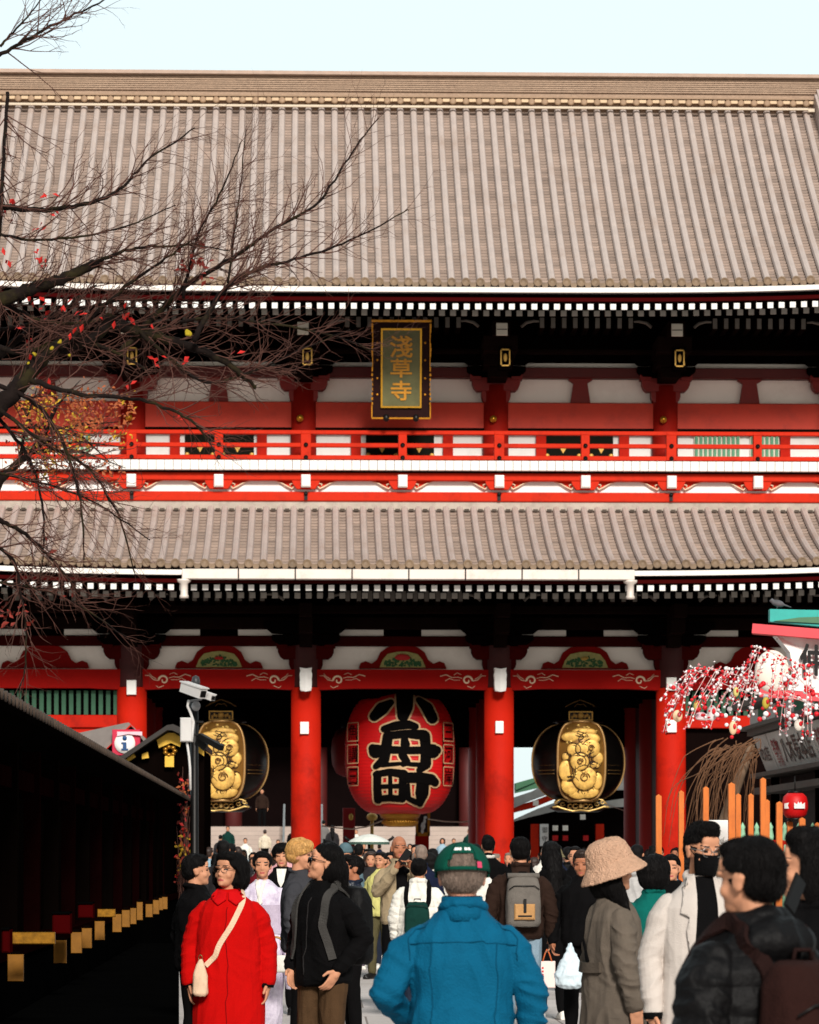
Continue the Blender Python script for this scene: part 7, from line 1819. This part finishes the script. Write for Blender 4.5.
m = MB(); m.tube([(XX(720, 55), 55, 0), P(722, 830, 55), P(735, 790, 55.3), P(752, 745, 55.5)], [.14, .12, .1, .06], 10); m.build('trunk', M('tan_bark', (120, 96, 76), .9, var=.3, bump=.3), trk)
# ================================================================ bare cherry tree on the left and orange-leaved tree
rt = random.Random(17)
BARK = M('dark_bark', (26, 19, 17), .9, var=.35, vs=9, bump=.6, bs=30, spec=.1, dirt=((70, 64, 30), .5, 2.2))
TWIG = M('reddish_twig', (88, 58, 50), .8, var=.3, vs=3, spec=.15)
YT = 41; uT = YT / F
tree = empty('cherry_tree', (XX(-75, YT), YT, 0), label='large nearly bare tree reaching in from the left with tangled twigs and few red leaves', cat='tree')
def tp(px, py, dy=0): return P(px, py, YT + dy)
limbs = []
def limb_px(pts, r0, r1, dy0=0, dy1=0):
    cu_ = curve([(a, b_) for a, b_ in pts], 7); n = len(cu_)
    q = []; rr = []
    for i, (a, b_) in enumerate(cu_):
        t = i / (n - 1); p = tp(a, b_, dy0 + (dy1 - dy0) * t)
        p += Vector((rt.gauss(0, .006), rt.gauss(0, .01), rt.gauss(0, .008)))
        q.append(p); rr.append((r0 + (r1 - r0) * t) * uT * rt.uniform(.93, 1.07))
    limbs.append((q, rr)); return q, rr
trunk = MB()
q = [(XX(-75, YT), YT, -.1), (XX(-78, YT), YT, .8), tp(-95, 740), tp(-85, 640), tp(-80, 540), tp(-55, 460), tp(-20, 418)]
trunk.tube([Vector(p) for p in q], [.42, .34, .28, .26, .24, .2, .17], 14)
q2 = [tp(-75, 540), tp(-60, 420), tp(-50, 300), tp(-42, 190), tp(-32, 110), tp(-10, 60)]
trunk.tube(q2, [.2, .17, .13, .1, .06, .04], 12)
trunk.build('trunk', BARK, tree)
SPEC = [([(-30, 430), (0, 405), (22, 383), (50, 352), (92, 338), (112, 316)], 13, 8, 0, .2), ([(105, 322), (140, 332), (185, 345), (225, 362), (256, 388)], 8, 3.4, .2, .5),
        ([(-50, 310), (0, 300), (35, 288), (70, 276), (98, 262)], 10, 6, -.3, -.2), ([(-45, 200), (0, 206), (40, 210), (85, 204), (120, 190), (145, 163), (195, 128)], 5, .9, -.2, .6),
        ([(-10, 60), (22, 43), (50, 26), (80, 12), (118, -8)], 3, 1, .3, .8), ([(8, 92), (4, 150), (0, 220), (-10, 300)], 2.4, 3, .1, -.2), ([(0, 45), (20, 25), (45, -5)], 2, .8, 0, .3),
        ([(120, 354), (145, 326), (171, 300), (188, 284), (232, 258), (270, 232), (320, 200), (352, 152), (378, 118)], 5, .8, .3, 1.2),
        ([(194, 340), (224, 290), (256, 270), (300, 258), (350, 240), (408, 210)], 4, .8, .1, 1.4), ([(183, 298), (198, 235), (222, 190), (242, 140)], 2.4, .7, .2, -.6),
        ([(228, 282), (238, 210), (246, 130)], 1.8, .6, .1, .9), ([(-20, 500), (0, 520), (22, 532), (46, 553), (70, 582), (84, 610)], 4, 1, -.4, .3), ([(-30, 540), (10, 556), (22, 600), (26, 650), (20, 690)], 3, .8, 0, .2),
        ([(-25, 225), (30, 240), (80, 236), (130, 225), (175, 205)], 2.4, .7, -.5, -.9), ([(30, 380), (80, 395), (140, 400), (190, 420), (215, 452)], 4, 1, -.3, -.5), ([(0, 410), (40, 440), (90, 470), (120, 520), (135, 575)], 3.2, .8, -.2, .4),
        ([(112, 316), (150, 330), (200, 318), (260, 322), (330, 335), (372, 350)], 3.2, .8, .2, 1.0), ([(60, 350), (110, 300), (160, 262), (200, 235)], 3.6, .9, 0, -.6), ([(98, 262), (130, 250), (180, 245), (230, 250)], 3, .7, -.2, -.5),
        ([(0, 330), (60, 318), (120, 300), (180, 306)], 3.2, 1, .4, .7), ([(-20, 470), (30, 480), (90, 500), (150, 540)], 2.6, .8, .2, .2), ([(-20, 340), (20, 352), (70, 340), (110, 350), (150, 372)], 5, 1.4, .3, .1), ([(-20, 372), (30, 330), (70, 305), (96, 285)], 6, 1.5, .5, .9), ([(-10, 296), (40, 320), (90, 322), (135, 306)], 3.4, 1, -.1, .4), ([(-20, 380), (30, 400), (62, 440), (80, 500), (84, 560)], 4, .9, .1, -.4), ([(-20, 580), (20, 585), (70, 600), (130, 640)], 2.4, .7, .3, -.2), ([(0, 420), (30, 460), (44, 520), (40, 580)], 3, .8, .3, 0), ([(140, 332), (200, 380), (250, 372), (300, 350), (350, 330)], 3, .7, .2, .9)]
thick = MB()
for pts, r0, r1, d0, d1 in SPEC:
    q, rr = limb_px(pts, r0 * (.82 if r0 > 6 else .72), r1 * .7, d0, d1); thick.tube(q, rr, 9)
for lab in range(0, len(SPEC)):
    pass
thick.build('limbs', BARK, tree)
tw = MB(); tips = []
def grow(p, d, L, r, depth):
    n = max(3, int(L / .12)); pts = [p.copy()]; dd = d.copy(); kids = []
    bend = Vector((rt.gauss(0, .09), rt.gauss(0, .06), rt.gauss(.03, .09)))
    for i in range(n):
        dd = (dd + bend * .8 + Vector((rt.gauss(0, .1), rt.gauss(0, .1), rt.gauss(0, .1)))).normalized()
        p = p + dd * (L / n); pts.append(p.copy())
        if depth > 0 and i > 0 and rt.random() < .62: kids.append((p.copy(), dd.copy(), 1 - i / n))
    tw.tube(pts, [r * (1 - .72 * i / n) for i in range(n + 1)], 4 if r < .01 else 5, caps=False)
    tips.append(pts[-1]); tips.append(pts[len(pts) // 2])
    for kp, kd, f in kids:
        ax = Vector((rt.gauss(0, 1), rt.gauss(0, 1), rt.gauss(0, 1))).normalized()
        nd = (kd + kd.cross(ax).normalized() * rt.uniform(.5, 1.1)).normalized()
        grow(kp, nd, L * rt.uniform(.35, .6) * (.5 + f * .6), r * .55, depth - 1)
for li, (q, rr) in enumerate(limbs):
    n = len(q); tot = sum((q[i + 1] - q[i]).length for i in range(n - 1))
    cnt = int(tot / .07)
    for k in range(cnt):
        t = rt.uniform(.12, 1) * (n - 1); i = min(int(t), n - 2); p = q[i].lerp(q[i + 1], t - i); d = (q[i + 1] - q[i]).normalized()
        sd = Vector((rt.gauss(0, .5), rt.gauss(0, .9), rt.gauss(.25, .9))); sd = (sd - d * sd.dot(d)).normalized()
        fr = t / (n - 1)
        grow(p, (d * rt.uniform(.5, 1.1) + sd * rt.uniform(.4, 1) + Vector((.25, 0, 0))).normalized(), rt.uniform(.35, 1.05) * (1.1 - .35 * fr), min(rr[i] * .45, .0095), 2)
tw.build('twigs', TWIG, tree)
print('twig faces', len(tw.f))
def leaf(mb, c, s):
    a = Vector((rt.gauss(0, 1), rt.gauss(0, 1), rt.gauss(0, 1))).normalized(); b_ = a.orthogonal().normalized(); n_ = a.cross(b_)
    mb.add([c, c + a * s * .5 + b_ * s * .32 + n_ * s * .08, c + a * s, c + a * s * .5 - b_ * s * .32 + n_ * s * .08], [(0, 1, 2), (0, 2, 3)])
LR = M('red_leaf', (190, 30, 22), .6, var=.35, vs=6); LO = M('orange_leaf', (164, 82, 36), .6, var=.35, vs=6); LY_ = M('yellow_leaf', (196, 156, 34), .6, var=.3, vs=6); LD = M('russet_leaf', (130, 38, 24), .6, var=.3, vs=6)
lr = MB(); ld = MB()
for (px, py, n) in ((8, 210, 6), (50, 194, 3), (53, 213, 2), (38, 229, 5), (8, 259, 5), (38, 257, 5), (48, 267, 3), (46, 305, 5), (64, 305, 4), (78, 313, 4), (14, 333, 3), (30, 341, 2), (126, 316, 6), (158, 363, 5), (183, 360, 2), (29, 350, 2), (38, 378, 4), (180, 419, 2), (110, 330, 2), (55, 390, 3), (133, 384, 2), (45, 317, 4), (235, 352, 2), (30, 300, 3), (84, 321, 3), (147, 331, 2), (70, 330, 3)):
    for k in range(n): leaf(lr, tp(px + rt.gauss(0, 4), py + rt.gauss(0, 3), rt.uniform(-.3, .5)), rt.uniform(.07, .125))
for (px, py, n) in ((182, 262, 5), (195, 258, 6), (203, 275, 6), (201, 262, 5), (204, 250, 3), (186, 268, 3), (45, 545, 3), (70, 597, 2), (8, 620, 7), (20, 610, 6), (0, 610, 6), (30, 622, 3)):
    for k in range(n): leaf(ld, tp(px + rt.gauss(0, 3), py + rt.gauss(0, 4), rt.uniform(-.2, .3)), rt.uniform(.08, .13))
lr.build('red_leaves', LR, tree); ld.build('russet_leaves', LD, tree)
for (px, py, s_) in ((188, 333, .06), (35, 354, .04), (52, 348, .04), (70, 355, .03), (28, 363, .03), (60, 342, .035)):
    ms = MB()
    for k in range(9): ms.ell(tp(px, py, -.09) + Vector((rt.gauss(0, .3), rt.gauss(0, .1), rt.gauss(0, .3))) * s_, (s_ * .5, s_ * .35, s_ * .5), 8, 6)
    me = remeshed(ms, .012, 'lichen_patch', 0); me.materials.append(M('yellow_lichen', (160, 140, 24), .9, var=.35, vs=30)); o = place('lichen_patch', me); attach(o, tree)
# orange-leaved tree
Yo = 50; ot = empty('maple_tree', (XX(-45, Yo), Yo, 0), label='smaller tree with thin orange and yellow leaves behind the bare tree', cat='tree')
m = MB(); m.tube([(XX(-45, Yo), Yo, -.05), P(-42, 700, Yo), P(-35, 560, Yo), P(0, 480, Yo), P(55, 430, Yo)], [.2, .17, .12, .07, .03], 10)
for k in range(16): a = rt.uniform(.3, 1); s0 = P(0 + 55 * a, 480 - 50 * a, Yo); e_ = P(rt.uniform(0, 130), rt.uniform(375, 480), Yo + rt.uniform(-1, 1)); m.tube([s0, s0.lerp(e_, .5) + Vector((0, 0, .15)), e_], [.03, .02, .006], 5)
m.build('trunk', BARK, ot)
for mat, n, nm in ((LO, 1000, 'orange_leaves'), (LY_, 260, 'yellow_leaves'), (LD, 260, 'russet_leaves')):
    mb = MB()
    cl_ = [(rt.uniform(18, 128), rt.uniform(395, 475)) for _ in range(26)]
    for k in range(n):
        c = rt.choice(cl_); px, py = c[0] + rt.gauss(0, 8), c[1] + rt.gauss(0, 7)
        if px > 138 or py < 370 + max(0, (px - 95)) * .5: continue
        leaf(mb, P(px, py, Yo + rt.uniform(-1.2, 1.2)), rt.uniform(.05, .1))
    mb.build(nm, mat, ot)
# red-leaved shrub between booth and pole
sb = empty('red_shrub', (XX(184, 54), 54, 0), label='thin shrub with red and orange leaves beside the lamp pole', cat='shrub')
m = MB()
for k in range(26):
    a = P(184, 900, 54); a.z = 0; e_ = P(rt.uniform(176, 194), rt.uniform(765, 880), 54 + rt.uniform(-.4, .4)); m.tube([a, a.lerp(e_, .6) + Vector((rt.gauss(0, .08), 0, 0)), e_], [.012, .009, .004], 4)
m.build('stems', TWIG, sb)
for mat, n, nm in ((LR, 34, 'red_leaves'), (LO, 30, 'orange_leaves'), (LD, 50, 'russet_leaves'), (LY_, 34, 'yellow_leaves')):
    mb = MB()
    for k in range(n):
        py = rt.uniform(772, 885) if mat is not LY_ else rt.gauss(855, 12); leaf(mb, P(rt.gauss(184, 4.5), py, 54 + rt.uniform(-.4, .4)), rt.uniform(.06, .13))
    mb.build(nm, mat, sb)
# ---------------------------------------------------------------- camera, sky, sun
cam = bpy.data.cameras.new('camera'); co = bpy.data.objects.new('camera', cam); COL.objects.link(co)
co.location = (0, 0, CAMZ); co.rotation_euler = (R(90), 0, -YAW)
cam.sensor_fit = 'AUTO'; cam.sensor_width = 36; cam.lens = F / 1024 * 36
cam.shift_y = (HY - 512) / 1024; cam.clip_end = 5000; cam.clip_start = .5
cam.dof.use_dof = True; cam.dof.focus_distance = 24; cam.dof.aperture_fstop = 9.0
SC.camera = co
w = bpy.data.worlds.new('World'); SC.world = w; w.use_nodes = True; nt = w.node_tree
bg = nt.nodes['Background']; sky = nt.nodes.new('ShaderNodeTexSky'); sky.sky_type = 'NISHITA'; sky.sun_disc = False
EL, AZ = 30, 8          # sun behind the camera, slightly from the right
sky.sun_elevation = R(EL); sky.sun_rotation = R(180 - AZ)
sky.air_density = 1.0; sky.dust_density = 3.0; sky.ozone_density = 1.2; sky.altitude = 20
mixn = nt.nodes.new('ShaderNodeMix'); mixn.data_type = 'RGBA'; mixn.inputs[0].default_value = .72
tcw = nt.nodes.new('ShaderNodeTexCoord'); spw_ = nt.nodes.new('ShaderNodeSeparateXYZ'); nt.links.new(tcw.outputs['Generated'], spw_.inputs[0])
mrw = nt.nodes.new('ShaderNodeMapRange'); mrw.inputs['From Min'].default_value = -.3; mrw.inputs['From Max'].default_value = .95; mrw.inputs['To Min'].default_value = .3; mrw.inputs['To Max'].default_value = 1.25
nt.links.new(spw_.outputs['Y'], mrw.inputs['Value'])
vlw = nt.nodes.new('ShaderNodeVectorMath'); vlw.operation = 'SCALE'; vlw.inputs[0].default_value = (8.6, 9.9, 9.9)      # thin veil of cloud, made brighter to the north to keep facade fill low
nt.links.new(mrw.outputs[0], vlw.inputs['Scale']); nt.links.new(vlw.outputs[0], mixn.inputs[7])
nt.links.new(sky.outputs[0], mixn.inputs[6]); nt.links.new(mixn.outputs[2], bg.inputs['Color'])
bg.inputs['Strength'].default_value = .1
sl = bpy.data.lights.new('sun', 'SUN'); sl.energy = 4.0; sl.angle = R(12); sl.color = (1, .95, .88)
so = bpy.data.objects.new('sun', sl); COL.objects.link(so)
d = Vector((-math.sin(R(AZ)) * math.cos(R(EL)), math.cos(R(AZ)) * math.cos(R(EL)), -math.sin(R(EL))))
so.rotation_euler = d.to_track_quat('-Z', 'Y').to_euler(); so.location = (20, -20, 40)
SC.view_settings.view_transform = 'Standard'; SC.view_settings.look = 'None'; SC.view_settings.exposure = 0.05; SC.view_settings.gamma = 1
SC.render.engine = 'CYCLES'
SC.cycles.use_denoising = True; SC.cycles.max_bounces = 7; SC.cycles.diffuse_bounces = 5; SC.cycles.glossy_bounces = 3
SC.cycles.sample_clamp_indirect = 5
